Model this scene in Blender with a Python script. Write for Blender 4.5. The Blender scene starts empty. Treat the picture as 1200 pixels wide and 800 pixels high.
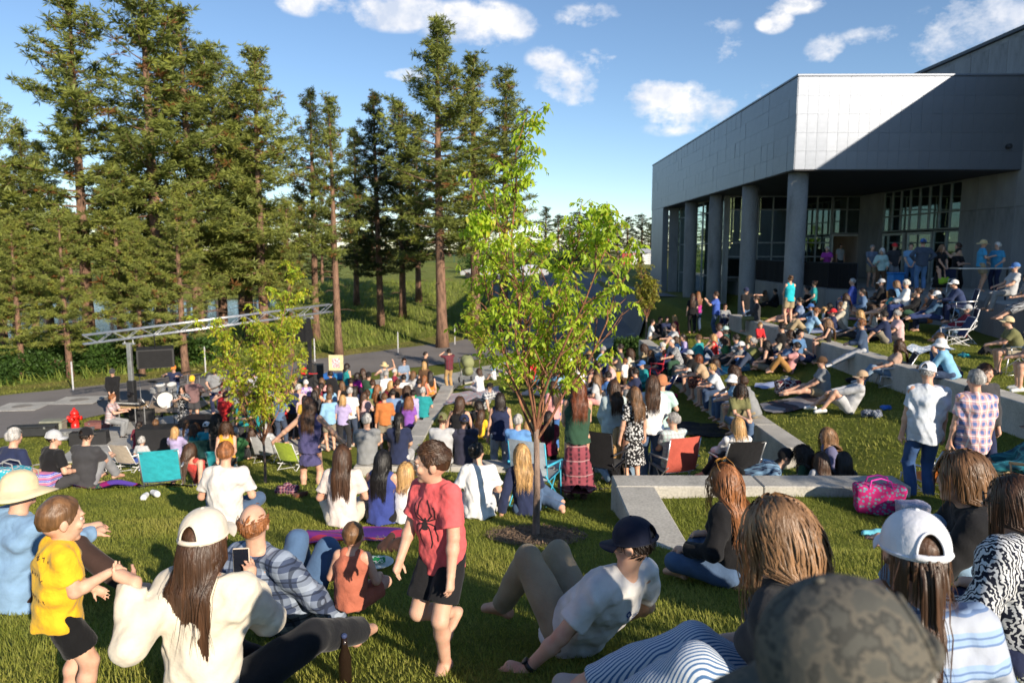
import bpy, math, random, time
import numpy as np
from mathutils import Vector, Matrix, Euler
from math import sin, cos, pi, radians as rad
T0 = time.time()
random.seed(7); RS = np.random.RandomState(11)
scene = bpy.context.scene
COL = scene.collection

# ------------------------------------------------------------------ camera
F, PITCH, YAW = 850.0, math.atan(107/850.0), rad(0.31)      # focal length in photo pixels (photo 1200 x 800)
cam_d = bpy.data.cameras.new("camera"); cam = bpy.data.objects.new("camera", cam_d); COL.objects.link(cam)
cam_d.sensor_width = 36; cam_d.lens = 36*F/1200; cam_d.clip_start = .05; cam_d.clip_end = 6000
cam.location = (0, 0, 0); cam.rotation_euler = (pi/2-PITCH, 0, YAW)
cam_d.dof.use_dof = True; cam_d.dof.focus_distance = 4.6; cam_d.dof.aperture_fstop = 3.2
scene.camera = cam
CM = np.array(cam.rotation_euler.to_matrix())

# ------------------------------------------------------------------ light
SUNV = Vector((1.0, -1.40, .695)).normalized()
sun_d = bpy.data.lights.new("sun", 'SUN'); sun = bpy.data.objects.new("sun", sun_d); COL.objects.link(sun)
sun_d.energy = 4.9; sun_d.angle = rad(.5); sun_d.color = (1, .87, .70)
sun.rotation_euler = SUNV.to_track_quat('Z', 'Y').to_euler()
sun.location = (40, -56, 28)
world = bpy.data.worlds.new("World"); scene.world = world; world.use_nodes = True
scene.view_settings.view_transform = 'Standard'; scene.view_settings.look = 'None'
scene.view_settings.exposure = .56; scene.view_settings.gamma = 1; scene.view_settings.use_curve_mapping = False
scene.cycles.use_denoising = True
scene.cycles.max_bounces = 6; scene.cycles.transparent_max_bounces = 8
scene.cycles.diffuse_bounces = 3; scene.cycles.glossy_bounces = 3; scene.cycles.transmission_bounces = 4
scene.cycles.sample_clamp_indirect = 6

def ray(u, v):
    d = CM @ np.array([(u-600)/F, (400-v)/F, -1.0])
    return d/np.linalg.norm(d)
def build_world():
    nt = world.node_tree; N = nt.nodes; L = nt.links
    bg = N['Background']; bg.inputs[1].default_value = .102
    sky = N.new('ShaderNodeTexSky'); sky.sky_type = 'NISHITA'; sky.sun_disc = False
    sky.sun_elevation = math.asin(SUNV.z); sky.sun_rotation = math.atan2(SUNV.x, SUNV.y)
    sky.altitude = 900; sky.air_density = 1.0; sky.dust_density = .0; sky.ozone_density = 3.0
    tc = N.new('ShaderNodeTexCoord')
    def M(op, a, b=None, c=None, clamp=False):
        n = N.new('ShaderNodeMath'); n.operation = op; n.use_clamp = clamp
        for i, s in enumerate((a, b, c)):
            if s is None: continue
            if isinstance(s, (int, float)): n.inputs[i].default_value = s
            else: L.new(s, n.inputs[i])
        return n.outputs[0]
    def noise(scale, detail, rough, sx=1, sz=1):
        mp = N.new('ShaderNodeMapping'); mp.inputs['Scale'].default_value = (sx, sx, sz)
        L.new(tc.outputs['Generated'], mp.inputs[0])
        n = N.new('ShaderNodeTexNoise'); n.inputs['Scale'].default_value = scale
        n.inputs['Detail'].default_value = detail; n.inputs['Roughness'].default_value = rough
        L.new(mp.outputs[0], n.inputs['Vector']); return n.outputs[0]
    n1 = noise(11, 8, .62, 1, 1.6); n2 = noise(4, 3, .5, 1, 2)
    # puffs: photo position and half size in degrees; the rest of the sky gets the same kind of small clouds
    puffs = [(800, 122, 3.6, 1.6, 1), (762, 108, 2.4, 1.0, .8), (845, 128, 1.6, 1.2, .95), (672, 100, 3.0, 1.9, .75), (700, 78, 2.0, 1.6, .5),
             (560, 28, 4.5, 1.7, .75), (600, 28, 2, 1.2, .9), (460, 12, 4.0, 1.5, .85), (368, 6, 2.8, .9, .8), (690, 22, 2.8, 1.1, .6), (475, 88, 1.6, .5, .6),
             (1150, 35, 4.8, 2.2, 1), (1020, 42, 2.2, .7, .55), (968, 58, 1.4, 1.1, .7), (908, 26, 1.3, .8, .8), (845, 30, 1.4, 1.0, .3),
             (935, 6, 2.0, .7, .6), (850, 58, 1.3, 1, .45), (640, 70, 1.6, 1.1, .55), (880, 110, 2, .9, .35), (800, 150, 3, .7, .35), (1075, 48, 1.5, .6, .3)]
    rr = random.Random(3)
    for k in range(14):
        a = rr.uniform(50, 310); el = rr.uniform(8, 50)
        puffs.append((None, (sin(rad(a))*cos(rad(el)), cos(rad(a))*cos(rad(el)), sin(rad(el))), rr.uniform(4, 8), rr.uniform(1.6, 3), .8))
    acc = None
    for p in puffs:
        c = Vector(p[1]) if p[0] is None else Vector(ray(p[0], p[1])); a, b, s = p[2]*1.02, p[3]*1.0, p[4]
        e = Vector((c.y, -c.x, 0)).normalized(); up = e.cross(c).normalized()
        def dot(v):
            n = N.new('ShaderNodeVectorMath'); n.operation = 'DOT_PRODUCT'; L.new(tc.outputs['Generated'], n.inputs[0]); n.inputs[1].default_value = v
            return n.outputs['Value']
        dx = M('MULTIPLY', dot(e), 57.3/a); dz = M('MULTIPLY', dot(up), 57.3/b)
        r = M('ADD', M('MULTIPLY', dx, dx), M('MULTIPLY', dz, dz))
        m = M('MULTIPLY', M('SUBTRACT', 1.15, r, clamp=True), s*1.0)
        m = M('MULTIPLY', m, M('GREATER_THAN', dot(c), 0))
        acc = m if acc is None else M('MAXIMUM', acc, m)
    n3 = noise(38, 6, .65, 1, 1.5)
    dens = M('SUBTRACT', M('ADD', M('MULTIPLY', acc, .55), M('ADD', M('MULTIPLY', n1, 2.3), M('MULTIPLY', n3, .75))), M('ADD', 1.60, M('MULTIPLY', n2, .12)))
    dens = M('MULTIPLY', M('MULTIPLY', dens, 2.1, clamp=True), M('MULTIPLY', acc, 3, clamp=True))
    alpha = M('MULTIPLY', dens, .93)
    mix = N.new('ShaderNodeMix'); mix.data_type = 'RGBA'
    L.new(alpha, mix.inputs['Factor']); L.new(sky.outputs[0], mix.inputs['A'])
    cr = N.new('ShaderNodeValToRGB'); cr.color_ramp.elements[0].color = (4.6, 5.1, 6.1, 1); cr.color_ramp.elements[1].color = (8.2, 7.9, 7.6, 1)
    cr.color_ramp.elements[0].position = .35; cr.color_ramp.elements[1].position = .62
    L.new(noise(16, 5, .6), cr.inputs[0]); L.new(cr.outputs[0], mix.inputs['B'])
    L.new(mix.outputs['Result'], bg.inputs[0])
build_world()

# ------------------------------------------------------------------ ground heights (z = 0 is the camera)
def sst(x, a, b):
    t = np.clip((x-a)/(b-a), 0, 1); return t*t*(3-2*t)
def ip(y, pts): return np.interp(y, [p[0] for p in pts], [p[1] for p in pts])
NEAR = [(-30, -.2), (-10, -.9), (0, -1.48), (2.5, -1.83), (3.4, -2.08), (5, -2.5), (7, -2.92), (9, -3.3)]
LEFT = NEAR+[(10.5, -3.54), (12.2, -4.1), (14.2, -4.85), (16, -5.3), (18, -5.66), (20, -5.83), (22, -5.86), (46, -5.9), (60, -4.7), (80, -3.1), (120, -1.6), (200, -.7), (3000, -.5)]
CENT = NEAR+[(9.35, -3.5), (12.25, -3.84), (12.75, -4.22), (16, -4.68), (20, -4.84), (24, -5.06), (27, -5.22), (27.6, -5.45), (32, -5.8), (46, -5.9), (60, -4.7), (80, -3.1), (120, -1.6), (200, -.7), (3000, -.5)]
RIVER = NEAR+[(10.5, -3.62), (12.2, -4.05), (14.4, -4.75), (17, -5.35), (20, -5.8), (22, -5.86), (44, -5.9), (54, -9.2), (120, -9.2), (135, -6.5), (400, -4), (3000, -.5)]
def ground(x, y):
    x = np.asarray(x, float); y = np.asarray(y, float)
    zl = ip(y, LEFT); zc = ip(y, CENT)
    z = zl+(zc-zl)*sst(x, -2.7, -2.35)*sst(y, 11, 14)+(zc-zl)*sst(x, -5, -2.7)*(1-sst(y, 11, 14))
    kx = np.clip((x+2.3)/7.3, 0, 1)*sst(y, 12.7, 13.3)*(1-sst(y, 28.5, 37))*(1-sst(x, 8.9, 12))
    z = z*(1-kx)+(-4.2)*kx
    # terrace behind the L-shaped bench
    inl = sst(x, 1.3, 1.65)*(1-sst(y, 8.75, 9.1))*sst(y, 6.4, 7.4)
    z = z*(1-inl)+(-3.04)*inl
    # lawn between the two long benches
    r1 = -3.66+(np.clip(x, 5.3, 8.4)-5.3)*.19
    w = sst(y, 8.9, 11.5); k = sst(x, 5.05, 5.4)*sst(y, 12.6, 13.6)+sst(x, 3.6, 6.4)*(1-sst(y, 12.6, 13.6))
    k = k*w*(1-sst(y, 29.3, 33)*(1-sst(x, 8.3, 8.9)))
    z = z*(1-k)+r1*k
    # upper lawn
    k2 = sst(x, 8.5, 8.8)*sst(y, 7, 9.5)+sst(x, 7.0, 9.5)*(1-sst(y, 7, 9.5))*sst(y, 4, 7)
    k2 = k2*(1-sst(y, 28.3, 28.7)*(1-sst(x, 12.5, 12.8)))
    z = z*(1-k2)+(-2.62)*k2
    # right flank behind the benches falls to the plinth
    k3 = sst(y, 28.2, 28.6)*(1-sst(x, 12.5, 12.9))*sst(x, 8.4, 8.8)*(1-sst(y, 29.2, 46))
    z = z*(1-k3)+(-3.3)*k3
    # river to the far left
    kr = 1-sst(x, -27, -19)
    z = z*(1-kr)+ip(y, RIVER)*kr
    # gentle unevenness
    z = z+.02*np.sin(x*1.7+y*.6)*np.sin(y*1.3-x*.4)*sst(y, 2, 4)
    z = z+np.where(y > 50, .35*np.sin(x*.11)*np.sin(y*.07), 0)*sst(y, 50, 70)
    return z
def G(x, y): return float(ground(x, y))
def on_ray(u, v, h=0.0, t0=.6, z=None):
    """first point of the photo ray (u, v) that is h above the ground (or above the level z)"""
    d = ray(u, v); ts = np.concatenate([np.arange(t0, 60, .05), np.arange(60, 900, 1.0)])
    zz = d[2]*ts-h-(ground(d[0]*ts, d[1]*ts) if z is None else z)
    j = int(np.argmax(zz > 0)); i = j+int(np.argmax(zz[j:] < 0)); t = ts[i]
    if i > 0: t = ts[i-1]+(ts[i]-ts[i-1])*zz[i-1]/(zz[i-1]-zz[i])
    return Vector((d[0]*t, d[1]*t, d[2]*t-h))
def at_y(u, v, Y):
    d = ray(u, v); return Vector(d*(Y/d[1]))
# ------------------------------------------------------------------ materials
MATS = {}
def nm(name):
    m = bpy.data.materials.new(name); m.use_nodes = True
    return m, m.node_tree.nodes, m.node_tree.links, m.node_tree.nodes['Principled BSDF']
def mth(N, L, op, a, b=None, clamp=False):
    n = N.new('ShaderNodeMath'); n.operation = op; n.use_clamp = clamp
    for i, s in enumerate((a, b)):
        if s is None: continue
        if isinstance(s, (int, float)): n.inputs[i].default_value = s
        else: L.new(s, n.inputs[i])
    return n.outputs[0]
def tex(N, L, kind, scale, co='Object', detail=4, mscale=(1, 1, 1), rough=.55):
    tc = N.new('ShaderNodeTexCoord'); mp = N.new('ShaderNodeMapping'); mp.inputs['Scale'].default_value = mscale
    L.new(tc.outputs[co], mp.inputs[0])
    n = N.new({'noise': 'ShaderNodeTexNoise', 'voronoi': 'ShaderNodeTexVoronoi', 'wave': 'ShaderNodeTexWave'}[kind])
    n.inputs['Scale'].default_value = scale
    if 'Detail' in n.inputs and kind != 'voronoi': n.inputs['Detail'].default_value = detail
    if kind == 'noise': n.inputs['Roughness'].default_value = rough
    L.new(mp.outputs[0], n.inputs['Vector']); return n
def ramp(N, L, src, stops, const=False):
    r = N.new('ShaderNodeValToRGB'); cr = r.color_ramp
    if const: cr.interpolation = 'CONSTANT'
    while len(cr.elements) < len(stops): cr.elements.new(.5)
    for e, (p, c) in zip(cr.elements, stops):
        e.position = p; e.color = (*c, 1)
    L.new(src, r.inputs[0]); return r.outputs[0]
def bump(N, L, b, src, strength, dist=.01):
    n = N.new('ShaderNodeBump'); n.inputs['Strength'].default_value = strength; n.inputs['Distance'].default_value = dist
    L.new(src, n.inputs['Height']); L.new(n.outputs[0], b.inputs['Normal'])
def dk(c, f): return tuple(min(1, x*f) for x in c[:3])
def mat(name, c, rough=.8, metal=0, var=.18, scale=6, bmp=.15, bscale=60, bd=.01, co='Object', mscale=(1, 1, 1), spec=None, sheen=0):
    if name in MATS: return MATS[name]
    m, N, L, b = nm(name)
    n = tex(N, L, 'noise', scale, co, 5, mscale)
    L.new(ramp(N, L, n.outputs[0], [(.3, dk(c, 1-var)), (.7, dk(c, 1+var))]), b.inputs['Base Color'])
    b.inputs['Roughness'].default_value = rough; b.inputs['Metallic'].default_value = metal
    if spec is not None: b.inputs['Specular IOR Level'].default_value = spec
    if sheen: b.inputs['Sheen Weight'].default_value = sheen
    if bmp:
        n2 = tex(N, L, 'noise', bscale, co, 4, mscale); bump(N, L, b, n2.outputs[0], bmp, bd)
    MATS[name] = m; return m
def cloth(c, key=None):
    k = 'cloth_%02x%02x%02x' % tuple(int(max(0, min(1, x))*255) for x in c[:3])
    return mat(k, c, .88, 0, .14, 9, .4, 15, .022, spec=.2, sheen=.1)
def pattern(kind, c1, c2, c3=None, s=1.0):
    k = '%s_%s_%s_%s' % (kind, c1, c2, s)
    if k in MATS: return MATS[k]
    m, N, L, b = nm(kind+'_print'); b.inputs['Roughness'].default_value = .85; b.inputs['Specular IOR Level'].default_value = .25
    tc = N.new('ShaderNodeTexCoord'); sp = N.new('ShaderNodeSeparateXYZ')
    nz = tex(N, L, 'noise', 5, detail=2)
    add = N.new('ShaderNodeVectorMath'); add.operation = 'MULTIPLY_ADD'; L.new(nz.outputs['Color'], add.inputs[0]); add.inputs[1].default_value = (.03, .03, .03)
    L.new(tc.outputs['Object'], add.inputs[2]); L.new(add.outputs[0], sp.inputs[0])
    def stripes(axis, freq, duty, ph=0):
        x = mth(N, L, 'MULTIPLY', sp.outputs[axis], freq*s); x = mth(N, L, 'ADD', x, ph)
        return mth(N, L, 'LESS_THAN', mth(N, L, 'FRACT', x), duty)
    def mixc(f, a, bb):
        n = N.new('ShaderNodeMix'); n.data_type = 'RGBA'; L.new(f, n.inputs['Factor'])
        for i, x in (('A', a), ('B', bb)):
            if isinstance(x, tuple): n.inputs[i].default_value = (*x, 1)
            else: L.new(x, n.inputs[i])
        return n.outputs['Result']
    c3 = c3 or dk(c2, .5)
    if kind == 'plaid':
        f = mth(N, L, 'MULTIPLY', stripes(0, 11, .4), .55); g = mth(N, L, 'MULTIPLY', stripes(2, 11, .4), .45)
        col = mixc(mth(N, L, 'ADD', f, g), c1, c2)
        h = mth(N, L, 'MAXIMUM', stripes(0, 11, .10, .3), stripes(2, 11, .10, .3))
        col = mixc(mth(N, L, 'MULTIPLY', h, .7), col, c3)
    elif kind == 'stripe': col = mixc(stripes(2, 22, .45), c1, c2)
    elif kind == 'vstripe':
        x = mth(N, L, 'ADD', mth(N, L, 'MULTIPLY', sp.outputs[0], 40*s), mth(N, L, 'MULTIPLY', sp.outputs[1], 26*s))
        col = mixc(mth(N, L, 'LESS_THAN', mth(N, L, 'FRACT', x), .42), c1, c2)
    elif kind == 'band': col = mixc(stripes(2, 13, .5), mixc(stripes(2, 52, .3), c1, c3), c2)
    elif kind == 'floral':
        v = tex(N, L, 'voronoi', 26*s); col = ramp(N, L, v.outputs['Distance'], [(0, c3), (.28, c2), (.5, c1), (1, c1)])
    elif kind == 'blotch':
        v = tex(N, L, 'noise', 16*s, detail=3); col = ramp(N, L, v.outputs[0], [(.40, c1), (.47, c2), (.55, c3), (.62, c1)], True)
    elif kind == 'zebra':
        w = tex(N, L, 'wave', 9*s, detail=2); w.inputs['Distortion'].default_value = 9; w.inputs['Detail Scale'].default_value = 1.6
        col = ramp(N, L, w.outputs['Color'], [(.42, c1), (.5, c2)])
    elif kind == 'ethnic':
        a = mth(N, L, 'MULTIPLY', sp.outputs[0], 1); ang = mth(N, L, 'MULTIPLY', a, 9*s)
        st = mth(N, L, 'LESS_THAN', mth(N, L, 'FRACT', ang), .3)
        dots = mth(N, L, 'LESS_THAN', mth(N, L, 'FRACT', mth(N, L, 'MULTIPLY', sp.outputs[2], 16)), .55)
        col = mixc(mth(N, L, 'MULTIPLY', st, mth(N, L, 'ADD', .35, mth(N, L, 'MULTIPLY', dots, .65))), c1, c2)
        col = mixc(mth(N, L, 'MULTIPLY', stripes(2, 5, .08), .5), col, c3)
    L.new(col, b.inputs['Base Color'])
    n2 = tex(N, L, 'noise', 14, detail=4); bump(N, L, b, n2.outputs[0], .3, .02)
    MATS[k] = m; return m

# ------------------------------------------------------------------ objects
def obj(name, me, m=None, parent=None, loc=None, rot=None, scale=None):
    o = bpy.data.objects.new(name, me); COL.objects.link(o)
    if me is not None and m is not None:
        ms = m if isinstance(m, (list, tuple)) else [m]
        while len(me.materials) < len(ms): me.materials.append(None)
        if me.users > 1 or me.get('shared'):
            for i, x in enumerate(ms): o.material_slots[i].link = 'OBJECT'; o.material_slots[i].material = x
        else:
            for i, x in enumerate(ms): me.materials[i] = x
    if parent is not None: o.parent = parent
    if loc is not None: o.location = loc
    if rot is not None: o.rotation_euler = rot
    if scale is not None: o.scale = scale if hasattr(scale, '__len__') else (scale,)*3
    return o
def tag(o, label=None, cat=None, group=None, kind=None):
    if label: o['label'] = label
    if cat: o['category'] = cat
    if group: o['group'] = group
    if kind: o['kind'] = kind
    return o
def thing(name, label, cat, loc=(0, 0, 0), rz=0, group=None, scale=None):
    o = bpy.data.objects.new(name, None); COL.objects.link(o); o.empty_display_size = .1
    o.location = loc; o.rotation_euler = (0, 0, rz)
    if scale: o.scale = (scale,)*3
    return tag(o, label, cat, group)
def struct(name, me, m, parent=None, **k):
    o = obj(name, me, m, parent, **k); o['kind'] = 'structure'; return o
def mesh(name, V, FQ, smooth=True, mi=None):
    """V (n,3); FQ (m,4) quads or (m,3) triangles, or a list of mixed faces"""
    me = bpy.data.meshes.new(name)
    if isinstance(FQ, np.ndarray) and len(FQ):
        V = np.asarray(V, np.float32); k = FQ.shape[1]; m = len(FQ)
        me.vertices.add(len(V)); me.vertices.foreach_set('co', V.ravel())
        me.loops.add(m*k); me.loops.foreach_set('vertex_index', FQ.astype(np.int32).ravel())
        me.polygons.add(m); me.polygons.foreach_set('loop_start', np.arange(0, m*k, k, dtype=np.int32))
        if mi is not None: me.polygons.foreach_set('material_index', np.asarray(mi, np.int32))
        me.update(calc_edges=True)
    else:
        me.from_pydata([tuple(v) for v in V], [], [tuple(f) for f in FQ])
        if mi is not None: me.polygons.foreach_set('material_index', np.asarray(mi, np.int32))
    if smooth: me.polygons.foreach_set('use_smooth', np.ones(len(me.polygons), bool))
    me.update(); return me
class MB:
    """gathers boxes, tubes, lathes into one mesh"""
    def __init__(s): s.v = []; s.f = []; s.m = []; s.cur = 0
    def add(s, V, Fs):
        b = len(s.v); s.v += [tuple(map(float, x)) for x in V]; s.f += [tuple(i+b for i in f) for f in Fs]; s.m += [s.cur]*len(Fs); return s
    def box(s, x0, x1, y0, y1, z0, z1, bev=0, R=None, t=None):
        if bev:
            b = min(bev, abs(x1-x0)*.45, abs(y1-y0)*.45, abs(z1-z0)*.45)
            V = []; idx = {}
            for i, x in enumerate((x0, x1)):
                for j, y in enumerate((y0, y1)):
                    for k, z in enumerate((z0, z1)):
                        sx, sy, sz = (b if i == 0 else -b), (b if j == 0 else -b), (b if k == 0 else -b)
                        idx[i, j, k] = len(V); V += [(x, y+sy, z+sz), (x+sx, y, z+sz), (x+sx, y+sy, z)]
            Fs = []
            I = lambda i, j, k, a: idx[i, j, k]+a
            for i in (0, 1):
                q = [I(i, 0, 0, 0), I(i, 1, 0, 0), I(i, 1, 1, 0), I(i, 0, 1, 0)]; Fs.append(q if i else q[::-1])
                q = [I(0, i, 0, 1), I(1, i, 0, 1), I(1, i, 1, 1), I(0, i, 1, 1)]; Fs.append(q[::-1] if i else q)
                q = [I(0, 0, i, 2), I(1, 0, i, 2), I(1, 1, i, 2), I(0, 1, i, 2)]; Fs.append(q if i else q[::-1])
            for a in (0, 1):
                for c in (0, 1):
                    q = [I(a, c, 0, 0), I(a, c, 1, 0), I(a, c, 1, 1), I(a, c, 0, 1)]; Fs.append(q if a == c else q[::-1])
                    q = [I(a, 0, c, 0), I(a, 1, c, 0), I(a, 1, c, 2), I(a, 0, c, 2)]; Fs.append(q[::-1] if a == c else q)
                    q = [I(0, a, c, 1), I(1, a, c, 1), I(1, a, c, 2), I(0, a, c, 2)]; Fs.append(q if a == c else q[::-1])
                    for e in (0, 1):
                        q = [I(a, c, e, 0), I(a, c, e, 1), I(a, c, e, 2)]; Fs.append(q if (a+c+e) % 2 else q[::-1])
        else:
            V = [(x, y, z) for x in (x0, x1) for y in (y0, y1) for z in (z0, z1)]
            Fs = [(0, 1, 3, 2), (4, 6, 7, 5), (0, 4, 5, 1), (2, 3, 7, 6), (0, 2, 6, 4), (1, 5, 7, 3)]
        if R is not None: V = [R @ Vector(v) for v in V]
        if t is not None: V = [Vector(v)+Vector(t) for v in V]
        return s.add(V, Fs)
    def tube(s, pts, r, n=8, cap=True):
        pts = [Vector(p) for p in pts]; rs = r if hasattr(r, '__len__') else [r]*len(pts)
        V = []; up = None
        for i, p in enumerate(pts):
            d = (pts[min(i+1, len(pts)-1)]-pts[max(i-1, 0)]).normalized()
            if up is None: up = Vector((0, 0, 1)) if abs(d.z) < .9 else Vector((1, 0, 0))
            a = d.cross(up); a = a.normalized() if a.length > 1e-5 else d.orthogonal().normalized(); b = a.cross(d).normalized(); up = b
            V += [p+(a*cos(2*pi*k/n)+b*sin(2*pi*k/n))*rs[i] for k in range(n)]
        Fs = [(i*n+k, i*n+(k+1) % n, (i+1)*n+(k+1) % n, (i+1)*n+k) for i in range(len(pts)-1) for k in range(n)]
        if cap: Fs += [tuple(range(n))[::-1], tuple((len(pts)-1)*n+k for k in range(n))]
        return s.add(V, Fs)
    def lathe(s, prof, n=16, c=(0, 0, 0), R=None, cap=True):
        V = []
        for r, z in prof: V += [Vector((r*cos(2*pi*k/n), r*sin(2*pi*k/n), z)) for k in range(n)]
        if R is not None: V = [R @ v for v in V]
        V = [v+Vector(c) for v in V]
        Fs = [(i*n+k, i*n+(k+1) % n, (i+1)*n+(k+1) % n, (i+1)*n+k) for i in range(len(prof)-1) for k in range(n)]
        if cap: Fs += [tuple(range(n))[::-1], tuple((len(prof)-1)*n+k for k in range(n))]
        return s.add(V, Fs)
    def quad(s, a, b, c, d, th=0):
        if not th: return s.add([a, b, c, d], [(0, 1, 2, 3)])
        a, b, c, d = map(Vector, (a, b, c, d)); n = (b-a).cross(d-a).normalized()*th
        return s.add([a, b, c, d, a+n, b+n, c+n, d+n], [(0, 3, 2, 1), (4, 5, 6, 7), (0, 1, 5, 4), (1, 2, 6, 5), (2, 3, 7, 6), (3, 0, 4, 7)])
    def sheet(s, fn, nu, nv):
        V = [fn(i/nu, j/nv) for i in range(nu+1) for j in range(nv+1)]
        return s.add(V, [(i*(nv+1)+j, (i+1)*(nv+1)+j, (i+1)*(nv+1)+j+1, i*(nv+1)+j+1) for i in range(nu) for j in range(nv)])
    def mesh(s, name='m', smooth=False): return mesh(name, s.v, s.f, smooth, s.m)
def part(name, mb, m, parent, smooth=False, **k): return obj(name, mb.mesh(name, smooth), m, parent, **k)
def shared(me): me['shared'] = 1; return me

# ------------------------------------------------------------------ distance-field modelling of soft shapes
class Vox:
    def __init__(s, lo, hi, h):
        s.lo = np.array(lo, np.float32); s.h = h
        s.n = np.maximum(4, np.ceil((np.array(hi)-s.lo)/h).astype(int)+1)
        s.D = np.full(s.n, .25, np.float32)
        s.ax = [s.lo[i]+np.arange(s.n[i], dtype=np.float32)*h for i in range(3)]
    def sub(s, lo, hi):
        sl = []
        for i in range(3):
            a = int(max(0, math.floor((lo[i]-s.lo[i])/s.h))); b = int(min(s.n[i], math.ceil((hi[i]-s.lo[i])/s.h)+1))
            if b <= a: return None
            sl.append(slice(a, b))
        P = (s.ax[0][sl[0]][:, None, None], s.ax[1][sl[1]][None, :, None], s.ax[2][sl[2]][None, None, :])
        return tuple(sl), P
    def merge(s, sl, d, k):
        A = s.D[sl]
        if k > 0:
            hh = np.clip(.5+.5*(A-d)/k, 0, 1); s.D[sl] = A+(d-A)*hh-k*hh*(1-hh)
        else: s.D[sl] = np.minimum(A, d)
    def cone(s, a, b, r1, r2, k=.02, wide=None, w=1.0, clip=None):
        """round cone; wide = axis along which the section is stretched by w; clip = [(point, normal)] half spaces kept where dot<0"""
        a = np.array(a, float); b = np.array(b, float); R = max(r1, r2)*max(w, 1)+k*1.5+s.h*2
        g = s.sub(np.minimum(a, b)-R, np.maximum(a, b)+R)
        if g is None: return
        sl, P = g; ba = b-a; L2 = max(float(ba@ba), 1e-9)
        q = [P[i]-a[i] for i in range(3)]
        t = np.clip((q[0]*ba[0]+q[1]*ba[1]+q[2]*ba[2])/L2, 0, 1)
        q = [q[i]-t*ba[i] for i in range(3)]
        d2 = q[0]**2+q[1]**2+q[2]**2
        if wide is not None:
            ws = q[0]*wide[0]+q[1]*wide[1]+q[2]*wide[2]; d2 = d2-ws**2+(ws/w)**2
        d = np.sqrt(np.maximum(d2, 0))-(r1+t*(r2-r1))
        s.fin(sl, P, d, k, clip)
    def fin(s, sl, P, d, k, clip):
        if clip:
            for c, n in clip: d = np.maximum(d, (P[0]-c[0])*n[0]+(P[1]-c[1])*n[1]+(P[2]-c[2])*n[2])
        s.merge(sl, d.astype(np.float32), k)
    def ell(s, c, r, k=.02, R=None, clip=None):
        m = max(r)+k*1.5+s.h*2; g = s.sub(np.array(c)-m, np.array(c)+m)
        if g is None: return
        sl, P = g; q = [P[i]-c[i] for i in range(3)]
        if R is not None: q = [q[0]*R[0][i]+q[1]*R[1][i]+q[2]*R[2][i] for i in range(3)]
        k0 = np.sqrt((q[0]/r[0])**2+(q[1]/r[1])**2+(q[2]/r[2])**2); k1 = np.sqrt((q[0]/r[0]**2)**2+(q[1]/r[1]**2)**2+(q[2]/r[2]**2)**2)
        d = k0*(k0-1)/np.maximum(k1, 1e-6); s.fin(sl, P, d, k, clip)
    def cut(s, fn):
        P = (s.ax[0][:, None, None], s.ax[1][None, :, None], s.ax[2][None, None, :]); s.D = np.maximum(s.D, fn(*P)).astype(np.float32)
    def warp(s, amp, f=22, seed=0):
        X, Y, Z = s.ax[0][:, None, None], s.ax[1][None, :, None], s.ax[2][None, None, :]; r = np.random.RandomState(seed)
        for j in range(4):
            k = r.normal(size=3); k = k/np.linalg.norm(k)*f*(1+.7*j); p = r.rand()*6
            s.D += (amp/(1+.6*j)*np.sin(k[0]*X+k[1]*Y+k[2]*Z+p+1.4*np.sin(k[1]*.5*X-k[0]*.6*Z+j))).astype(np.float32)
    def surf(s):
        D = s.D; ins = D < 0; n = np.array(D.shape)
        c = np.zeros(n-1, np.int8)
        for i in (0, 1):
            for j in (0, 1):
                for k in (0, 1): c += ins[i:n[0]-1+i, j:n[1]-1+j, k:n[2]-1+k]
        act = np.argwhere((c > 0) & (c < 8))
        if len(act) == 0: return np.zeros((0, 3)), np.zeros((0, 4), int)
        idm = np.full(n-1, -1, np.int32); idm[tuple(act.T)] = np.arange(len(act))
        acc = np.zeros((len(act), 3), np.float32); cnt = np.zeros(len(act), np.float32)
        cv = {}
        for o in [(i, j, k) for i in (0, 1) for j in (0, 1) for k in (0, 1)]: cv[o] = D[act[:, 0]+o[0], act[:, 1]+o[1], act[:, 2]+o[2]]
        for a in range(3):
            for o in [(i, j, k) for i in (0, 1) for j in (0, 1) for k in (0, 1)]:
                if o[a]: continue
                e = list(o); e[a] = 1; e = tuple(e); A, B = cv[o], cv[e]; m = (A < 0) != (B < 0)
                t = np.where(m, A/np.where(m, A-B, 1), 0)
                for d in range(3): acc[:, d] += np.where(m, o[d]+(t if d == a else 0), 0)
                cnt += m
        V = s.lo+(act+acc/cnt[:, None])*s.h
        Q = []
        for a in range(3):
            b, d = (a+1) % 3, (a+2) % 3
            sl0 = [slice(None)]*3; sl1 = [slice(None)]*3; sl0[a] = slice(0, -1); sl1[a] = slice(1, None)
            A = ins[tuple(sl0)]; B = ins[tuple(sl1)]; E = np.argwhere(A != B)
            E = E[(E[:, b] > 0) & (E[:, d] > 0) & (E[:, b] < n[b]-1) & (E[:, d] < n[d]-1)]
            if not len(E): continue
            fl = A[tuple(E.T)]
            def cid(db, dd):
                X = E.copy(); X[:, b] -= db; X[:, d] -= dd; return idm[tuple(X.T)]
            q = np.stack([cid(1, 1), cid(0, 1), cid(0, 0), cid(1, 0)], 1); q[~fl] = q[~fl][:, ::-1]; Q.append(q)
        Q = np.concatenate(Q); Q = Q[(Q >= 0).all(1)]
        return V, Q
    def mesh(s, name='soft'):
        V, Q = s.surf()
        if not len(Q): return mesh(name, [(0, 0, 0)], [])
        return mesh(name, V, Q)
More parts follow.
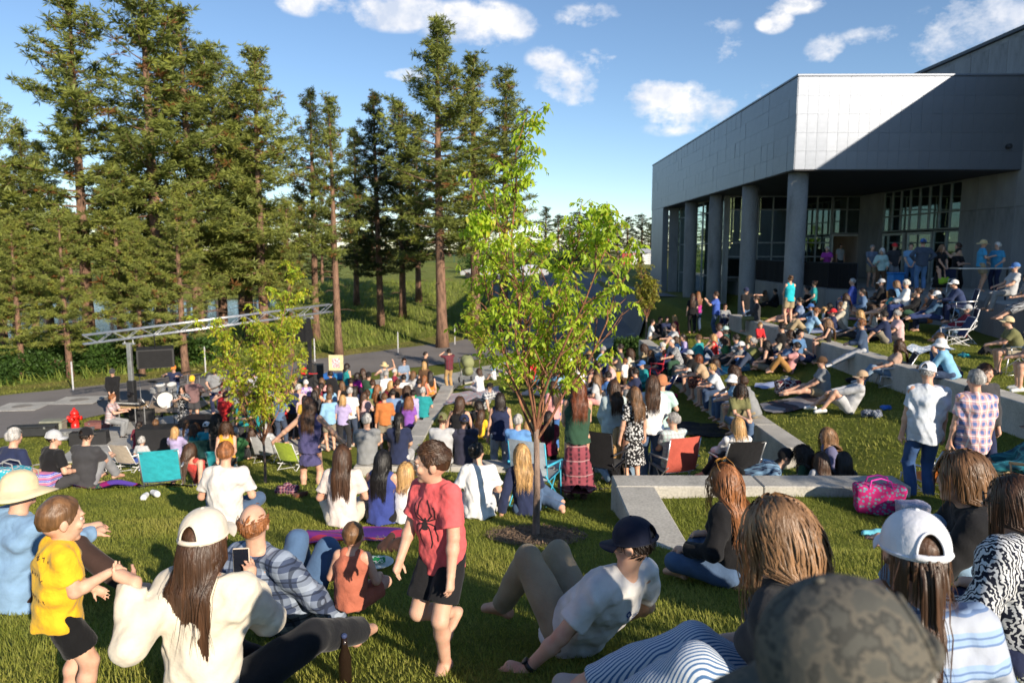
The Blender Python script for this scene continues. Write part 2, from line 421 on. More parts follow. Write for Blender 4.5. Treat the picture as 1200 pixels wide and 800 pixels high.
# ------------------------------------------------------------------ people
A3 = lambda *v: np.array(v, float)
def nrm(v): return v/max(np.linalg.norm(v), 1e-9)
def ik(a, t, l1, l2, pole):
    d = t-a; L = np.linalg.norm(d); L = min(max(L, abs(l1-l2)+.02), (l1+l2)*.998); u = nrm(d); t = a+u*L
    x = (l1*l1-l2*l2+L*L)/(2*L); h = math.sqrt(max(l1*l1-x*x, 0))
    p = np.array(pole, float); p = nrm(p-u*(p@u)); return a+u*x+p*h, t
# a pose: pelvis, spine direction, shoulder twist, head yaw/pitch (deg), wrists, ankles (L then R), elbow poles, knee poles, foot dirs
POSES = {
 'stand': dict(),
 'stand2': dict(wr=(.16, .30, 1.12), hy=12, ar=(.14, .08, .08)),
 'look': dict(wl=(-.2, .2, .98), wr=(.16, .28, 1.18), hy=-25),
 'phone': dict(wl=(-.10, .36, 1.36), wr=(.1, .38, 1.40), hp=-2),
 'cam': dict(wl=(-.10, .25, 1.56), wr=(.12, .22, 1.50), el=(-1, .3, -.4), er=(1, .2, -.4)),
 'cross': dict(wl=(.12, .24, 1.14), wr=(-.12, .27, 1.18), el=(-1, -.1, -.4), er=(1, -.1, -.4)),
 'hips': dict(wl=(-.20, .04, 1.0), wr=(.20, .04, 1.0), el=(-1, -.5, 0), er=(1, -.5, 0)),
 'front': dict(wl=(-.08, .22, .92), wr=(.08, .22, .92), el=(-1, -.3, 0), er=(1, -.3, 0)),
 'guitar': dict(wl=(-.52, .32, 1.18), wr=(.14, .24, 1.0), hp=14, el=(-.6, -.3, -1), er=(1, -.5, -.2)),
 'mic': dict(wl=(-.05, .24, 1.36), wr=(.06, .26, 1.33), el=(-1, 0, -.7), er=(1, 0, -.7)),
 'dance': dict(wl=(-.58, .10, 1.0), wr=(.50, .12, .95), sp=(.04, .0, 1), al=(-.14, .1, .08), ar=(.12, -.1, .1), hy=-8),
 'dance2': dict(wl=(-.50, .30, 1.28), wr=(.42, .3, 1.12), sp=(.05, .05, 1), ar=(.2, -.1, .12)),
 'up': dict(wl=(-.30, .2, 1.72), wr=(.28, .25, 1.35), el=(-1, .2, -.6), er=(1, .2, -.6)),
 'point': dict(wl=(-.72, .10, 1.40), wr=(.22, .12, .86)),
 'walk': dict(al=(-.09, .26, .1), ar=(.09, -.28, .14), wl=(-.25, -.1, .86), wr=(.25, .22, .88)),
 'lean': dict(pel=(0, 0, .93), sp=(0, .38, .92), wl=(-.22, .50, 1.0), wr=(.15, .45, 1.12), hp=-15),
 'bend': dict(pel=(0, 0, .88), sp=(0, .55, .8), wl=(-.2, .5, .85), wr=(.2, .55, .85), hp=10),
 'crossleg': dict(pel=(0, 0, .125), sp=(0, .16, 1), al=(.15, .30, .07), ar=(-.15, .38, .07), kl=(-1, .35, .25), kr=(1, .35, .25), wl=(-.20, .32, .26), wr=(.20, .32, .26), seat=1, hp=4),
 'knees': dict(pel=(0, 0, .125), sp=(0, .12, 1), al=(-.13, .50, .08), ar=(.13, .48, .08), wl=(-.05, .50, .38), wr=(.07, .48, .36), seat=1),
 'recline': dict(pel=(0, 0, .125), sp=(0, -.50, .86), al=(-.12, .86, .08), ar=(.14, .80, .08), wl=(-.30, -.50, .06), wr=(.32, -.46, .06), el=(-1, -1, .3), er=(1, -1, .3), seat=1, hp=14),
 'recknee': dict(pel=(0, 0, .125), sp=(0, -.55, .84), al=(-.14, .52, .08), ar=(.12, .62, .08), wl=(-.30, -.52, .06), wr=(.20, .30, .45), el=(-1, -1, .3), seat=1, hp=14),
 'lie': dict(pel=(0, 0, .13), sp=(0, -.95, .38), al=(-.12, .50, .08), ar=(.14, .60, .08), wl=(-.32, -.12, .08), wr=(.06, .05, .28), el=(-1, -.4, -.4), er=(1, -.3, .2), seat=1, hp=30),
 'side': dict(pel=(0, 0, .125), sp=(-.10, .05, 1), al=(.46, -.02, .07), ar=(.50, .16, .08), kl=(0, 1, .1), kr=(.3, 1, .4), wl=(-.34, -.1, .08), wr=(.16, .36, .26), seat=1),
 'legsout': dict(pel=(0, 0, .125), sp=(0, .10, 1), al=(-.10, .84, .08), ar=(.12, .80, .08), wl=(-.12, .42, .22), wr=(.14, .40, .22), seat=1, hp=8),
 'bench': dict(pel=(0, 0, .55), al=(-.11, .40, .08), ar=(.12, .42, .08), wl=(-.12, .34, .66), wr=(.12, .36, .66), seat=1),
 'benchfwd': dict(pel=(0, 0, .55), sp=(0, .42, .9), al=(-.15, .40, .08), ar=(.15, .36, .08), wl=(-.06, .56, .66), wr=(.06, .55, .66), seat=1, hp=-6),
 'benchlegs': dict(pel=(0, 0, .55), sp=(0, .08, 1), al=(-.12, .78, .08), ar=(.14, .74, .08), wl=(-.08, .34, .68), wr=(.10, .36, .68), seat=1),
 'benchback': dict(pel=(0, 0, .55), sp=(0, -.18, 1), al=(-.14, .50, .08), ar=(.12, .56, .08), wl=(-.2, .3, .68), wr=(.2, .3, .68), seat=1),
 'lowchair': dict(pel=(0, 0, .30), sp=(0, -.22, 1), al=(-.13, .62, .08), ar=(.13, .66, .08), wl=(-.2, .32, .46), wr=(.2, .32, .46), seat=1),
 'keys': dict(pel=(0, 0, .60), sp=(0, .16, 1), al=(-.13, .32, .08), ar=(.13, .36, .08), wl=(-.18, .44, .86), wr=(.18, .46, .86), seat=1, hp=12),
 'drums': dict(pel=(0, 0, .60), sp=(0, .06, 1), al=(-.26, .40, .08), ar=(.26, .42, .08), wl=(-.24, .42, 1.02), wr=(.20, .40, 1.10), seat=1),
}
UA, FA, TH, SH = .285, .25, .43, .42
def joints(p, build='m'):
    p = dict(p); J = {}
    sw = {'m': .175, 'f': .152, 'k': .155}[build]; hw = {'m': .088, 'f': .092, 'k': .08}[build]
    pel = A3(*p.get('pel', (0, 0, .93))); sp = nrm(A3(*p.get('sp', (0, 0, 1))))
    tw = rad(p.get('tw', 0)); side = nrm(np.cross(A3(0, 1, 0) if abs(sp[1]) < .95 else A3(0, 0, -1), sp))
    side = nrm(A3(1, 0, 0)-sp*sp[0]); fwd = np.cross(sp, side)
    s2 = side*cos(tw)+fwd*sin(tw); f2 = np.cross(sp, s2)
    up2 = nrm(sp*.75+A3(0, 0, .25)) if not p.get('flat') else sp
    J['pel'] = pel; J['waist'] = pel+sp*.17; J['chest'] = pel+sp*.36; J['nb'] = pel+sp*.50
    hu = nrm(sp*.45+A3(0, 0, .55)); hy, hp = rad(p.get('hy', 0)), rad(p.get('hp', 5))
    head = J['nb']+hu*.165+f2*.03; J['head'] = head
    yaw = tw+hy; M = Matrix.Rotation(yaw, 3, 'Z') @ Matrix.Rotation(-hp, 3, 'X') @ Matrix.Rotation(rad(p.get('hroll', 0)), 3, 'Y')
    J['HM'] = np.array(M); J['side'] = side; J['fwd'] = fwd; J['s2'] = s2; J['f2'] = f2; J['sp'] = sp
    for s, k in ((-1, 'l'), (1, 'r')):
        sh = J['nb']+s2*s*sw-sp*.045
        wt = A3(*p.get('w'+k, (s*.245, .06, .775))); e, w = ik(sh, wt, UA, FA, p.get('e'+k, (s*.5, -1, -.35)))
        hip = pel+side*s*hw-sp*.03
        an = A3(*p.get('a'+k, (s*.10, .0, .08))); kn, an = ik(hip, an, TH, SH, p.get('k'+k, (s*.12, .8, 1.0)))
        J['sh'+k], J['el'+k], J['wr'+k], J['hip'+k], J['kn'+k], J['an'+k] = sh, e, w, hip, kn, an
        J['toe'+k] = nrm(A3(*p.get('t'+k, (s*.22, 1, -.08 if an[2] < .15 else -.3))))
        J['hd'+k] = nrm(A3(*p['h'+k])) if 'h'+k in p else nrm(w-e)
        J['pn'+k] = nrm(A3(*p['n'+k])) if 'n'+k in p else None
    J['hw'], J['sw'], J['build'] = hw, sw, build
    return J
def bbox(J, m=.3):
    P = np.array([J[k] for k in J if isinstance(J[k], np.ndarray) and J[k].shape == (3,) and k not in ('side', 'fwd', 's2', 'f2', 'sp', 'toel', 'toer', 'hdl', 'hdr', 'pnl', 'pnr')])
    return P.min(0)-m, P.max(0)+m
def hand(V, w, d, pn, s=1, side=1, curl=.5, spread=.10, thumb=None):
    """palm, four bent fingers and a thumb; d along the hand, pn out of the palm"""
    d = nrm(d); pn = nrm(pn-d*(pn@d)); x = np.cross(d, pn)*side      # x towards the little finger
    k = .006*s
    V.cone(w, w+d*.085*s, .026*s, .031*s, .012, wide=x, w=1.35)
    for i, (o, L, r) in enumerate(((-.031, .072, .0090), (-.011, .080, .0095), (.010, .074, .0090), (.030, .058, .0078))):
        b = w+d*(.085-.004*abs(i-1))*s+x*o*s; dirn = nrm(d+x*(o/.03)*spread); c = curl*(1+.1*i)
        for seg, f in enumerate((.45, .32, .25)):
            c2 = c*(.45+.55*seg); dd = nrm(dirn*cos(c2)+pn*sin(c2)); e = b+dd*L*s*f
            V.cone(b, e, r*s*(1-.08*seg), r*s*(.92-.08*seg), k); b = e
    b = w+d*.028*s-x*.028*s; td = thumb if thumb is not None else nrm(d*.62-x*.62+pn*.45)
    e = b+td*.045*s; V.cone(b, e, .015*s, .0115*s, .01); td2 = nrm(td+d*.5+pn*.25*curl); V.cone(e, e+td2*.038*s, .011*s, .0088*s, k)
def body_vox(J, h, fine=False, hs=1.0, bare=False, curl=(.5, .5), face=True, limb=1.0):
    lo, hi = bbox(J, .2); V = Vox(lo, hi, h); b = J['build']; f = b == 'f'; sd, sp, fw = J['side'], J['sp'], J['f2']
    ch = {'m': .118, 'f': .098, 'k': .098}[b]; wa = {'m': .108, 'f': .086, 'k': .09}[b]; hp = {'m': .112, 'f': .116, 'k': .09}[b]
    V.cone(J['pel'], J['waist'], hp, wa, .03, sd, 1.28); V.cone(J['waist'], J['chest'], wa, ch, .03, sd, 1.35)
    V.cone(J['chest'], J['nb']-sp*.055, ch, .07, .03, J['s2'], 1.6)
    V.cone(J['shl'], J['shr'], .052*limb, .052*limb, .04)
    V.cone(J['nb']-sp*.02, J['head']-A3(0, 0, .03)*hs, .058, .050, .025)
    HM = J['HM']; H = J['head']; at = lambda x, y, z: H+HM@(A3(x, y, z)*hs)
    V.ell(H+HM@(A3(0, -.012, .022)*hs), np.array((.074, .094, .098))*hs, .01, HM)
    V.ell(at(0, .020, -.035), np.array((.056, .068, .078))*hs, .02, HM)
    if face:
        nk = .0 if b != 'k' else -.011
        V.cone(at(0, .086, .012), at(0, .103+nk, -.016), .008*hs, (.0130+nk*.2)*hs, .010)              # nose
        V.cone(at(-.018, .080, -.052), at(.018, .080, -.052), .009*hs, .009*hs, .010)       # lips
        V.ell(at(0, .068, -.088), np.array((.024, .02, .018))*hs, .015, HM)                 # chin
        V.cone(at(-.034, .077, .034), at(.034, .077, .034), .010*hs, .010*hs, .014)         # brow
        for s in (-1, 1):
            V.ell(at(s*.040, .064, -.016), np.array((.022, .020, .022))*hs, .015, HM)
            V.ell(at(s*.077, -.010, -.004), np.array((.010, .020, .031))*hs, .006, HM)      # ear
    for s, k in ((-1, 'l'), (1, 'r')):
        L = limb
        V.cone(J['sh'+k], J['el'+k], .050*L, .040*L, .02); V.cone(J['el'+k], J['wr'+k], .041*L, .027*L, .012)
        m = J['el'+k]*.7+J['wr'+k]*.3; V.ell(m, (.042*L,)*3, .02)
        d = J['hd'+k]; pn = J['pn'+k]
        if pn is None:
            pn = A3(-s, 0, 0)*1.0 if abs(d[2]) > .6 else A3(0, 0, -1)
            pn = nrm(pn-d*(pn@d)+1e-4)
        if fine: hand(V, J['wr'+k], d, pn, min(L, 1.05)*(.98 if b == 'm' else .86), s*(1 if True else -1), curl[0 if s < 0 else 1])
        else:
            V.cone(J['wr'+k], J['wr'+k]+d*.09, .030*L, .028*L, .012, nrm(np.cross(d, pn)), 1.2)
            V.cone(J['wr'+k]+d*.09, J['wr'+k]+d*.13+pn*.03, .024*L, .017*L, .012, nrm(np.cross(d, pn)), 1.5)
            V.cone(J['wr'+k]+d*.03, J['wr'+k]+d*.08+pn*.03+A3(0, .02, 0), .014, .010, .008)
        th = {'m': .086, 'f': .088, 'k': .075}[b]
        V.cone(J['hip'+k], J['kn'+k], th*L, .056*L, .03); V.cone(J['kn'+k], J['an'+k], .055*L, .036*L, .015)
        c = J['kn'+k]*.68+J['an'+k]*.32; back = nrm(np.cross(np.cross(J['an'+k]-J['kn'+k], J['kn'+k]-J['hip'+k])+1e-5, J['an'+k]-J['kn'+k])+1e-6)
        V.ell(c-back*.012, (.052*L,)*3, .03)
        t = J['toe'+k]; a = J['an'+k]; heel = a-t*.045-A3(0, 0, .035); ball = a+t*.125-A3(0, 0, .045)
        V.cone(a, heel, .036*L, .030*L, .015); V.cone(a, ball, .036*L, .022*L, .02, nrm(np.cross(t, A3(0, 0, 1))), 1.5)
        V.cone(heel, ball, .026*L, .022*L, .02)
        if fine and bare:
            x = nrm(np.cross(t, A3(0, 0, 1)))*s
            for i in range(5):
                p0 = ball+x*(-.030+.0155*i)*L-A3(0, 0, .004); V.cone(p0, p0+t*(.048-.006*i)*L, .0125*L-.0012*i, .0105*L-.001*i, .005)
    return V
def top_vox(J, h, kind, loose=1.0, hs=1.0, amp=.004, seed=1, hem=-.10, limb=1.0):
    """kind: tee, long, tank, strap, hood"""
    lo, hi = bbox(J, .2); V = Vox(lo, hi, h); b = J['build']; sd, sp = J['side'], J['sp']; g = .020*loose; L = limb
    ch = {"m": .114, "f": .098, "k": .098}[b]+g; wa = {'m': .110, 'f': .090, 'k': .095}[b]+g*1.3; hp = {'m': .124, 'f': .128, 'k': .104}[b]+g*1.1
    q_ = 1+.7*max(0, limb-1); ch *= q_; wa *= q_; hp *= q_
    bot = [(J['pel']+sp*hem, -sp)]; neck = [(J['nb']+sp*(.012+.16*(limb-1) if kind in ('tee', 'long', 'hood') else -.035), sp)]
    V.cone(J['pel']+sp*(hem-.06), J['waist'], hp, wa, .03, sd, 1.32, clip=bot); V.cone(J['waist'], J['chest'], wa, ch, .03, sd, 1.38, clip=bot)
    V.cone(J['chest'], J['nb']-sp*.055, ch, .072+g, .03, J['s2'], 1.55, clip=neck)
    if b == 'f':
        for s in (-1, 1): V.ell(J['chest']+J['s2']*s*.075+J['f2']*(.085+g*.5)-sp*.01, (.062,)*3, .04)
    if kind in ('tee', 'long', 'hood'):
        V.cone(J['shl'], J['shr'], .050*L+g*.7, .050*L+g*.7, .04, clip=neck)
        V.cone(J['nb']-sp*.03, J['nb']+sp*.03, .070, .058, .02, clip=[(J['nb']+sp*.02, sp)])
        if kind == 'hood': V.cone(J['nb']-J['f2']*.06+J['s2']*-.07, J['nb']-J['f2']*.06+J['s2']*.07, .05, .05, .03)
    else:
        for s in (-1, 1):
            x = .62 if kind == 'tank' else .5
            V.cone(J['nb']+J['s2']*s*J['sw']*x-sp*.02, J['chest']+J['s2']*s*J['sw']*x, .054+g*.5, .054, .02, clip=neck if kind == 'x' else None)
    g = .020*min(loose, 1.25)
    for s, k in ((-1, 'l'), (1, 'r')):
        S, E, W = J['sh'+k], J['el'+k], J['wr'+k]
        if kind == 'tee':
            e = S+(E-S)*.72; d = nrm(E-S); V.cone(S, e+d*.06, .048*L+g*.8, .052*L+g*1.2, .025, clip=[(e, d)])
        if kind in ('long', 'hood'):
            d = nrm(W-E); V.cone(S, E, .054*L+g, .046*L+g, .025); V.cone(E, W+d*.04, .046*L+g, .034*L+g*.8, .02, clip=[(W-d*.01, d)])
    if amp: V.warp(amp*loose, 17, seed)
    if h < .0125 and limb < 1.1: V.warp(.0024*min(loose, 1.3), 40, seed+5)
    return V
def bottom_vox(J, h, kind, amp=.004, seed=2, limb=1.0, loose=1.0):
    """kind: pants, shorts, skirt (knee), maxi, mini"""
    lo, hi = bbox(J, .2); V = Vox(lo, hi, h); b = J['build']; sd, sp = J['side'], J['sp']; L = limb; g = .014*loose
    hp = {'m': .112, 'f': .114, 'k': .09}[b]+g*.5; wst = [(J['pel']+sp*.02, sp)]
    V.cone(J['pel']-sp*.01, J['waist'], hp, .090, .03, sd, 1.30, clip=wst)
    th = {'m': .086, 'f': .090, 'k': .075}[b]
    stand = J['hipl'][2]-J['knl'][2] > .3
    if kind in ('skirt', 'maxi', 'mini') and stand:
        z1 = {'skirt': .42, 'maxi': .16, 'mini': .62}[kind]
        c = (J['hipl']+J['hipr'])/2; e = (J['anl']+J['anr'])/2; e = e+(c-e)*((z1-e[2])/max(c[2]-e[2], .01)); r1 = {'skirt': .19, 'maxi': .235, 'mini': .165}[kind]
        V.cone(c, e-A3(0, 0, .25), hp-.018, r1+.02, .015, sd, 1.25, clip=[(A3(0, 0, z1), A3(0, 0, -1))])
        V.warp(amp*1.8, 26, seed); return V
    for s, k in ((-1, 'l'), (1, 'r')):
        H, K, A = J['hip'+k], J['kn'+k], J['an'+k]; d = nrm(A-K)
        if kind == 'pants':
            V.cone(H, K, th*L+g, .060*L+g, .03); V.cone(K, A+d*.05, .060*L+g, .046*L+g*1.2, .02, clip=[(A-d*.0, d)])
        elif kind in ('shorts', 'mini'):
            dd = nrm(K-H); e = H+dd*TH*(.72 if kind == 'shorts' else .55); V.cone(H, e+dd*.08, th*L+g*1.4, .082*L+g*1.6, .03, clip=[(e, dd)])
        else:
            V.cone(H, K, th*L+g*2, .085*L+g*2, .06); V.cone(K, A, .085*L+g, .07*L+g, .05, clip=[(K+d*(SH*.85 if kind == 'maxi' else .14), d)])
    if kind in ('skirt', 'maxi') :
        V.cone((J['hipl']+J['hipr'])/2, (J['knl']+J['knr'])/2, .09, .07, .05, sd, 1.6)
    if amp: V.warp(amp, 18, seed)
    return V
def shoe_vox(J, h, boot=False, which='l'):
    V = None; lo, hi = bbox(J, .2); P = np.array([J['an'+which]]); V = Vox(P.min(0)-.3, P.max(0)+.3, h)
    for k in which:
        t = J['toe'+k]; a = J['an'+k]; heel = a-t*.05-A3(0, 0, .032); ball = a+t*.14-A3(0, 0, .042); u = A3(0, 0, 1); x = nrm(np.cross(t, u))
        V.cone(heel, ball, .040, .034, .02, x, 1.15); V.cone(a-A3(0, 0, .01), ball, .045, .026, .02, x, 1.2, clip=[(a+A3(0, 0, .03 if not boot else .2), A3(0, 0, 1))])
        if boot: V.cone(a, a+nrm(J['kn'+k]-a)*.18, .05, .058, .02)
    return V

# ---------------- hair and hats, in a head frame: origin = head centre, +Y = face
def hair_mesh(kind, seed=1):
    hatted = kind.endswith('_h'); kind = kind.replace('_h', ''); r = np.random.RandomState(seed); V = Vox((-.2, -.25, -.22), (.2, .2, .24), .0085)
    big = {'curly': 1.20, 'afro': 1.4, 'short': 1.0, 'crew': .945, 'buzz': .975, 'long': 1.04, 'wavy': 1.08, 'pony': 1.0, 'bun': 1.0, 'bob': 1.08, 'fringe': .985, 'under': .98}[kind]
    V.ell((0, -.016, .026), np.array((.083, .104, .104))*big, 0)
    if kind in ('bob', 'wavy', 'curly', 'afro', 'long'):
        V.ell((0, -.045, -.04), (.084*big, .075*big, .10), .04)
    if kind in ('wavy', 'long'): V.cone((0, -.075, -.08), (0, -.10, -.20), .06, .035, .04, (1, 0, 0), 1.5)
    hl = .062 if kind in ('buzz', 'short', 'crew', 'fringe') else .055
    V.cut(lambda x, y, z: (y-hl)+.9*np.minimum(z-.055, 0)*-1.0+0*x)
    V.cut(lambda x, y, z: (-.075 if kind in ('short', 'crew', 'buzz', 'fringe', 'pony', 'bun', 'under') else -.2)-z+0*x+0*y)
    if kind in ('short', 'crew', 'buzz', 'fringe', 'under'): V.cut(lambda x, y, z: (y-.012)-(z+.01)*3+0*x)
    if kind in ('crew',): V.cut(lambda x, y, z: (-.045-z)+.6*y+0*x)
    if kind == 'fringe': V.cut(lambda x, y, z: z-.045+0*x+0*y)
    if kind == 'under' or hatted: V.cut(lambda x, y, z: z-.036-.055*(y < -.035)+0*x)
    if kind == 'bun': V.ell((0, -.12, .07), (.048, .045, .045), .01)
    V.warp(.0028 if kind != 'curly' else .008, 55, seed)
    v0, q0 = V.surf(); v0 = [np.asarray(v0)]; f0 = [np.asarray(q0)]; nb = len(v0[0])
    cnt = {'long': 620, 'wavy': 760, 'curly': 620, 'afro': 600, 'short': 620, 'crew': 900, 'buzz': 0, 'pony': 260, 'bun': 160, 'bob': 560, 'fringe': 220, 'under': 160}[kind]
    ln = {'long': .44, 'wavy': .42, 'curly': .30, 'afro': .13, 'short': .050, 'crew': .026, 'pony': .34, 'bun': .04, 'bob': .20, 'fringe': .03, 'under': .03, 'buzz': 0}[kind]
    if cnt:
        S = 12 if ln > .25 else 8 if ln > .1 else 4
        ph = r.uniform(0, 2*pi, cnt); ct = r.uniform(-.25 if kind != 'crew' else .12, 1 if not hatted else .08, cnt); st = np.sqrt(1-ct**2)
        d = np.stack([st*np.cos(ph), st*np.sin(ph), ct], 1)
        bad = (d[:, 1] > .45) & (d[:, 2] < .55); d[bad, 1] *= -1
        if kind == 'under': d[:, 2] = -np.abs(d[:, 2])*.6
        if kind == 'fringe': d[:, 2] = -.1+.35*r.rand(cnt); d[:, 1] = np.where(d[:, 1] > .2, -d[:, 1], d[:, 1])
        d = unit_(d); rad3 = np.array((.084, .106, .106))*big; c0 = np.array((0, -.016, .026)); P = c0+d*rad3
        if kind == 'pony':
            tail = np.arange(cnt) < 170; P[tail] = np.array((0, -.118, .01))+r.normal(size=(tail.sum(), 3))*.012; d[tail] = np.array((0., -1, .0))+r.normal(size=(tail.sum(), 3))*.12
        g = np.array((0, 0, -1.0)); part_ = np.where(d[:, 0] >= 0, 1, -1); az = np.arctan2(d[:, 0], -d[:, 1])
        flat = kind in ('short', 'crew', 'fringe', 'under', 'bun')
        if flat:      # short hair lies along the scalp: forwards on top, down at the sides and back
            f = np.where(ct[:, None] > .55, np.array((.25, 1.0, 0)), g+np.array((0, -.25, 0))); T = f-d*(f*d).sum(1)[:, None]; T = unit_(T)+d*.16+r.normal(size=(cnt, 3))*.16; T = unit_(T)
        elif kind in ('curly', 'afro'): T = d.copy()
        else: T = d*.3+np.stack([part_*.5*(ct > .5), -.55*np.ones(cnt), -.25*np.ones(cnt)], 1); T = unit_(T)
        step = ln/S*(.75+.5*r.rand(cnt))[:, None]
        if kind == 'pony': step = np.where((np.arange(cnt) < 170)[:, None], step, .012); 
        path = [P.copy()]; pz = 4*az+r.normal(size=cnt)*.5 if kind in ('wavy', 'long', 'pony', 'bob') else r.rand(cnt)*6; wav = {'wavy': .36, 'curly': .9, 'afro': .8}.get(kind, .05)
        fr = {'wavy': 1.35, 'curly': 2.2}.get(kind, .7)
        for i in range(S):
            gw = {'afro': .05, 'curly': .35}.get(kind, .55) if ln > .1 else 0
            T = T*(1-gw)+g*gw; wob = np.stack([np.sin(i*fr+pz), np.cos(i*fr*.9+pz*1.3), 0*pz], 1)*wav*.6; Q = unit_(T+wob)
            P = P+Q*step
            e = (P-c0)/(rad3*(1.035 if not flat else 1.015)); L = np.linalg.norm(e, axis=1); m = L < 1; P[m] = c0+(e[m]/L[m][:, None])*rad3*(1.035 if not flat else 1.015)
            if flat:
                m = L > 1.09; P[m] = c0+(e[m]/L[m][:, None])*rad3*1.10
            low = P[:, 2] < -.09
            bk = low & (P[:, 1] < .03); rr = .03+np.clip((-.09-P[:, 2])*1.2, 0, .10)
            P[bk, 1] = np.minimum(P[bk, 1], -rr[bk]-.03-.02*r.rand(bk.sum()))
            if kind in ('long', 'wavy', 'bob'):
                P[:, 0] = np.clip(P[:, 0], -.12-.01*r.rand(cnt), .12+.01*r.rand(cnt)); fwd = (P[:, 1] > .03) & (P[:, 2] < .02) & (np.abs(P[:, 0]) < .075); P[fwd, 0] = np.sign(P[fwd, 0]+1e-6)*.078
                P[:, 0] *= np.where(P[:, 2] < -.15, .985, 1)
            path.append(P.copy())
        path = np.stack(path, 1)
        if ln > .15:
            fly = r.rand(cnt) < .13; tt = np.linspace(0, 1, S+1)[None, :, None]; path[fly] += tt*r.normal(size=(fly.sum(), 1, 3))*np.array((.022, .016, .01))+tt*.012*np.sin(tt*6+r.rand(fly.sum(), 1, 1)*6)
        w = {'long': .0045, 'wavy': .0045, 'curly': .0055, 'afro': .006, 'bob': .0045, 'pony': .004}.get(kind, .0034)*(.6+.7*r.rand(cnt))
        if ln > .15: w = np.where(fly, w*.4, w)
        up = np.gradient(path, axis=1); up /= np.linalg.norm(up, axis=2)[:, :, None]+1e-9
        out = path-np.array((0, -.02, 0)); out[:, :, 2] = 0; out /= np.linalg.norm(out, axis=2)[:, :, None]+1e-9
        sdv = np.cross(up, out); sdv /= np.linalg.norm(sdv, axis=2)[:, :, None]+1e-9
        tp = np.interp(np.arange(S+1)/S, [0, .65, 1], [1, .9, .1])[None, :, None]*w[:, None, None]
        VV = np.stack([path+sdv*tp, path+out*tp*.6, path-sdv*tp], 2).reshape(-1, 3); v0.append(VV)
        o = nb+np.arange(cnt)[:, None]*(S+1)*3+np.arange(S)[None, :]*3; o = o.reshape(-1, 1)
        f0 += [o+np.array([[0, 1, 4, 3]]), o+np.array([[1, 2, 5, 4]])]
    return shared(mesh('hair', np.concatenate(v0), np.concatenate(f0)))
def unit_(v): return v/np.maximum(np.linalg.norm(v, axis=-1, keepdims=True), 1e-9)
def strand_uv(): pass
def cap_mesh(kind, seg=84):
    mb = MB()
    def dome(a, t, rx=.092, ry=.108, hh=.118, sub=0):
        x, y = cos(a)*sin(t), sin(a)*sin(t); k = 1-.018*abs(cos(3*a))**.25*0
        ridge = 1+.012*max(0, 1-abs(((a/(pi/3)) % 1)-.5)*-0-8*min((a/(pi/3)) % 1, 1-(a/(pi/3)) % 1))
        return (x*rx*ridge, -.012+y*ry*ridge, .030+cos(t)**.85*hh if cos(t) > 0 else .030+cos(t)*.1)
    if kind in ('cap', 'capback'):
        nt = 30
        V = [dome(2*pi*i/seg, .03+(pi/2-.0)*j/nt) for i in range(seg) for j in range(nt+1)]; Fs = []
        for i in range(seg):
            am = 2*pi*(i+.5)/seg
            for j in range(nt):
                if nt-2 > j >= nt-13 and ((am-1.5*pi)/.42)**2+((nt-3-j)/10.5)**2 < 1: continue       # strap opening at the back
                Fs.append((i*(nt+1)+j, i*(nt+1)+j+1, ((i+1) % seg)*(nt+1)+j+1, ((i+1) % seg)*(nt+1)+j))
        mb.add(V, Fs)
        th_ = np.linspace(0, pi, 22); mb.tube([dome(1.5*pi+.425*cos(q), .03+(pi/2)*((nt-2.2)-10.9*sin(q))/nt, .0935, .1095) for q in th_], .0042, 6)
        mb.tube([(.0925*cos(a), -.012+.1085*sin(a), .034) for a in np.linspace(-pi/2+.0, 1.5*pi, 40)], .004, 5, False)
        mb.tube([(.094*cos(a), -.012+.110*sin(a), .040) for a in np.linspace(-pi/2-.5, -pi/2+.5, 8)], .010, 6)
        mb.lathe([(.008, .145), (.007, .151), (.001, .153)], 8, (0, -.012, 0))
        def brim(u, v):
            a = (u-.5)*2.1; r0 = 1.0; x0, y0 = .092*sin(a), -.012+.108*cos(a)
            ext = .075*max(0, cos(a*1.32))**.55*v; return (x0+sin(a*.5)*ext*.25, y0+ext, .036-.012*v-.028*(sin(a))**2*(v*.8+.2))
        mb.sheet(brim, 18, 6); mb.sheet(lambda u, v: tuple(np.array(brim(1-u, v))-np.array((0, 0, .004))), 18, 6)
    else:
        br = {'sun': .20, 'bucket': .155, 'straw': .19, 'fedora': .165}[kind]; n = 32; pr = []
        for t in np.linspace(.02, pi/2, 8): pr.append((sin(t)*.098, .030+cos(t)**.7*(.115 if kind != 'fedora' else .13)))
        pr += [(.104, .025), (br*.8, .012), (br, -.002 if kind != 'bucket' else -.03), (br, -.008 if kind != 'bucket' else -.036), (br*.8, .005), (.10, .018)]
        V = []; r = random.Random(4)
        for j, (q, z) in enumerate(pr):
            for k in range(n):
                a = 2*pi*k/n; w = (.010*sin(2*a+.6)+.006*sin(3*a))*(1 if q > .12 else 0); V.append((q*cos(a)*.95, -.012+q*sin(a)*1.12, z+w))
        Fs = [(j*n+k, (j+1)*n+k, (j+1)*n+(k+1) % n, j*n+(k+1) % n) for j in range(len(pr)-1) for k in range(n)]; mb.add(V, Fs)
    return shared(mb.mesh('hat', True))
def beanie(): pass

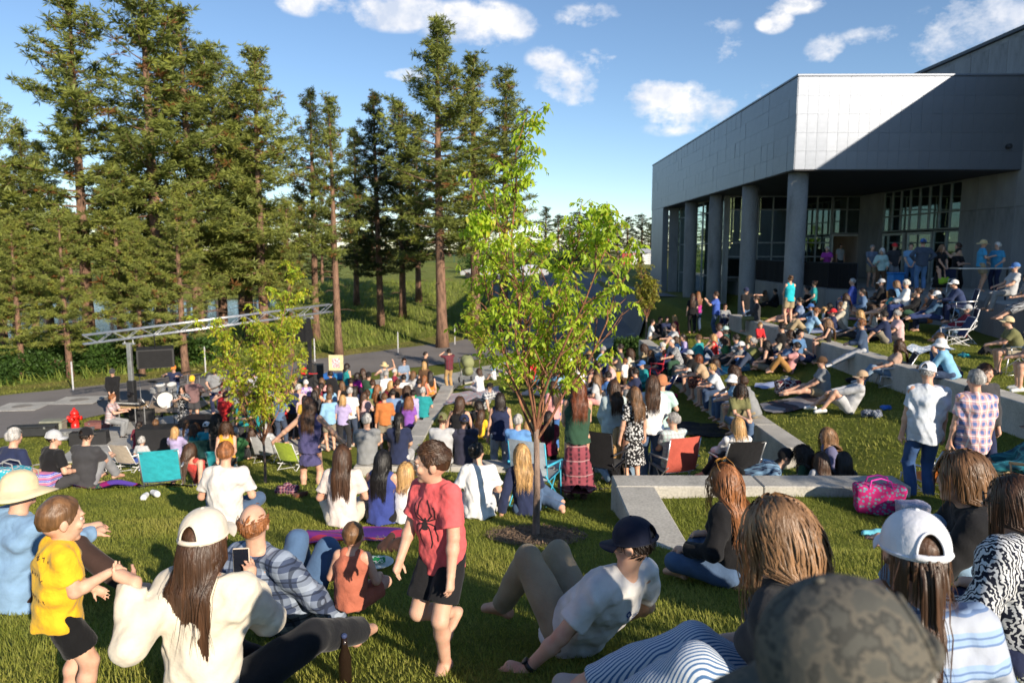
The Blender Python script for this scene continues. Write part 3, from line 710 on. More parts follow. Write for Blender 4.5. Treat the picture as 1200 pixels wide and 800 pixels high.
HEADM = {}
def headmesh(kind):
    if kind not in HEADM: HEADM[kind] = (cap_mesh if kind in ('cap', 'capback', 'sun', 'bucket', 'straw', 'fedora') else hair_mesh)(kind)
    return HEADM[kind]
def glasses_mesh():
    if 'gl' in HEADM: return HEADM['gl']
    mb = MB()
    for s in (-1, 1):
        mb.lathe([(.001, 0), (.022, 0), (.024, .003), (.022, .006), (.001, .007)], 12, (s*.032, .100, .012), Matrix.Rotation(-pi/2, 3, 'X'))
        mb.tube([(s*.056, .098, .018), (s*.078, .05, .018), (s*.080, -.01, .010)], .003, 5)
    mb.tube([(-.01, .106, .016), (.01, .106, .016)], .003, 5)
    HEADM['gl'] = shared(mb.mesh('glasses', True)); return HEADM['gl']
SKIN = {'a': (.62, .37, .26), 'b': (.52, .29, .19), 'c': (.42, .23, .15), 't': (.66, .36, .23)}
def skin(k='a'):
    n = 'skin_'+k
    if n in MATS: return MATS[n]
    m, N, L, b = nm(n); c = SKIN[k]
    t = tex(N, L, 'noise', 9, detail=5); L.new(ramp(N, L, t.outputs[0], [(.28, (c[0]*.92, c[1]*.74, c[2]*.72)), (.5, c), (.72, (min(1, c[0]*1.08), c[1]*1.12, c[2]*1.12))]), b.inputs['Base Color'])
    b.inputs['Roughness'].default_value = .52; b.inputs['Subsurface Weight'].default_value = .12; b.inputs['Subsurface Radius'].default_value = (.02, .008, .004); b.inputs['Subsurface Scale'].default_value = .5
    b.inputs['Specular IOR Level'].default_value = .35
    t2 = tex(N, L, 'noise', 140); bump(N, L, b, t2.outputs[0], .12, .003); MATS[n] = m; return m
HAIRC = {'dk': (.018, .011, .008), 'bl': (.008, .007, .007), 'br': (.055, .026, .013), 'lb': (.13, .065, .028), 'bd': (.42, .25, .10), 'gg': (.22, .085, .03), 'rd': (.13, .035, .012),
         'gy': (.34, .33, .32), 'wh': (.68, .65, .60), 'mx': (.20, .11, .055)}
def hairmat(k):
    n = 'hair_'+k
    if n in MATS: return MATS[n]
    m, N, L, b = nm(n); c = HAIRC[k]; t = tex(N, L, 'noise', 30, detail=4, mscale=(1, 1, .12))
    hi = 1.75 if k in ('mx', 'lb', 'bd') else 1.7
    L.new(ramp(N, L, t.outputs[0], [(.32, dk(c, .62)), (.5, c), (.66, dk(c, hi))]), b.inputs['Base Color'])
    b.inputs['Roughness'].default_value = .42; b.inputs['Specular IOR Level'].default_value = .45
    t2 = tex(N, L, 'noise', 120, mscale=(1, 1, .1)); bump(N, L, b, t2.outputs[0], .5, .006); MATS[n] = m; return m

CACHE = {}
def cached(key, fn):
    if key not in CACHE: CACHE[key] = shared(fn().mesh('soft'))
    return CACHE[key]
def colm(c): return c if not isinstance(c, (tuple, list)) else cloth(tuple(c))
def person(label, loc, face, pose='stand', build='m', top=('tee', (.5, .5, .5)), bot=('pants', (.05, .07, .12)), hair=('short', 'br'), hat=None, sk='a', s=1.0,
           shoes=None, h=.02, extra=None, hs=None, glasses=False, group=None, loose=1.0, pd=None, turn=None, limb=1.0, fine=False, bare=False, curl=(.5, .5), hem=-.10):
    """face: 0 looks away from the camera, 90 to the right, 180 towards it"""
    P = dict(POSES[pose]); P.update(pd or {})
    if turn is not None: P['hy'] = -turn
    key = (pose, build, repr(sorted(P.items())), h)
    J = joints(P, build); hs = hs or (1.32 if build == 'k' else 1.0); fc = h < .016
    root = thing('person', label, 'person', loc, -rad(face), group, s)
    bm = cached(key+('body', hs, fine, limb, bare), lambda: body_vox(J, h, fine, hs, bare, curl, True, limb))
    obj('body', bm, skin(sk), root)
    if top:
        am = .0045 if h > .012 else .006
        obj({'tank': 'tank_top', 'strap': 'tank_top', 'long': 'shirt', 'tee': 'shirt', 'hood': 'hooded_top'}[top[0]], cached(key+('top', top[0], loose, limb, hem), lambda: top_vox(J, h, top[0], loose, hs, am, 3, hem, limb)), colm(top[1]), root)
    if bot:
        obj({'pants': 'trousers', 'shorts': 'shorts'}.get(bot[0], 'skirt'), cached(key+('bot', bot[0], limb, loose), lambda: bottom_vox(J, h, bot[0], .004, 2, limb, 1.0)), colm(bot[1]), root)
    if shoes:
        for w_ in 'lr': obj('shoe', cached(key+('shoe', len(shoes) == 4, w_), lambda: shoe_vox(J, max(.01, h*.7), len(shoes) == 4, w_)), colm(shoes[:3]), root)
    M = Matrix(J['HM'].tolist()); e = M.to_euler(); H = tuple(J['head'])
    if hair and hat and hair[0] != 'buzz': hair = (('under' if hair[0] == 'short' else hair[0]+'_h'), hair[1])
    if hair: obj('hair', headmesh(hair[0]), hairmat(hair[1]), root, loc=H, rot=e, scale=hs*(1.0 if not hat else .97))
    if hat:
        rot = M.copy()
        if len(hat) > 2: rot = M @ Matrix.Rotation(rad(hat[2]), 3, 'Z')
        obj('hat' if hat[0] not in ('cap', 'capback') else 'cap', headmesh(hat[0]), colm(hat[1]), root, loc=tuple(J['head']+J['HM']@A3(0,-.004,-.012)*hs), rot=rot.to_euler(), scale=hs*1.02)
    if glasses: obj('sunglasses', glasses_mesh(), mat('dark_lens', (.01, .01, .012), .15, bmp=0), root, loc=H, rot=e, scale=hs)
    root['_j'] = 1; del root['_j']
    return root, J
def pose_h(pose, build='m', s=1.0, pd=None):
    P = dict(POSES[pose]); P.update(pd or {}); J = joints(P, build); return (J['head'][2]+.12*(1.3 if build == 'k' else 1))*s
# ------------------------------------------------------------------ ground sheet
def grid_lines(a, b, step, extra, far_lo, far_hi):
    xs = list(np.arange(a, b+1e-6, step))+extra; g = step; x = a
    while x > far_lo: g *= 1.18; x -= g; xs.append(x)
    g = step; x = b
    while x < far_hi: g *= 1.13; x += g; xs.append(x)
    return np.array(sorted(set(np.round(xs, 4))))
gx = grid_lines(-34, 22, .3, [-2.7, -2.6, -2.45, -2.35, 1.3, 1.42, 1.55, 1.65, 5.05, 5.16, 5.28, 5.4, 8.5, 8.6, 8.7, 8.8], -2600, 2600)
gy = grid_lines(-6, 52, .3, [8.75, 8.85, 9.0, 9.1, 12.25, 12.4, 12.6, 12.75, 27.1, 27.3, 27.5], -60, 2600)
GX, GY = np.meshgrid(gx, gy, indexing='ij'); GZ = ground(GX, GY)
ROAD_FAR = [(-260, 490), (0, 465), (160, 447), (380, 420), (470, 408), (560, 397.5), (600, 391), (640, 384)]
ROAD_NEAR = [(-260, 575), (0, 515), (62, 499), (160, 478), (300, 455), (470, 432), (600, 417.5), (700, 398)]
RF = [on_ray(*p, z=-5.88) for p in ROAD_FAR]; RN = [on_ray(*p, z=-5.86) for p in ROAD_NEAR]
yfar = np.interp(GX, [p.x for p in RF], [p.y for p in RF])
dist = GY-yfar                                   # metres beyond the far road edge
zone = np.where(dist > 0, 1.0, 0.0)+np.where(dist > 3.2, 1.0, 0)
zone = zone*(GX < 2+.0*GY)+np.where((GX >= 2) & (GY > 46), 1.3, 0)
V = np.stack([GX, GY, GZ], 2).reshape(-1, 3); nx, ny = len(gx), len(gy)
I = np.arange(nx*ny).reshape(nx, ny); Q = np.stack([I[:-1, :-1], I[1:, :-1], I[1:, 1:], I[:-1, 1:]], 2).reshape(-1, 4)
gme = mesh('ground', V, Q); at_ = gme.attributes.new('zone', 'FLOAT', 'POINT'); at_.data.foreach_set('value', zone.ravel().astype(np.float32))
def lawn_mat():
    m, N, L, b = nm('lawn_grass'); n1 = tex(N, L, 'noise', .35, detail=4); n2 = tex(N, L, 'noise', 9, detail=6, rough=.7); n3 = tex(N, L, 'noise', 90, detail=4)
    a = N.new('ShaderNodeAttribute'); a.attribute_name = 'zone'
    lawn = ramp(N, L, n2.outputs[0], [(.25, (.11, .135, .025)), (.5, (.18, .21, .04)), (.75, (.28, .27, .065))])
    dry = ramp(N, L, n1.outputs[0], [(.3, (.12, .15, .035)), (.6, (.26, .235, .075))])
    mead = ramp(N, L, n2.outputs[0], [(.3, (.11, .15, .03)), (.55, (.22, .25, .06)), (.75, (.38, .34, .12))])
    def mx(f, x, y):
        n = N.new('ShaderNodeMix'); n.data_type = 'RGBA'; L.new(f, n.inputs['Factor']); L.new(x, n.inputs['A']); L.new(y, n.inputs['B']); return n.outputs['Result']
    f1 = mth(N, L, 'ADD', a.outputs['Fac'], 0, True); f2 = mth(N, L, 'SUBTRACT', a.outputs['Fac'], 1, True)
    col = mx(f2, mx(f1, lawn, dry), mead)
    v = N.new('ShaderNodeMix'); v.data_type = 'RGBA'; v.blend_type = 'MULTIPLY'; v.inputs['Factor'].default_value = .8; L.new(col, v.inputs['A'])
    L.new(ramp(N, L, n1.outputs[0], [(.3, (.75, .8, .7)), (.7, (1.15, 1.1, 1.1))]), v.inputs['B']); L.new(v.outputs['Result'], b.inputs['Base Color'])
    b.inputs['Roughness'].default_value = .95; b.inputs['Specular IOR Level'].default_value = .1; bump(N, L, b, n3.outputs[0], 1.0, .05); return m
struct('ground', gme, lawn_mat())

def concrete(name='concrete', c=(.36, .345, .32), streak=True, rough=.85):
    if name in MATS: return MATS[name]
    m, N, L, b = nm(name); n1 = tex(N, L, 'noise', 1.3, detail=7, mscale=(1, 1, .35 if streak else 1), rough=.65); n2 = tex(N, L, 'noise', 35, detail=5); n3 = tex(N, L, 'noise', 6, detail=4)
    c0 = ramp(N, L, n1.outputs[0], [(.28, dk(c, .50)), (.42, dk(c, .86)), (.55, c), (.72, dk(c, 1.16))])
    v = N.new('ShaderNodeMix'); v.data_type = 'RGBA'; v.blend_type = 'MULTIPLY'; v.inputs['Factor'].default_value = 1; L.new(c0, v.inputs['A'])
    L.new(ramp(N, L, n2.outputs[0], [(.3, (.74, .74, .73)), (.5, (.97, .97, .97)), (.65, (1.08, 1.08, 1.07))]), v.inputs['B'])
    L.new(v.outputs['Result'], b.inputs['Base Color']); b.inputs['Roughness'].default_value = rough; b.inputs['Specular IOR Level'].default_value = .3
    bump(N, L, b, n2.outputs[0], .25, .01); MATS[name] = m; return m
CONC = concrete('bench_concrete', (.47, .45, .405), False); WALLC = concrete('wall_concrete', (.30, .31, .32)); PAVE = concrete('paving_concrete', (.44, .43, .40), False)
def strip(name, A, B, zoff, m, n=40, k=10, th=0):
    """sheet between two polylines of world points, laid zoff above the ground"""
    def along(P, t):
        P = [Vector(p) for p in P]; L = [0]
        for i in range(len(P)-1): L.append(L[-1]+(P[i+1]-P[i]).length)
        t *= L[-1]
        for i in range(len(P)-1):
            if t <= L[i+1]+1e-9: return P[i].lerp(P[i+1], (t-L[i])/(L[i+1]-L[i]))
        return P[-1]
    V = []
    for i in range(n+1):
        a, b = along(A, i/n), along(B, i/n)
        for j in range(k+1):
            p = a.lerp(b, j/k); V.append((p.x, p.y, G(p.x, p.y)+zoff))
    Fs = [(i*(k+1)+j, (i+1)*(k+1)+j, (i+1)*(k+1)+j+1, i*(k+1)+j+1) for i in range(n) for j in range(k)]
    nb = len(V)
    if th:
        V += [(x, y, z-th) for x, y, z in V]
        e = [(i*(k+1), (i+1)*(k+1)) for i in range(n)]+[(n*(k+1)+j, n*(k+1)+j+1) for j in range(k)]+[((i+1)*(k+1)+k, i*(k+1)+k) for i in range(n)]+[(j+1, j) for j in range(k)]
        Fs += [(a, b, b+nb, a+nb) for a, b in e]
    me = mesh(name, V, Fs, False); return struct(name, me, m)
def asphalt():
    m, N, L, b = nm('asphalt'); n1 = tex(N, L, 'noise', .5, detail=5); n2 = tex(N, L, 'noise', 70, detail=4)
    v = N.new('ShaderNodeMix'); v.data_type = 'RGBA'; v.blend_type = 'MULTIPLY'; v.inputs['Factor'].default_value = 1
    L.new(ramp(N, L, n1.outputs[0], [(.3, (.165, .15, .142)), (.7, (.215, .198, .188))]), v.inputs['A']); L.new(ramp(N, L, n2.outputs[0], [(.3, (.75, .75, .75)), (.7, (1.2, 1.2, 1.2))]), v.inputs['B'])
    L.new(v.outputs['Result'], b.inputs['Base Color']); b.inputs['Roughness'].default_value = .85; bump(N, L, b, n2.outputs[0], .5, .01); return m
ASPH = asphalt()
strip('road', RF, RN, .03, ASPH, 70, 14)
strip('parking_lot', [(-1.2, 47.5, 0), (-1.8, 60, 0), (-4, 86, 0)], [(10.6, 47.5, 0), (10.4, 60, 0), (10.4, 92, 0)], .06, ASPH, 40, 14)
for uv in ((21, 477.5), (88, 470)):             # two pale utility covers let into the road
    p = on_ray(uv[0]+5, uv[1]); t = thing('utility_slab', 'pale concrete slab with a round cover in the road, %s' % ('nearer the left photo edge' if uv[0] < 50 else 'nearer the standing man in black'), 'utility cover', (p.x, p.y, p.z+.034), rad(8))
    mb = MB(); mb.box(-.8, .8, -.75, .75, 0, .02, .005); part('slab', mb, PAVE, t)
    mb = MB(); mb.lathe([(.33, .0202), (.33, .03), (.30, .034)], 20); part('cover', mb, mat('iron_lid', (.25, .23, .21), .6), t)

# stage slab and walks
W = lambda L_, z=None: [on_ray(u, v) if z is None else on_ray(u, v, z=z) for u, v in L_]
strip('stage_slab', W([(58, 544), (150, 540), (240, 534), (400, 526), (488, 508)]), W([(125, 499), (240, 482), (380, 456), (470, 442), (508, 438)]), .05, PAVE, 44, 16, .2)
strip('sidewalk', W([(506, 442), (560, 432), (600, 423), (650, 411), (700, 399.5), (748, 389)]), W([(520, 461), (560, 447), (600, 437), (650, 424), (700, 412), (748, 398)]), .06, PAVE, 40, 5, .1)

# ------------------------------------------------------------------ concrete seat walls
def bench(label, x0, x1, y0, y1, top, h, n, name='seat_wall'):
    """a run of cast blocks with open joints"""
    t = thing(name, label, 'seat wall', (x0, y0, top-h)); lx, ly = x1-x0, y1-y0; alongx = lx > ly; L = lx if alongx else ly; me = None
    for i in range(n):
        mb = MB(); a = L/n*i+.004; b = L/n*(i+1)-.004; mb.box(0, (b-a) if alongx else lx, 0, ly if alongx else (b-a), 0, h, .016)
        if me is None: me = shared(mb.mesh())
        obj('block', me, CONC, t, loc=(a, 0, 0) if alongx else (0, a, 0))
    return t
bench('L-shaped pale concrete seat wall, the long arm that runs right behind the reclining man in a white T-shirt', 1.24, 4.9, 8.70, 9.16, -2.90, .95, 2)
bench('short arm of the foreground concrete seat wall pointing towards the reclining man', 1.24, 1.72, 6.7, 8.695, -2.90, .75, 1)
bench('low concrete seat wall crossing the middle lawn behind the woman in the long maroon skirt', -2.85, 2.25, 12.3, 12.76, -3.76, .8, 3)
bench('long concrete seat wall running away left of centre beside the standing crowd, its near run', -2.78, -2.32, 12.77, 20.0, -4.74, 1.3, 4)
bench('farther run of the long concrete seat wall left of centre, near the sidewalk photographer', -2.78, -2.32, 20.01, 26.6, -5.0, 1.1, 4)
bench('concrete seat wall under the seated row in the middle of the crowd, its far end by the young tree', 4.98, 5.44, 13.0, 29.2, -3.60, 1.2, 9)
bench('upper concrete seat wall where the girl in black and the woman in navy sit', 8.36, 8.82, 9.4, 28.4, -2.50, 1.1, 11)
bench('far low concrete seat wall beside the patterned picnic blanket left of centre', -2.3, .8, 27.05, 27.5, -5.28, .9, 2)

# ------------------------------------------------------------------ building
METAL = mat('zinc_panel', (.20, .222, .262), .46, .68, .10, 1.1, .12, 5, .02)
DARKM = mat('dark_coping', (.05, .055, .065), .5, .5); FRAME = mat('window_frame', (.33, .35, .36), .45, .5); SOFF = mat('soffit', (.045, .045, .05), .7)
def glass_mat():
    m, N, L, b = nm('window_glass'); out = N['Material Output']
    tr = N.new('ShaderNodeBsdfTransparent'); tr.inputs[0].default_value = (.30, .40, .40, 1); gl = N.new('ShaderNodeBsdfGlossy'); gl.inputs['Roughness'].default_value = .02; gl.inputs['Color'].default_value = (.8, .95, .95, 1)
    lw = N.new('ShaderNodeLayerWeight'); lw.inputs['Blend'].default_value = .35; f = mth(N, L, 'ADD', mth(N, L, 'MULTIPLY', lw.outputs['Facing'], .7), .16, True)
    n = tex(N, L, 'noise', .6, detail=1); bp = N.new('ShaderNodeBump'); bp.inputs['Strength'].default_value = .08; L.new(n.outputs[0], bp.inputs['Height']); L.new(bp.outputs[0], gl.inputs['Normal'])
    mx = N.new('ShaderNodeMixShader'); L.new(f, mx.inputs[0]); L.new(tr.outputs[0], mx.inputs[1]); L.new(gl.outputs[0], mx.inputs[2]); L.new(mx.outputs[0], out.inputs[0]); return m
GLASS = glass_mat()
BX, BY, Z0, Z1, HX, PZ = 10.85, 29.0, 3.12, 6.66, 19.7, -1.6
bld = thing('arts_building', 'grey zinc and concrete hall with round columns and a dark glazed porch', 'building', (BX, BY, PZ))
def bp(name, mb, m, **k):   # building parts are written in world coordinates
    o = part(name, mb, m, bld, **k); o.location = Vector(k.get('loc') or (0, 0, 0))-bld.location; return o
mb = MB(); mb.box(BX+.03, 20.6, BY+.03, 59, Z0, Z1-.03); fas = bp('fascia', mb, METAL)
mb = MB(); mb.box(BX-.03, 19.72, BY-.03, 59.05, Z1-.03, Z1+.05, .01); bp('roof_edge', mb, METAL)
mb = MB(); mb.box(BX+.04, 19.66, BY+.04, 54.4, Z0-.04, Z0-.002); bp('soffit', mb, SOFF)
pm = {}
def panel(w, h):
    if (w, h) not in pm: q = MB(); q.box(.0012, w-.0012, -.028, .0, .0012, h-.0012, .0022); pm[w, h] = shared(q.mesh())
    return pm[w, h]
rows = 5; ph_ = (Z1-Z0-.05)/rows; pr = random.Random(5)
o0 = fas.location
for i in range(22):
    for j in range(rows):
        o = obj('cladding_panel', panel(.4, round(ph_, 3)), METAL, fas, loc=(BX+.03+i*.4009, BY+.03, Z0+j*ph_+(.0 if i % 2 else 0))); o.rotation_euler = (pr.uniform(-.006, .006), 0, pr.uniform(-.010, .010))
for i in range(38):
    for j in range(rows):
        o = obj('cladding_panel', panel(.79, round(ph_, 3)), METAL, fas, loc=(BX+.03, 59-i*.789, Z0+j*ph_)); o.rotation_euler = (pr.uniform(-.005, .005), 0, -pi/2+pr.uniform(-.010, .010))
for c in fas.children: c.location = c.location-fas.matrix_world.translation if False else c.location
mb = MB(); mb.lathe([(.10, 0), (.10, .14), (.06, .2)], 12, (19.1, BY-.0, 3.98), Matrix.Rotation(pi/2, 3, 'X')); bp('fascia_fixture', mb, DARKM)  # small round dark fixture on the front fascia, gives no light
for k, Y in enumerate((30, 36, 42, 48)):
    mb = MB(); mb.lathe([(.39, -7), (.39, -1.2), (.388, 1.6), (.39, Z0-.03)], 28, (11.42, Y, 0)); bp('column', mb, WALLC, ) ; 
    for p_ in bld.children:
        pass
for o in bld.children:
    if o.name.startswith('column'): o.data.polygons.foreach_set('use_smooth', np.ones(len(o.data.polygons), bool))
# end wall of the box that comes down to the ground, concrete return, glazed strip
mb = MB(); mb.box(BX+.03, 11.3, 54.5, 59, -7, Z0); bp('end_wall', mb, METAL)
mb = MB(); mb.box(BX+.5, 12.0, 54.2, 54.45, -7, Z0-.05); bp('return_wall', mb, WALLC)
mb = MB(); mb.box(12.0, 12.7, 54.25, 54.3, -7, Z0-.05); bp('window_pane', mb, GLASS)
mb = MB(); mb.box(11.98, 12.24, 42.2, 42.5, -7, Z0-.05); bp('corner_pillar', mb, concrete('pale_pillar', (.5, .5, .48)))
def glazing(name, ax, c, a, b, z0, z1, cols, zs, label=None, recess=.05):
    """ax 'x': plane y=c running along x; ax 'y': plane x=c running along y"""
    w = MB(); fr = .035
    for i in range(cols+1):
        s = a+(b-a)*i/cols
        w.box(*((s-fr, s+fr, c-.06, c+.06) if ax == 'x' else (c-.06, c+.06, s-fr, s+fr)), z0, z1)
    for z in [z0+fr]+zs+[z1-fr]:
        w.box(*((a+fr, b-fr, c-.05, c+.05) if ax == 'x' else (c-.05, c+.05, a+fr, b-fr)), z-fr, z+fr)
    f = bp('window', w, FRAME); ZZ = [z0]+zs+[z1]
    for i in range(cols):
        for j in range(len(ZZ)-1):
            s0, s1 = a+(b-a)*i/cols+fr, a+(b-a)*(i+1)/cols-fr; m2 = MB()
            m2.box(*((s0, s1, c-.008, c+.008) if ax == 'x' else (c-.008, c+.008, s0, s1)), ZZ[j]+fr+.002, ZZ[j+1]-fr-.002); obj('pane', m2.mesh(), GLASS, f)
    return f
glazing('w', 'x', 42.4, 12.25, 18.15, PZ, Z0-.05, 7, [-.38, .42, 2.3])
glazing('w', 'x', 42.4, 18.2, 19.85, .92, Z0-.05, 2, [2.3])
glazing('w', 'y', 19.85, 32.85, 39.75, .95, Z0-.05, 8, [1.75])
glazing('w', 'y', 19.85, 32.85, 34.9, PZ, .9, 2, [])
glazing('w', 'y', 12.1, 42.7, 54.1, -6, Z0-.05, 7, [-3.9, -1.6, .4, 2.3])
for (y0, y1) in ((35.0, 37.2), (37.5, 39.7)):      # two glazed doors
    w = MB(); f_ = .09
    for s in (y0, y1-f_): w.box(19.78, 19.90, s, s+f_, PZ+.01, .88)
    w.box(19.78, 19.90, y0+f_, y1-f_, .76, .88); w.box(19.78, 19.90, y0+f_, y1-f_, PZ+.01, PZ+.2)
    d = bp('door', w, mat('door_frame_light', (.62, .66, .64), .4, .3)); m2 = MB(); m2.box(19.83, 19.845, y0+f_, y1-f_, PZ+.2, .76); obj('pane', m2.mesh(), GLASS, d)
    m2 = MB(); m2.tube([(19.70, y0+.2, -.7), (19.70, y0+.2, -.3)], .02, 6); obj('handle', m2.mesh(), FRAME, d)
w = MB()
for s in (18.2, 19.75): w.box(s, s+.08, 42.3, 42.45, PZ+.01, .88)
w.box(18.28, 19.75, 42.3, 42.45, .8, .88); bp('door_frame', w, mat('door_frame_light', (.62, .66, .64)))
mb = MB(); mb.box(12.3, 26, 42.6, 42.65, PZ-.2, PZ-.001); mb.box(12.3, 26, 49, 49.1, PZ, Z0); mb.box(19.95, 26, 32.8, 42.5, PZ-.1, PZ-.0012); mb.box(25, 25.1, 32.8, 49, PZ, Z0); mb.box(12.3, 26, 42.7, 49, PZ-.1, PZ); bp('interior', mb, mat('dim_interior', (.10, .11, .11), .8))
em, N_, L_, b_ = nm('warm_bulb'); b_.inputs['Emission Color'].default_value = (1, .66, .3, 1); b_.inputs['Emission Strength'].default_value = 6
for (u, v) in ((859, 271), (855, 277), (855, 282), (867, 281), (855, 290), (883.5, 268.5), (890, 274), (884, 279), (868, 271), (858, 285), (956.5, 279)):
    p = at_y(u, v, 43.4); q = MB(); q.lathe([(.01, -.05), (.05, -.02), (.05, .02), (.01, .05)], 8, tuple(p)); q.tube([(p.x, p.y, p.z+.05), (p.x, p.y, Z0-.1)], .004, 3); bp('pendant_lamp', q, em)
# hall
mb = MB(); mb.box(HX+.12, 46, 14, 32.78, -7, 8.5); mb.box(20.62, 46, 32.78, 75, Z0+.001, 8.499); mb.box(HX+.121, 46, 39.85, 75, -7, Z0); bp('hall_core', mb, WALLC)
mb = MB(); mb.box(HX-.06, 46.1, 13.9, 75.1, 8.5, 8.66, .02); bp('coping', mb, DARKM)
hw = MB(); hw.box(HX+.05, HX+.119, 14, 32.78, -7, 8.49); hw.box(HX+.05, 20.6, 39.9, 42.35, PZ, Z0-.05); hw.box(HX+.05, 20.6, 32.8, 76, Z1+.1, 8.49); hwall = bp('hall_wall', hw, WALLC)
wp = {}
def wallpanel(y, z0, z1, w=1.19):
    k = (round(z1-z0, 3), w)
    if k not in wp: q = MB(); q.box(0, .048, .008, w-.008, .006, z1-z0-.006, .008); wp[k] = shared(q.mesh())
    obj('wall_panel', wp[k], WALLC, hwall, loc=(HX, y, z0))
for i in range(15):
    for (a, b) in ((-1.6, 1.7), (1.7, 5.0), (5.0, 8.3)): wallpanel(32.78-1.19*(i+1), a, b)
for i in range(9): wallpanel(32.8+1.19*i, 6.78, 8.3)
for i in range(2): wallpanel(39.95+1.19*i, -1.58, 1.5); wallpanel(39.95+1.19*i, 1.5, 3.05)
# patio plinth
poly = [(13.0, 46), (13.0, 30.5), (15.3, 24.4), (13.9, 19.6), (14.2, 13.9), (HX+.04, 13.9), (HX+.04, 32.7), (26, 32.7), (26, 46)]
mb = MB(); n = len(poly); mb.add([(x, y, PZ) for x, y in poly]+[(x, y, -7) for x, y in poly], [tuple(range(n))[::-1]]+[(i, (i+1) % n, (i+1) % n+n, i+n) for i in range(n)])
me = mb.mesh(); pt = thing('patio_terrace', 'raised concrete terrace in front of the glazed porch', 'terrace', (13, 30, PZ)); o = obj('plinth', me, WALLC, pt); o.location = -Vector(pt.location)
mb = MB(); mb.add([(x, y, PZ+.004) for x, y in poly], [tuple(range(n))[::-1]]); o = obj('paving', mb.mesh(), PAVE, pt); o.location = -Vector(pt.location)
# plinth facing panels
def facing(p, q, z0, z1, nn):
    p, q = Vector((*p, 0)), Vector((*q, 0)); d = (q-p); ang = math.atan2(d.y, d.x)
    for i in range(nn):
        w = d.length/nn; m2 = MB(); m2.box(.006, w-.006, -.03, 0, 0, z1-z0, .006); s = p+d*(i/nn)
        o = obj('wall_panel', m2.mesh(), WALLC, pt); o.location = Vector((s.x, s.y, z0))-pt.location; o.rotation_euler = (0, 0, ang)
facing((13.0, 44.5), (13.0, 30.5), -6.6, PZ-.01, 7); facing((13.0, 30.5), (15.3, 24.4), -4, PZ-.01, 4); facing((15.3, 24.4), (13.9, 19.6), -4, PZ-.01, 4); facing((13.9, 19.6), (14.2, 13.9), -4, PZ-.01, 3)
# railing with black fabric
rl = thing('terrace_railing', 'terrace railing covered with black fabric between the columns', 'railing', (13.1, 30.6, PZ))
RP = [(13.1, 44.6), (13.1, 30.6), (13.62, 29.15)]
mb = MB(); mb.tube([(x, y, PZ+1.07) for x, y in RP], .022, 8); o = part('handrail', mb, DARKM, rl); o.location = -Vector(rl.location)
for (x, y) in [(13.1, 30.6+i*2.33) for i in range(7)]+[(13.62, 29.15)]:
    mb = MB(); mb.box(-.02, .02, -.02, .02, 0, 1.06); part('post', mb, DARKM, rl, loc=(x-13.1, y-30.6, 0))
BLK = mat('black_fabric', (.006, .006, .008), .95, bmp=.3, bscale=6, bd=.04)
for a, b in ((RP[0], RP[1]), (RP[1], RP[2])):
    a, b = Vector((*a, 0)), Vector((*b, 0)); mb = MB(); nn = 60
    def fn(u, v, a=a, b=b):
        p = a.lerp(b, u); w = .015*sin(u*97)+.01*sin(u*41); return (p.x-13.1-.03+w, p.y-30.6, .04+v*1.02+.0*w)
    mb.sheet(fn, nn, 4); part('fabric', mb, BLK, rl, smooth=True)
# ------------------------------------------------------------------ foliage helpers
def leafmat(name, c, var=.35, rough=.55, trans=.25, scale=1.2):
    m, N, L, b = nm(name); n = tex(N, L, 'noise', scale, detail=3)
    L.new(ramp(N, L, n.outputs[0], [(.3, dk(c, 1-var)), (.5, c), (.72, (min(1, c[0]*(1+var*1.4)), c[1]*(1+var), c[2]))]), b.inputs['Base Color'])
    b.inputs['Roughness'].default_value = rough; b.inputs['Specular IOR Level'].default_value = .3
    out = N['Material Output']; tl = N.new('ShaderNodeBsdfTranslucent'); tl.inputs[0].default_value = (c[0]*1.9, c[1]*1.9, c[2]*1.0, 1)
    mx = N.new('ShaderNodeMixShader'); mx.inputs[0].default_value = trans; L.new(b.outputs[0], mx.inputs[1]); L.new(tl.outputs[0], mx.inputs[2]); L.new(mx.outputs[0], out.inputs[0]); return m
def blades(P, D, U, L, w):
    """thin kite-shaped faces: base points P, direction D, width direction U, lengths L, widths w"""
    L = np.asarray(L)[:, None]; w = np.asarray(w)[:, None]
    a = P; b = P+D*L*.45+U*w; c = P+D*L; d = P+D*L*.45-U*w
    V = np.stack([a, b, c, d], 1).reshape(-1, 3); return V, np.arange(len(V)).reshape(-1, 4)
def unit(v): return v/np.maximum(np.linalg.norm(v, axis=-1, keepdims=True), 1e-9)
BARK = None
def bark_mat(name, c, sc=6):
    m, N, L, b = nm(name); n = tex(N, L, 'noise', sc, detail=7, mscale=(1, 1, .25), rough=.7)
    L.new(ramp(N, L, n.outputs[0], [(.35, dk(c, .35)), (.5, c), (.68, dk(c, 1.5))]), b.inputs['Base Color']); b.inputs['Roughness'].default_value = .9; bump(N, L, b, n.outputs[0], .9, .06); return m
PBARK = bark_mat('pine_bark', (.20, .115, .075)); NEED = [leafmat('pine_needles', (.15, .18, .04), .45, .6, .12, .9), leafmat('pine_needles_dark', (.06, .08, .024), .4, .6, .1, .9), leafmat('pine_needles_pale', (.20, .23, .052), .4, .6, .15, .9)]
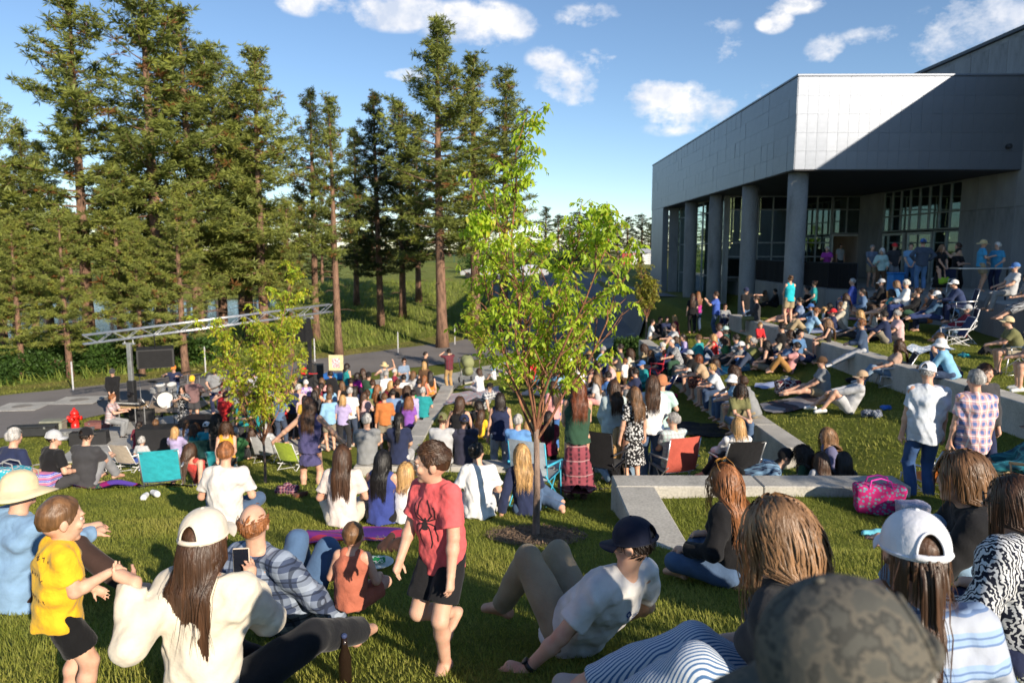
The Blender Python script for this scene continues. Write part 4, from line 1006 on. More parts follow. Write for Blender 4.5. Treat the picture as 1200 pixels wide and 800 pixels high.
def pine_proto(seed, H=20., cb=.15, R=2.6, nb=95, dens=1.0, lean=0, top=.25, far=False):
    r = np.random.RandomState(seed); tr = MB()
    pts = [(.25*lean*(t**2)*H/20+.10*sin(3*t+seed), .10*cos(2.3*t+seed), t*H) for t in np.linspace(0, 1, 12)]
    tr.tube(pts, [.30*H/20*(1-t)**.75+.03+(.10 if i == 0 else 0) for i, t in enumerate(np.linspace(0, 1, 12))], 9)
    br = MB(); C = []; sz = []
    tpt = lambda t: np.array([np.interp(t, np.linspace(0, 1, 12), [p[i] for p in pts]) for i in range(3)])
    gap = r.uniform(0, 6, 3)
    for k in range(nb):
        u = (k+.5)/nb; t = cb+(.985-cb)*u; az = k*2.399+r.normal()*.5
        prof = (1-u)**.56*(.6+.4*min(1, u/.18))+.08; prof *= (.55+.75*r.rand()+.16*sin(az*2+gap[0]+u*9))*(1 if r.rand() > .12 else .45)
        L = R*1.22*prof; base = tpt(t); el = (-.22+.85*u)+r.normal()*.12; d = np.array((cos(az)*cos(el), sin(az)*cos(el), sin(el)))
        p = [base]; 
        for i in range(1, 5): p.append(p[-1]+d*L/4+np.array((0, 0, .03*i*L/4))); d = unit(d+np.array((0, 0, .10))+r.normal(size=3)*.07)
        if not far: br.tube(p, [.055*(1-u)**.5+.02, .045*(1-u*.6), .03, .02, .01], 4, False)
        m = max(5, int(L*7.0*dens))
        for j in range(m):
            f = .25+.78*(j+r.rand())/m; q = np.array([np.interp(f*4, range(5), [x[i] for x in p]) for i in range(3)])
            C.append(q+r.normal(size=3)*np.array((.24, .24, .09))*(.5+L*.22)); sz.append(.26+.17*r.rand())
    for k in range(int(12*dens)):
        t = 1-.05*r.rand(); C.append(tpt(t)+r.normal(size=3)*.15); sz.append(.28)
    C = np.array(C); sz = np.array(sz); n = len(C); kk = 24 if not far else 9
    D = unit(r.normal(size=(n, kk, 3))*np.array((1.25, 1.25, .6))+np.array((0, 0, .30))); D2 = D.reshape(-1, 3); P = np.repeat(C, kk, 0)+D2*.03
    Lb = np.repeat(sz, kk)*(.7+.6*r.rand(n*kk)); U = unit(np.cross(D2, r.normal(size=(n*kk, 3)))); V, Q = blades(P, D2, U, Lb, Lb*(.075 if not far else .26))
    # a needle puff every so often is dead and brown: second slot
    mi = np.repeat((r.rand(n) < .035).astype(int), kk)
    # snags: bare twigs below the crown
    if cb > .2:
        for k in range(9):
            t = cb*(.35+.6*r.rand()); az = r.rand()*6.28; b0 = tpt(t); L = .5+r.rand()*1.6; br.tube([b0, b0+np.array((cos(az)*L*.6, sin(az)*L*.6, .1)), b0+np.array((cos(az)*L, sin(az)*L, -.15*r.rand()))], [.03, .02, .006], 4, False)
    cr = shared(mesh('crown', V, Q, False, mi)); return shared(tr.mesh('trunk', True)), (shared(br.mesh('branches', True)) if br.v else None), cr
DEADN = leafmat('pine_needles_dead', (.22, .10, .035), .3)
PROTO = [pine_proto(1, 20, .24, 3.1, 92), pine_proto(2, 20, .20, 3.3, 96, 1.0, 1), pine_proto(3, 20, .30, 2.7, 80), pine_proto(4, 20, .40, 2.5, 62, .95, -1), pine_proto(5, 20, .22, 2.4, 90, 1.1), pine_proto(6, 20, .05, 2.6, 60, .9, 0, far=True), pine_proto(9, 20, .18, 3.0, 55, .9, 0, far=True)]
def pine(label, u, Y, vtop, proto, m=0, sx=1.0, rot=0, name='pine_tree', group='tall pines beyond the road'):
    d = ray(u, 400); x = d[0]/d[1]*Y; z = G(x, Y)-.1; top = at_y(u, vtop, Y).z; s = (top-z)/20
    t = thing(name, label, 'pine tree', (x, Y, z), rot, group); w = s*sx; tr, br, cr = PROTO[proto]
    obj('trunk', tr, PBARK, t, scale=(w**.8, w**.8, s))
    if br: obj('branches', br, PBARK, t, scale=(w, w, s))['kind'] = 'stuff'
    obj('crown', cr, [NEED[m], DEADN], t, scale=(w, w, s))['kind'] = 'stuff'; return t
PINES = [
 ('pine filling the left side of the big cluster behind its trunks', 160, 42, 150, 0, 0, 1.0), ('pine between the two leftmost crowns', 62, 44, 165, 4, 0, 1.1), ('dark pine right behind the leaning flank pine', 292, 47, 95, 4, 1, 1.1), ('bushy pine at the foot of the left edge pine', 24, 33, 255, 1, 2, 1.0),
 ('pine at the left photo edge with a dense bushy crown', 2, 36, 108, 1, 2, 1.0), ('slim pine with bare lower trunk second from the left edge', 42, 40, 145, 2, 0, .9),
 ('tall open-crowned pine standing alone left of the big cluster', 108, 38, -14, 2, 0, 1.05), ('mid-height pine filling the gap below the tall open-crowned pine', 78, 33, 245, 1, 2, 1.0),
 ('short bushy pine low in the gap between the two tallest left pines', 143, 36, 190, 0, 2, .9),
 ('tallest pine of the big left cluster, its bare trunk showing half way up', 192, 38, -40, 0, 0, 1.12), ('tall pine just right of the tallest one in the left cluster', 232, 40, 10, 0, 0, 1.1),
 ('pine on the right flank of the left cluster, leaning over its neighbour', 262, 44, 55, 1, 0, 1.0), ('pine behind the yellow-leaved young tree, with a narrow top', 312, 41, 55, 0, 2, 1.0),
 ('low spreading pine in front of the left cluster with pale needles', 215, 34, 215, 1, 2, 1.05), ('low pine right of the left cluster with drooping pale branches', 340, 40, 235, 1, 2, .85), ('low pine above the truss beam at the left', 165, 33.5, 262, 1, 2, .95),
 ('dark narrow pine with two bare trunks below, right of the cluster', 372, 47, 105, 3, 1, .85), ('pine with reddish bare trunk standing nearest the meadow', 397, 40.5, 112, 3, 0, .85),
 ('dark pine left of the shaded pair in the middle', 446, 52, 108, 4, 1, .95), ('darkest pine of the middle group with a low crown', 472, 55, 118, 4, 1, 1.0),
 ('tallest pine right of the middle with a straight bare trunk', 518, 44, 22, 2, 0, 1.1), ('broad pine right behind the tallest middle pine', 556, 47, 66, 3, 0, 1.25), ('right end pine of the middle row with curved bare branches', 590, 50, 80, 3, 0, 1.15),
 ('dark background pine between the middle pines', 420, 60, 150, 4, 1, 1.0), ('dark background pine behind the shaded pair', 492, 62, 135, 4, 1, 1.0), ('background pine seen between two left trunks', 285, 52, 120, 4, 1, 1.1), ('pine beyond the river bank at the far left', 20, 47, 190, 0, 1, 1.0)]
ORD = 'leftmost second third fourth fifth sixth seventh eighth ninth tenth eleventh twelfth thirteenth fourteenth fifteenth sixteenth seventeenth eighteenth nineteenth twentieth'.split()+['twenty-%s' % x for x in 'first second third fourth fifth sixth seventh eighth ninth'.split()]+['thirtieth']+['thirty-%s' % x for x in 'first second third fourth'.split()]
ordn = lambda i: ORD[i] if i == 0 else ORD[i]+' from the left'
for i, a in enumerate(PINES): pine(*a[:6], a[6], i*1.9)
# far row of trees behind the shed and along the horizon
fr_ = random.Random(8)
for i in range(13):
    u = 640+i*12+fr_.uniform(-3, 3); Y = 150+fr_.uniform(0, 30)
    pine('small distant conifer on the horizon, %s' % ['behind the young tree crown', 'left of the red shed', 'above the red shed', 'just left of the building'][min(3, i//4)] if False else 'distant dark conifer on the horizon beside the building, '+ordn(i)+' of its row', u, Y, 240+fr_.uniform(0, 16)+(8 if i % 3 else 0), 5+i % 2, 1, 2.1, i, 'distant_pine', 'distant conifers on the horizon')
for i in range(34):
    u = -60+i*19+fr_.uniform(-5, 5); Y = 125+fr_.uniform(0, 40)
    pine('distant conifer showing between the tall pine trunks, '+ordn(i)+' of its row', u, Y, 262+fr_.uniform(-30, 12), 5+i % 2, i % 2, 2.0, i, 'distant_pine', 'distant conifers beyond the meadow')

# bushes beyond the verge at the left
BUSHM = leafmat('bush_leaves', (.045, .095, .018), .45, .6, .2, 2.0)
def bush_mesh(seed):
    r = np.random.RandomState(seed); n = 2600; c = r.normal(size=(14, 3))*np.array((.8, .6, .35))+np.array((0, 0, .8)); P = c[r.randint(0, 14, n)]+unit(r.normal(size=(n, 3)))*(.42+.2*r.rand(n, 1)); P[:, 2] = np.abs(P[:, 2])
    D = unit(P-np.array((0, 0, .5))+r.normal(size=(n, 3))*.8); U = unit(np.cross(D, r.normal(size=(n, 3)))); V, Q = blades(P, D, U, .13+.1*r.rand(n), .045*np.ones(n)); return shared(mesh('foliage', V, Q, False))
BUSH = [bush_mesh(s) for s in (1, 2, 3)]; stemm = MB()
for k in range(7): stemm.tube([(0, 0, -.1), (.25*cos(k), .25*sin(k), .5), (.6*cos(k*1.3), .5*sin(k*1.3), 1.0)], [.035, .025, .01], 4, False)
STEM = shared(stemm.mesh('stems'))
for i in range(24):
    u = -15+i*14.5 if i < 19 else [560, 612, 640, 585, 665][i-19]; Y = (31.5+3.0*((i*7) % 5)/4+i*.36) if i < 19 else 70+i
    d = ray(u, 400); x = d[0]/d[1]*Y; t = thing('bush', 'dense green shrub below the tall pines, '+ordn(i)+' of the undergrowth row' if i < 19 else 'round shrub at the far end of the parking lot, '+['leftmost', 'second from the left', 'middle', 'fourth from the left', 'rightmost'][[0, 2, 3, 0, 4][i-19] if i != 22 else 1]+' of five', 'bush', (x, Y, G(x, Y)-.05), i*1.3, 'shrubs in the undergrowth below the pines' if i < 19 else 'shrubs beyond the parking lot', (.70 if i < 19 else 1.0)+.35*((i*5) % 4)/3)
    obj('foliage', BUSH[i % 3], BUSHM, t); obj('stem', STEM, PBARK, t)
# clipped hedge in the building's shade behind the small tree
r = np.random.RandomState(5); n = 5000; P = np.stack([r.uniform(4.6, 6.8, n), r.uniform(33.2, 34.2, n), r.uniform(0, 1, n)], 1); gz = ground(P[:, 0], P[:, 1]); P[:, 2] = gz+P[:, 2]*1.15
D = unit(r.normal(size=(n, 3))); U = unit(np.cross(D, r.normal(size=(n, 3)))); V, Q = blades(P, D, U, .12+.05*r.rand(n), .04*np.ones(n)); tag(obj('hedge', mesh('hedge', V, Q, False), BUSHM), 'low dark green hedge in shade behind the small tree by the long seat wall', 'hedge')

# ------------------------------------------------------------------ young broadleaf trees
YB = bark_mat('young_bark', (.30, .13, .07), 14); YT = bark_mat('trunk_bark_grey', (.26, .18, .14), 12)
LEAF_G = leafmat('young_leaf', (.34, .46, .045), .35, .45, .42, 3.0); LEAF_Y = leafmat('yellowing_leaf', (.40, .40, .04), .35, .45, .4, 3.0)
def leaf_shape(P, D, U, N_, L, w):
    """five-point folded, drooping leaves"""
    L = L[:, None]; w = w[:, None]; m = P+D*L*.5-N_*L*.06; tip = P+D*L-N_*L*.28
    a = P+D*L*.18+U*w*.7+N_*w*.2; b = P+D*L*.55+U*w-N_*L*.03+N_*w*.25; c = P+D*L*.18-U*w*.7+N_*w*.2; d = P+D*L*.55-U*w-N_*L*.03+N_*w*.25
    V = np.stack([P, a, b, tip, d, c, m], 1).reshape(-1, 3); k = np.arange(len(P))[:, None]*7
    Q = np.concatenate([k+np.array([[0, 1, 6, 5]]), k+np.array([[1, 2, 3, 6]]), k+np.array([[5, 6, 3, 4]])], 0); return V, Q
def young_tree(label, base, H, fork, R, nlimb, seed, leaves, LL, mats, bark, pieces=0, leader=.8, trunk_r=.035, group=None, up=1.0, droop=.6):
    r = np.random.RandomState(seed); t = thing('young_tree', label, 'young tree', base, 0, group)
    tk = MB(); top = np.array((.05*H*r.normal()*.3, 0, H*.93)); fp = np.array((0.0, 0, fork))
    tk.tube([(0, 0, -.15), (0, 0, 0), (.01, .0, fork*.5), tuple(fp)], [trunk_r*1.6, trunk_r*1.2, trunk_r, trunk_r*.85], 9); part('trunk', tk, YT, t, True)
    nodes = []; dirs = []
    def grow(p, d, L, r0, lvl, name=None, n=7):
        mb = MB(); pts = [p]; 
        for i in range(n):
            d = unit(d+r.normal(size=3)*.10+np.array((0, 0, .10*up))); p = p+d*L/n; pts.append(p)
            if lvl > 0 or i >= 2: nodes.append((p, d, lvl))
        mb.tube(pts, list(np.linspace(r0, max(.0025, r0*.25), n+1)), 6 if lvl == 0 else 4, False); return pts, mb
    allb = MB()
    for k in range(nlimb+1):
        az = k*2.4+r.rand()*.4; lead = k == nlimb
        tilt = .05 if lead else .30+.50*r.rand(); L = (H-fork)*(.98 if lead else .44+.27*r.rand()); start = fp*(1-.0) if k % 2 == 0 else np.array((0, 0, fork*(.86+.1*r.rand())))
        d = np.array((cos(az)*sin(tilt)*R, sin(az)*sin(tilt)*R, cos(tilt))); pts, mb = grow(start, unit(d), L, trunk_r*(.5 if not lead else .6), 0)
        o = part('limb', mb, YB, t, True)
        for j in range(2, 8):
            for q in range(2):
                a2 = r.rand()*6.28; dd = unit(unit(pts[j]-pts[j-1])*.7+np.array((cos(a2), sin(a2), .15))*.75); l2 = L*(.34-.028*j)*(.7+.6*r.rand())*(1.25 if lead else 1)*(leader if lead and j > 5 else 1)
                p2, m2 = grow(pts[j], dd, max(.12, l2), trunk_r*.22, 1, n=4); allb.add(m2.v, m2.f)
                for z in range(2):
                    a3 = r.rand()*6.28; p3, m3 = grow(p2[1+z*2], unit(unit(p2[2]-p2[1])*.5+np.array((cos(a3), sin(a3), .1))*.7), max(.08, l2*.5), trunk_r*.12, 2, n=3); allb.add(m3.v, m3.f)
    o = part('twigs', allb, YB, t, True); o['kind'] = 'stuff'
    P = np.array([x[0] for x in nodes]); lv = np.array([x[2] for x in nodes]); DD = np.array([x[1] for x in nodes])
    pr_ = np.where(lv == 0, .35, 1.0)*np.where(P[:, 2] < fork*1.18, .12, 1.0); pr_ = pr_*np.where(P[:, 2] > fork+(H-fork)*.62, 2.6, 1.0); pr_ /= pr_.sum(); nc = leaves//5; idx = r.choice(len(P), nc, p=pr_)
    C = P[idx]+r.normal(size=(nc, 3))*.02; cd = unit(r.normal(size=(nc, 3))*np.array((1, 1, .3))); # each cluster: a drooping spray
    pp, dd_, = [], []
    for j in range(5):
        o_ = C+cd*LL*.75*j*.55-np.array((0, 0, 1))*LL*.10*j*j*.35*droop*2; pp.append(o_); s = (-1)**j; sd = np.cross(cd, np.array((0, 0, 1.)))
        dd_.append(unit(cd*.5+sd*s*.55+np.array((0, 0, -1))*droop*(.7+.5*r.rand(nc, 1))+r.normal(size=(nc, 3))*.2))
    Pl = np.concatenate(pp); Dl = np.concatenate(dd_); n = len(Pl); Ul = unit(np.cross(Dl, unit(np.array((0, 0, 1.))+r.normal(size=(n, 3))*.5))); Nl = np.cross(Ul, Dl); Nl *= np.sign(Nl[:, 2:3]+1e-6)
    Ls = LL*(.7+.55*r.rand(n)); V, Q = leaf_shape(Pl, Dl, Ul, Nl, Ls, Ls*.24)
    yel = r.rand(n) < mats[2]
    if pieces:
        cam_d2 = np.array([(base[0]+p[0])**2+(base[1]+p[1])**2 for p in Pl]); front = np.argsort(cam_d2)[:pieces]; keep = np.ones(n, bool); keep[front] = False
        one = shared(mesh('leaf', *leaf_shape(np.zeros((1, 3)), np.array([[1., 0, 0]]), np.array([[0, 1., 0]]), np.array([[0, 0, 1.]]), np.ones(1), np.ones(1)*.24), smooth=True))
        for i in front:
            M = Matrix((tuple(Dl[i]), tuple(Ul[i]), tuple(unit(np.cross(Dl[i], Ul[i]))))).transposed(); o = obj('leaf', one, mats[1] if yel[i] else mats[0], t, loc=tuple(Pl[i]), rot=M.to_euler(), scale=float(Ls[i]))
    else: keep = np.ones(n, bool)
    kq = np.tile(keep, 3); Q = Q[kq]; mi = np.tile(yel, 3)[kq].astype(int)
    o = obj('leaves', mesh('leaves', V, Q, False, mi), [mats[0], mats[1]], t); o['kind'] = 'stuff'; return t
b = on_ray(628, 628); young_tree('tallest young tree, red forked stems and bright green drooping leaves, in front of the crowd', b, at_y(628, 150, b.y).z-b.z, 1.15, .84, 9, 12, 7600, .058, (LEAF_G, LEAF_Y, .10), YB, 290, trunk_r=.034, up=.9)
MAINTREE = b
b = on_ray(311, 566); young_tree('yellow-green young tree with a pink-brown trunk beside the teal camp chair and the band', b, at_y(305, 318, b.y).z-b.z, 1.0, .82, 11, 23, 7600, .074, (LEAF_G, LEAF_Y, .62), YB, 0, trunk_r=.030, up=1.0)
b = on_ray(562, 437); young_tree('small narrow young tree by the sidewalk behind the stroller', b, at_y(562, 350, b.y).z-b.z, .75, 1.0, 8, 33, 4200, .085, (LEAF_G, LEAF_Y, .35), YB, 0, trunk_r=.03, group=None, up=1.6)
b = on_ray(757, 399); young_tree('small olive-leaved young tree near the building at the end of the long seat wall', b, at_y(757, 300, b.y).z-b.z, .95, .85, 9, 43, 4200, .08, (leafmat('olive_leaf', (.20, .20, .035), .4), LEAF_Y, .15), YB, 0, trunk_r=.03, up=1.5)
# trees behind the photographer, whose shade falls across the near lawn
for (x, y, s_, lab_) in ((3.2, -5.2, 51, 'nearest behind the camera'), (6.3, -4.2, 52, 'right of the nearest one'), (1.6, -9, 53, 'farthest uphill'), (9.5, -7.5, 54, 'at the far right uphill'), (11.5, -1.5, 55, 'level with the camera on the right')):
    young_tree('young tree outside the view behind the spectators, '+lab_, (x, y, G(x, y)), 3.9, 1.1, 1.3, 8, s_, 2600, .12, (LEAF_G, LEAF_Y, .2), YB, 0, group='young trees uphill outside the view')

# mulch and fallen leaves round the trunk of the near tree
r = np.random.RandomState(2); n = 2600; a = r.rand(n)*6.28; q = np.sqrt(r.rand(n))*.48; P = np.stack([MAINTREE.x+q*np.cos(a)*1.1, MAINTREE.y+q*np.sin(a), 0*a], 1); P[:, 2] = ground(P[:, 0], P[:, 1])+.012+.02*r.rand(n)
D = unit(r.normal(size=(n, 3))*np.array((1, 1, .25))); U = unit(np.cross(D, np.array((0, 0, 1.))+r.normal(size=(n, 3))*.3)); V, Q = blades(P, D, U, .02+.03*r.rand(n), .005+.005*r.rand(n))
tag(obj('mulch', mesh('mulch', V, Q, False), mat('mulch_chips', (.15, .10, .065), .95, var=.6, scale=18)), 'ring of brown bark mulch round the near tree trunk', kind='stuff')
mb = MB(); mb.sheet(lambda u, v: (MAINTREE.x+.5*v*cos(2*pi*u)*(1+.12*sin(5*2*pi*u)), MAINTREE.y+.46*v*sin(2*pi*u)*(1+.1*sin(3*2*pi*u)), G(MAINTREE.x+.5*v*cos(2*pi*u), MAINTREE.y+.46*v*sin(2*pi*u))+.012), 36, 5)
struct('bare_soil', mb.mesh(smooth=True), mat('soil', (.17, .115, .07), .95, var=.4, bmp=.8, bscale=30, bd=.03))

# ------------------------------------------------------------------ grass
def scatter(n, ylo, yhi, seed, power=1.0, wide=.78, xoff=0):
    r = np.random.RandomState(seed); y = ylo+(yhi-ylo)*r.rand(n)**power; x = xoff+(r.rand(n)*2-1)*(y*wide+.6); return x, y, r
def grass(name, label, x, y, r, L, w, m, two=False, clump=0, lift=0):
    z = ground(x, y)+lift; n = len(x); P = np.stack([x, y, z-.004], 1); az = r.rand(n)*6.28; le = np.abs(r.normal(size=n))*.45
    patch = .75+.35*np.sin(x*2.3+1.3*np.sin(y*1.9))*np.sin(y*2.7+x*.8)+.25*r.rand(n)
    Ls = L*(.55+.7*r.rand(n))*patch; D = unit(np.stack([np.cos(az)*le, np.sin(az)*le, np.ones(n)], 1)); U = unit(np.stack([np.cos(az+1.4), np.sin(az+1.4), 0*az], 1)); W_ = w*(.7+.6*r.rand(n))
    bend = np.stack([np.cos(az), np.sin(az), 0*az-.2], 1)*(Ls*.35)[:, None]
    a = P-U*W_[:, None]; b = P+U*W_[:, None]; c = P+D*Ls[:, None]+bend*(.5+.9*r.rand(n))[:, None]
    if two:
        m1 = P+D*(Ls*.55)[:, None]; V = np.stack([a, b, m1+U*W_[:, None]*.75, m1-U*W_[:, None]*.75, c], 1).reshape(-1, 3); k = np.arange(n)[:, None]*5; Q = np.concatenate([k+np.array([[0, 1, 2]]), k+np.array([[0, 2, 3]]), k+np.array([[3, 2, 4]])])
    else: V = np.stack([a, b, c], 1).reshape(-1, 3); Q = np.arange(3*n).reshape(-1, 3)
    o = obj(name, mesh(name, V, Q, False), m); return tag(o, label, kind='stuff')
def grassmat(name, stops):
    m, N, L, b = nm(name); n1 = tex(N, L, 'noise', 1.1, detail=5); n2 = tex(N, L, 'noise', 60, detail=2); f = mth(N, L, 'ADD', mth(N, L, 'MULTIPLY', n1.outputs[0], .5), mth(N, L, 'MULTIPLY', n2.outputs[0], .5))
    L.new(ramp(N, L, f, stops), b.inputs['Base Color']); b.inputs['Roughness'].default_value = .6; b.inputs['Specular IOR Level'].default_value = .3
    out = N['Material Output']; tl = N.new('ShaderNodeBsdfTranslucent'); tl.inputs[0].default_value = (.22, .30, .04, 1); mx = N.new('ShaderNodeMixShader'); mx.inputs[0].default_value = .3; L.new(b.outputs[0], mx.inputs[1]); L.new(tl.outputs[0], mx.inputs[2]); L.new(mx.outputs[0], out.inputs[0]); return m
GM = grassmat('grass_blades', [(.36, (.14, .175, .025)), (.5, (.26, .285, .045)), (.62, (.40, .37, .08)), (.72, (.56, .48, .20))])
GT = grassmat('meadow_grass', [(.38, (.12, .18, .03)), (.5, (.22, .28, .05)), (.62, (.38, .38, .10)), (.72, (.55, .48, .20))])
GD = grassmat('verge_grass', [(.38, (.13, .17, .03)), (.5, (.24, .25, .05)), (.62, (.36, .31, .11)), (.72, (.48, .40, .19))])
def clear(x, y):
    """keeps grass off the road, slab and walk"""
    u = np.ones(len(x), bool); yn = np.interp(x, [p.x for p in RN], [p.y for p in RN]); u &= ~((y > yn) & (y < np.interp(x, [p.x for p in RF], [p.y for p in RF])))
    return u & ~((x < -2.2) & (x > -12.5) & (y > 19.8+.05*0*x) & (y < 36)) & ((x-MAINTREE.x)**2+(y-MAINTREE.y)**2 > .17)
x, y, r = scatter(330000, 1.2, 10.5, 3, .72); k = clear(x, y); grass('grass', 'short mown green lawn grass in the foreground', x[k], y[k], r, .050, .0032, GM, False)
x, y, r = scatter(230000, 10, 30, 4, .8); k = clear(x, y) & (y < 30) & ~((x > 13) & (y > 15)); grass('grass', 'short mown green lawn grass among the crowd', x[k], y[k], r, .065, .008, GM)
x, y, r = scatter(60000, 29, 75, 5, .9); yf = np.interp(x, [p.x for p in RF], [p.y for p in RF]); k = (y > yf+3.0) & (x < 2); grass('meadow_grass', 'tall uncut meadow grass between the road and the pines', x[k], y[k], r, .55, .035, GT)
x, y, r = scatter(60000, 26, 52, 6, 1); yf = np.interp(x, [p.x for p in RF], [p.y for p in RF]); k = (y > yf+.1) & (y < yf+3.4) & (x < 2); grass('verge_grass', 'dry mown grass strip along the far side of the road', x[k], y[k], r, .10, .02, GD)
# ------------------------------------------------------------------ river, fence, sheds
wm, N, L, b = nm('river_water'); b.inputs['Base Color'].default_value = (.03, .07, .12, 1); b.inputs['Roughness'].default_value = .08; n = tex(N, L, 'noise', 1.2, detail=4, mscale=(.4, 1, 1)); bump(N, L, b, n.outputs[0], .25, .1)
mb = MB(); mb.quad((-260, 46, -8.3), (-18, 46, -8.3), (-18, 126, -8.3), (-260, 126, -8.3)); struct('river', mb.mesh(), wm)
for (u, w_, c, roofc, lab) in ((742, 4.6, (.42, .05, .04), (.5, .48, .46), 'small distant red shed with a pale roof in front of the conifer row'), (754, 3.2, (.55, .56, .58), (.35, .36, .38), 'small distant pale shed right beside the red one')):
    p = at_y(u, 297, 135); z = G(p.x, 135); t = thing('shed', lab, 'shed', (p.x, 135, z), 0); mb = MB(); mb.box(-w_/2, w_/2, -2, 2, 0, 2.1); part('wall', mb, mat('shed%s' % u, c, .8), t)
    mb = MB(); mb.add([(-w_/2-.2, -2.2, 2.1), (w_/2+.2, -2.2, 2.1), (w_/2+.2, 0, 2.9), (-w_/2-.2, 0, 2.9), (w_/2+.2, 2.2, 2.1), (-w_/2-.2, 2.2, 2.1)], [(0, 1, 2, 3), (3, 2, 4, 5), (0, 3, 5), (1, 4, 2)]); part('roof', mb, mat('shedroof%s' % u, roofc, .7), t)
    mb = MB(); mb.box(-.5, .5, -2.03, -2.001, 0, 1.9); part('door', mb, mat('shed_door', (.7, .7, .68), .7), t)
ft = thing('chain_fence', 'long dark green mesh fence on the horizon in front of the distant sheds', 'fence', (-40, 118, G(0, 118)))
mb = MB()
for i in range(34): mb.tube([(i*3, 0, G(-40+i*3, 118)-G(0, 118)-.2), (i*3, 0, G(-40+i*3, 118)-G(0, 118)+1.9)], .05, 5)
o = part('posts', mb, mat('fence_green', (.03, .10, .08), .7), ft); o['kind'] = 'stuff'
mb = MB()
for z_ in np.arange(.1, 1.9, .3): mb.tube([(i*3, 0, G(-40+i*3, 118)-G(0, 118)+z_) for i in range(34)], .028, 3, False)
part('mesh_panel', mb, mat('fence_green', (.03, .10, .08)), ft)
# white marker posts along the far edge of the road
for u, v, lab in ((86, 458, 'left photo edge'), (241, 436, 'hanging black speaker'), (369, 424, 'right truss tower'), (466.5, 414, 'straw-hatted dancer'), (533, 404, 'cameraman on the sidewalk')):
    p = on_ray(u, v); mb = MB(); mb.lathe([(.032, -.1), (.032, 1.2), (.022, 1.25)], 8); o = obj('marker_post', mb.mesh(), mat('white_post', (.50, .51, .53), .5), loc=p); tag(o, 'thin white marker post on the road verge nearest the '+lab, 'post', 'white marker posts along the road')
# ------------------------------------------------------------------ camp furniture, blankets, bags
ALU = mat('aluminium', (.62, .63, .64), .35, .8, bmp=0); STEEL = mat('dark_steel', (.03, .03, .035), .45, .5, bmp=0)
def chair_geo(kind):
    if ('chair', kind) in CACHE: return CACHE['chair', kind]
    fr = MB(); seat = MB(); back = MB(); a2_ = MB(); a1_ = MB()
    if kind == 'low':   # beach chair: slanted back, low seat
        sh, bw = .24, .27; bt = Vector((0, -.46, .78)); bb = Vector((0, -.18, .24)); fs = Vector((0, .26, .27))
    else:
        sh, bw = .43, .27; bt = Vector((0, -.34, .98)); bb = Vector((0, -.22, .42)); fs = Vector((0, .27, .46))
    for s in (-1, 1):
        x = s*bw; fr.tube([(x, fs.y+.02, .0), (x, fs.y-.02, fs.z)], .011, 6) ; fr.tube([(x, fs.y, fs.z), (x, bb.y, bb.z), (x, bt.y, bt.z)], .012, 6)
        fr.tube([(x, fs.y, 0.01), (x, -.30, sh+.1 if kind != 'low' else .2)], .010, 6); fr.tube([(x, -.34, 0), (x, .05, sh)], .010, 6)
        arm = [None, a1_, a2_][s]; arm.tube([(x*1.08, -.30, bb.z+.24), (x*1.1, .0, bb.z+.22), (x*1.1, .24, bb.z+.20)], .018, 6); arm.tube([(x*1.05, .22, bb.z+.20), (x, .2, fs.z)], .010, 6)
    fr.tube([(-bw, fs.y, .02), (bw, -.32, .02)], .008, 5); fr.tube([(bw, fs.y, .03), (-bw, -.32, .03)], .008, 5); fr.tube([(-bw, bt.y, bt.z), (bw, bt.y, bt.z)], .012, 6)
    seat.sheet(lambda u, v: ((u-.5)*2*bw, bb.y+(fs.y-bb.y)*v, bb.z+(fs.z-bb.z)*v-.05*sin(pi*u)*sin(pi*(.1+.8*v))), 8, 8)
    def bk(u, v): p = bb.lerp(bt, v); return ((u-.5)*2*bw*1.02, p.y-.05*sin(pi*u)*(1-.5*v), p.z+.02)
    back.sheet(bk, 8, 8); back.sheet(lambda u, v: (lambda q: (q[0], q[1]-.012, q[2]))(bk(1-u, v)), 8, 8)
    r = [shared(x.mesh('chair', True)) for x in (fr, seat, back, a1_, a2_)]; CACHE['chair', kind] = r; return r
def chair(label, loc, face, kind='low', c=(.1, .5, .5), c2=None, fr=None, group=None):
    t = thing('camp_chair', label, 'folding chair', loc, -rad(face), group); f, s, b, a, a_ = chair_geo(kind); fr = fr or ALU
    obj('frame', f, fr, t); obj('seat', s, colm(c2 or c), t); obj('backrest', b, colm(c), t); obj('armrest', a, fr, t); obj('armrest', a_, fr, t); return t
def blanket(label, u, v, w, l, rz, m, seed=1, name='blanket', rum=.02, p=None):
    p = p or on_ray(u, v, 0, 12.8 if u < 330 else .6); r = random.Random(seed); mb = MB(); a = [r.uniform(0, 6) for _ in range(4)]; c, s = cos(rad(rz)), sin(rad(rz))
    def fn(i, j, dz=0):
        x, y = (i-.5)*w, (j-.5)*l; x += .05*sin(j*5+a[0]); y += .05*sin(i*6+a[1]); X, Y = x*c-y*s, x*s+y*c
        return (X, Y, G(p.x+X, p.y+Y)-p.z+.028+rum*(1+sin(x*7+a[2]+2*sin(y*4))*.7+.5*sin(y*11+a[3]))+dz)
    mb.sheet(fn, 22, 22); mb.sheet(lambda i, j: fn(1-i, j, -.012), 22, 22)
    o = obj(name, mb.mesh(name, True), colm(kc(m)), loc=p); return tag(o, label, name)
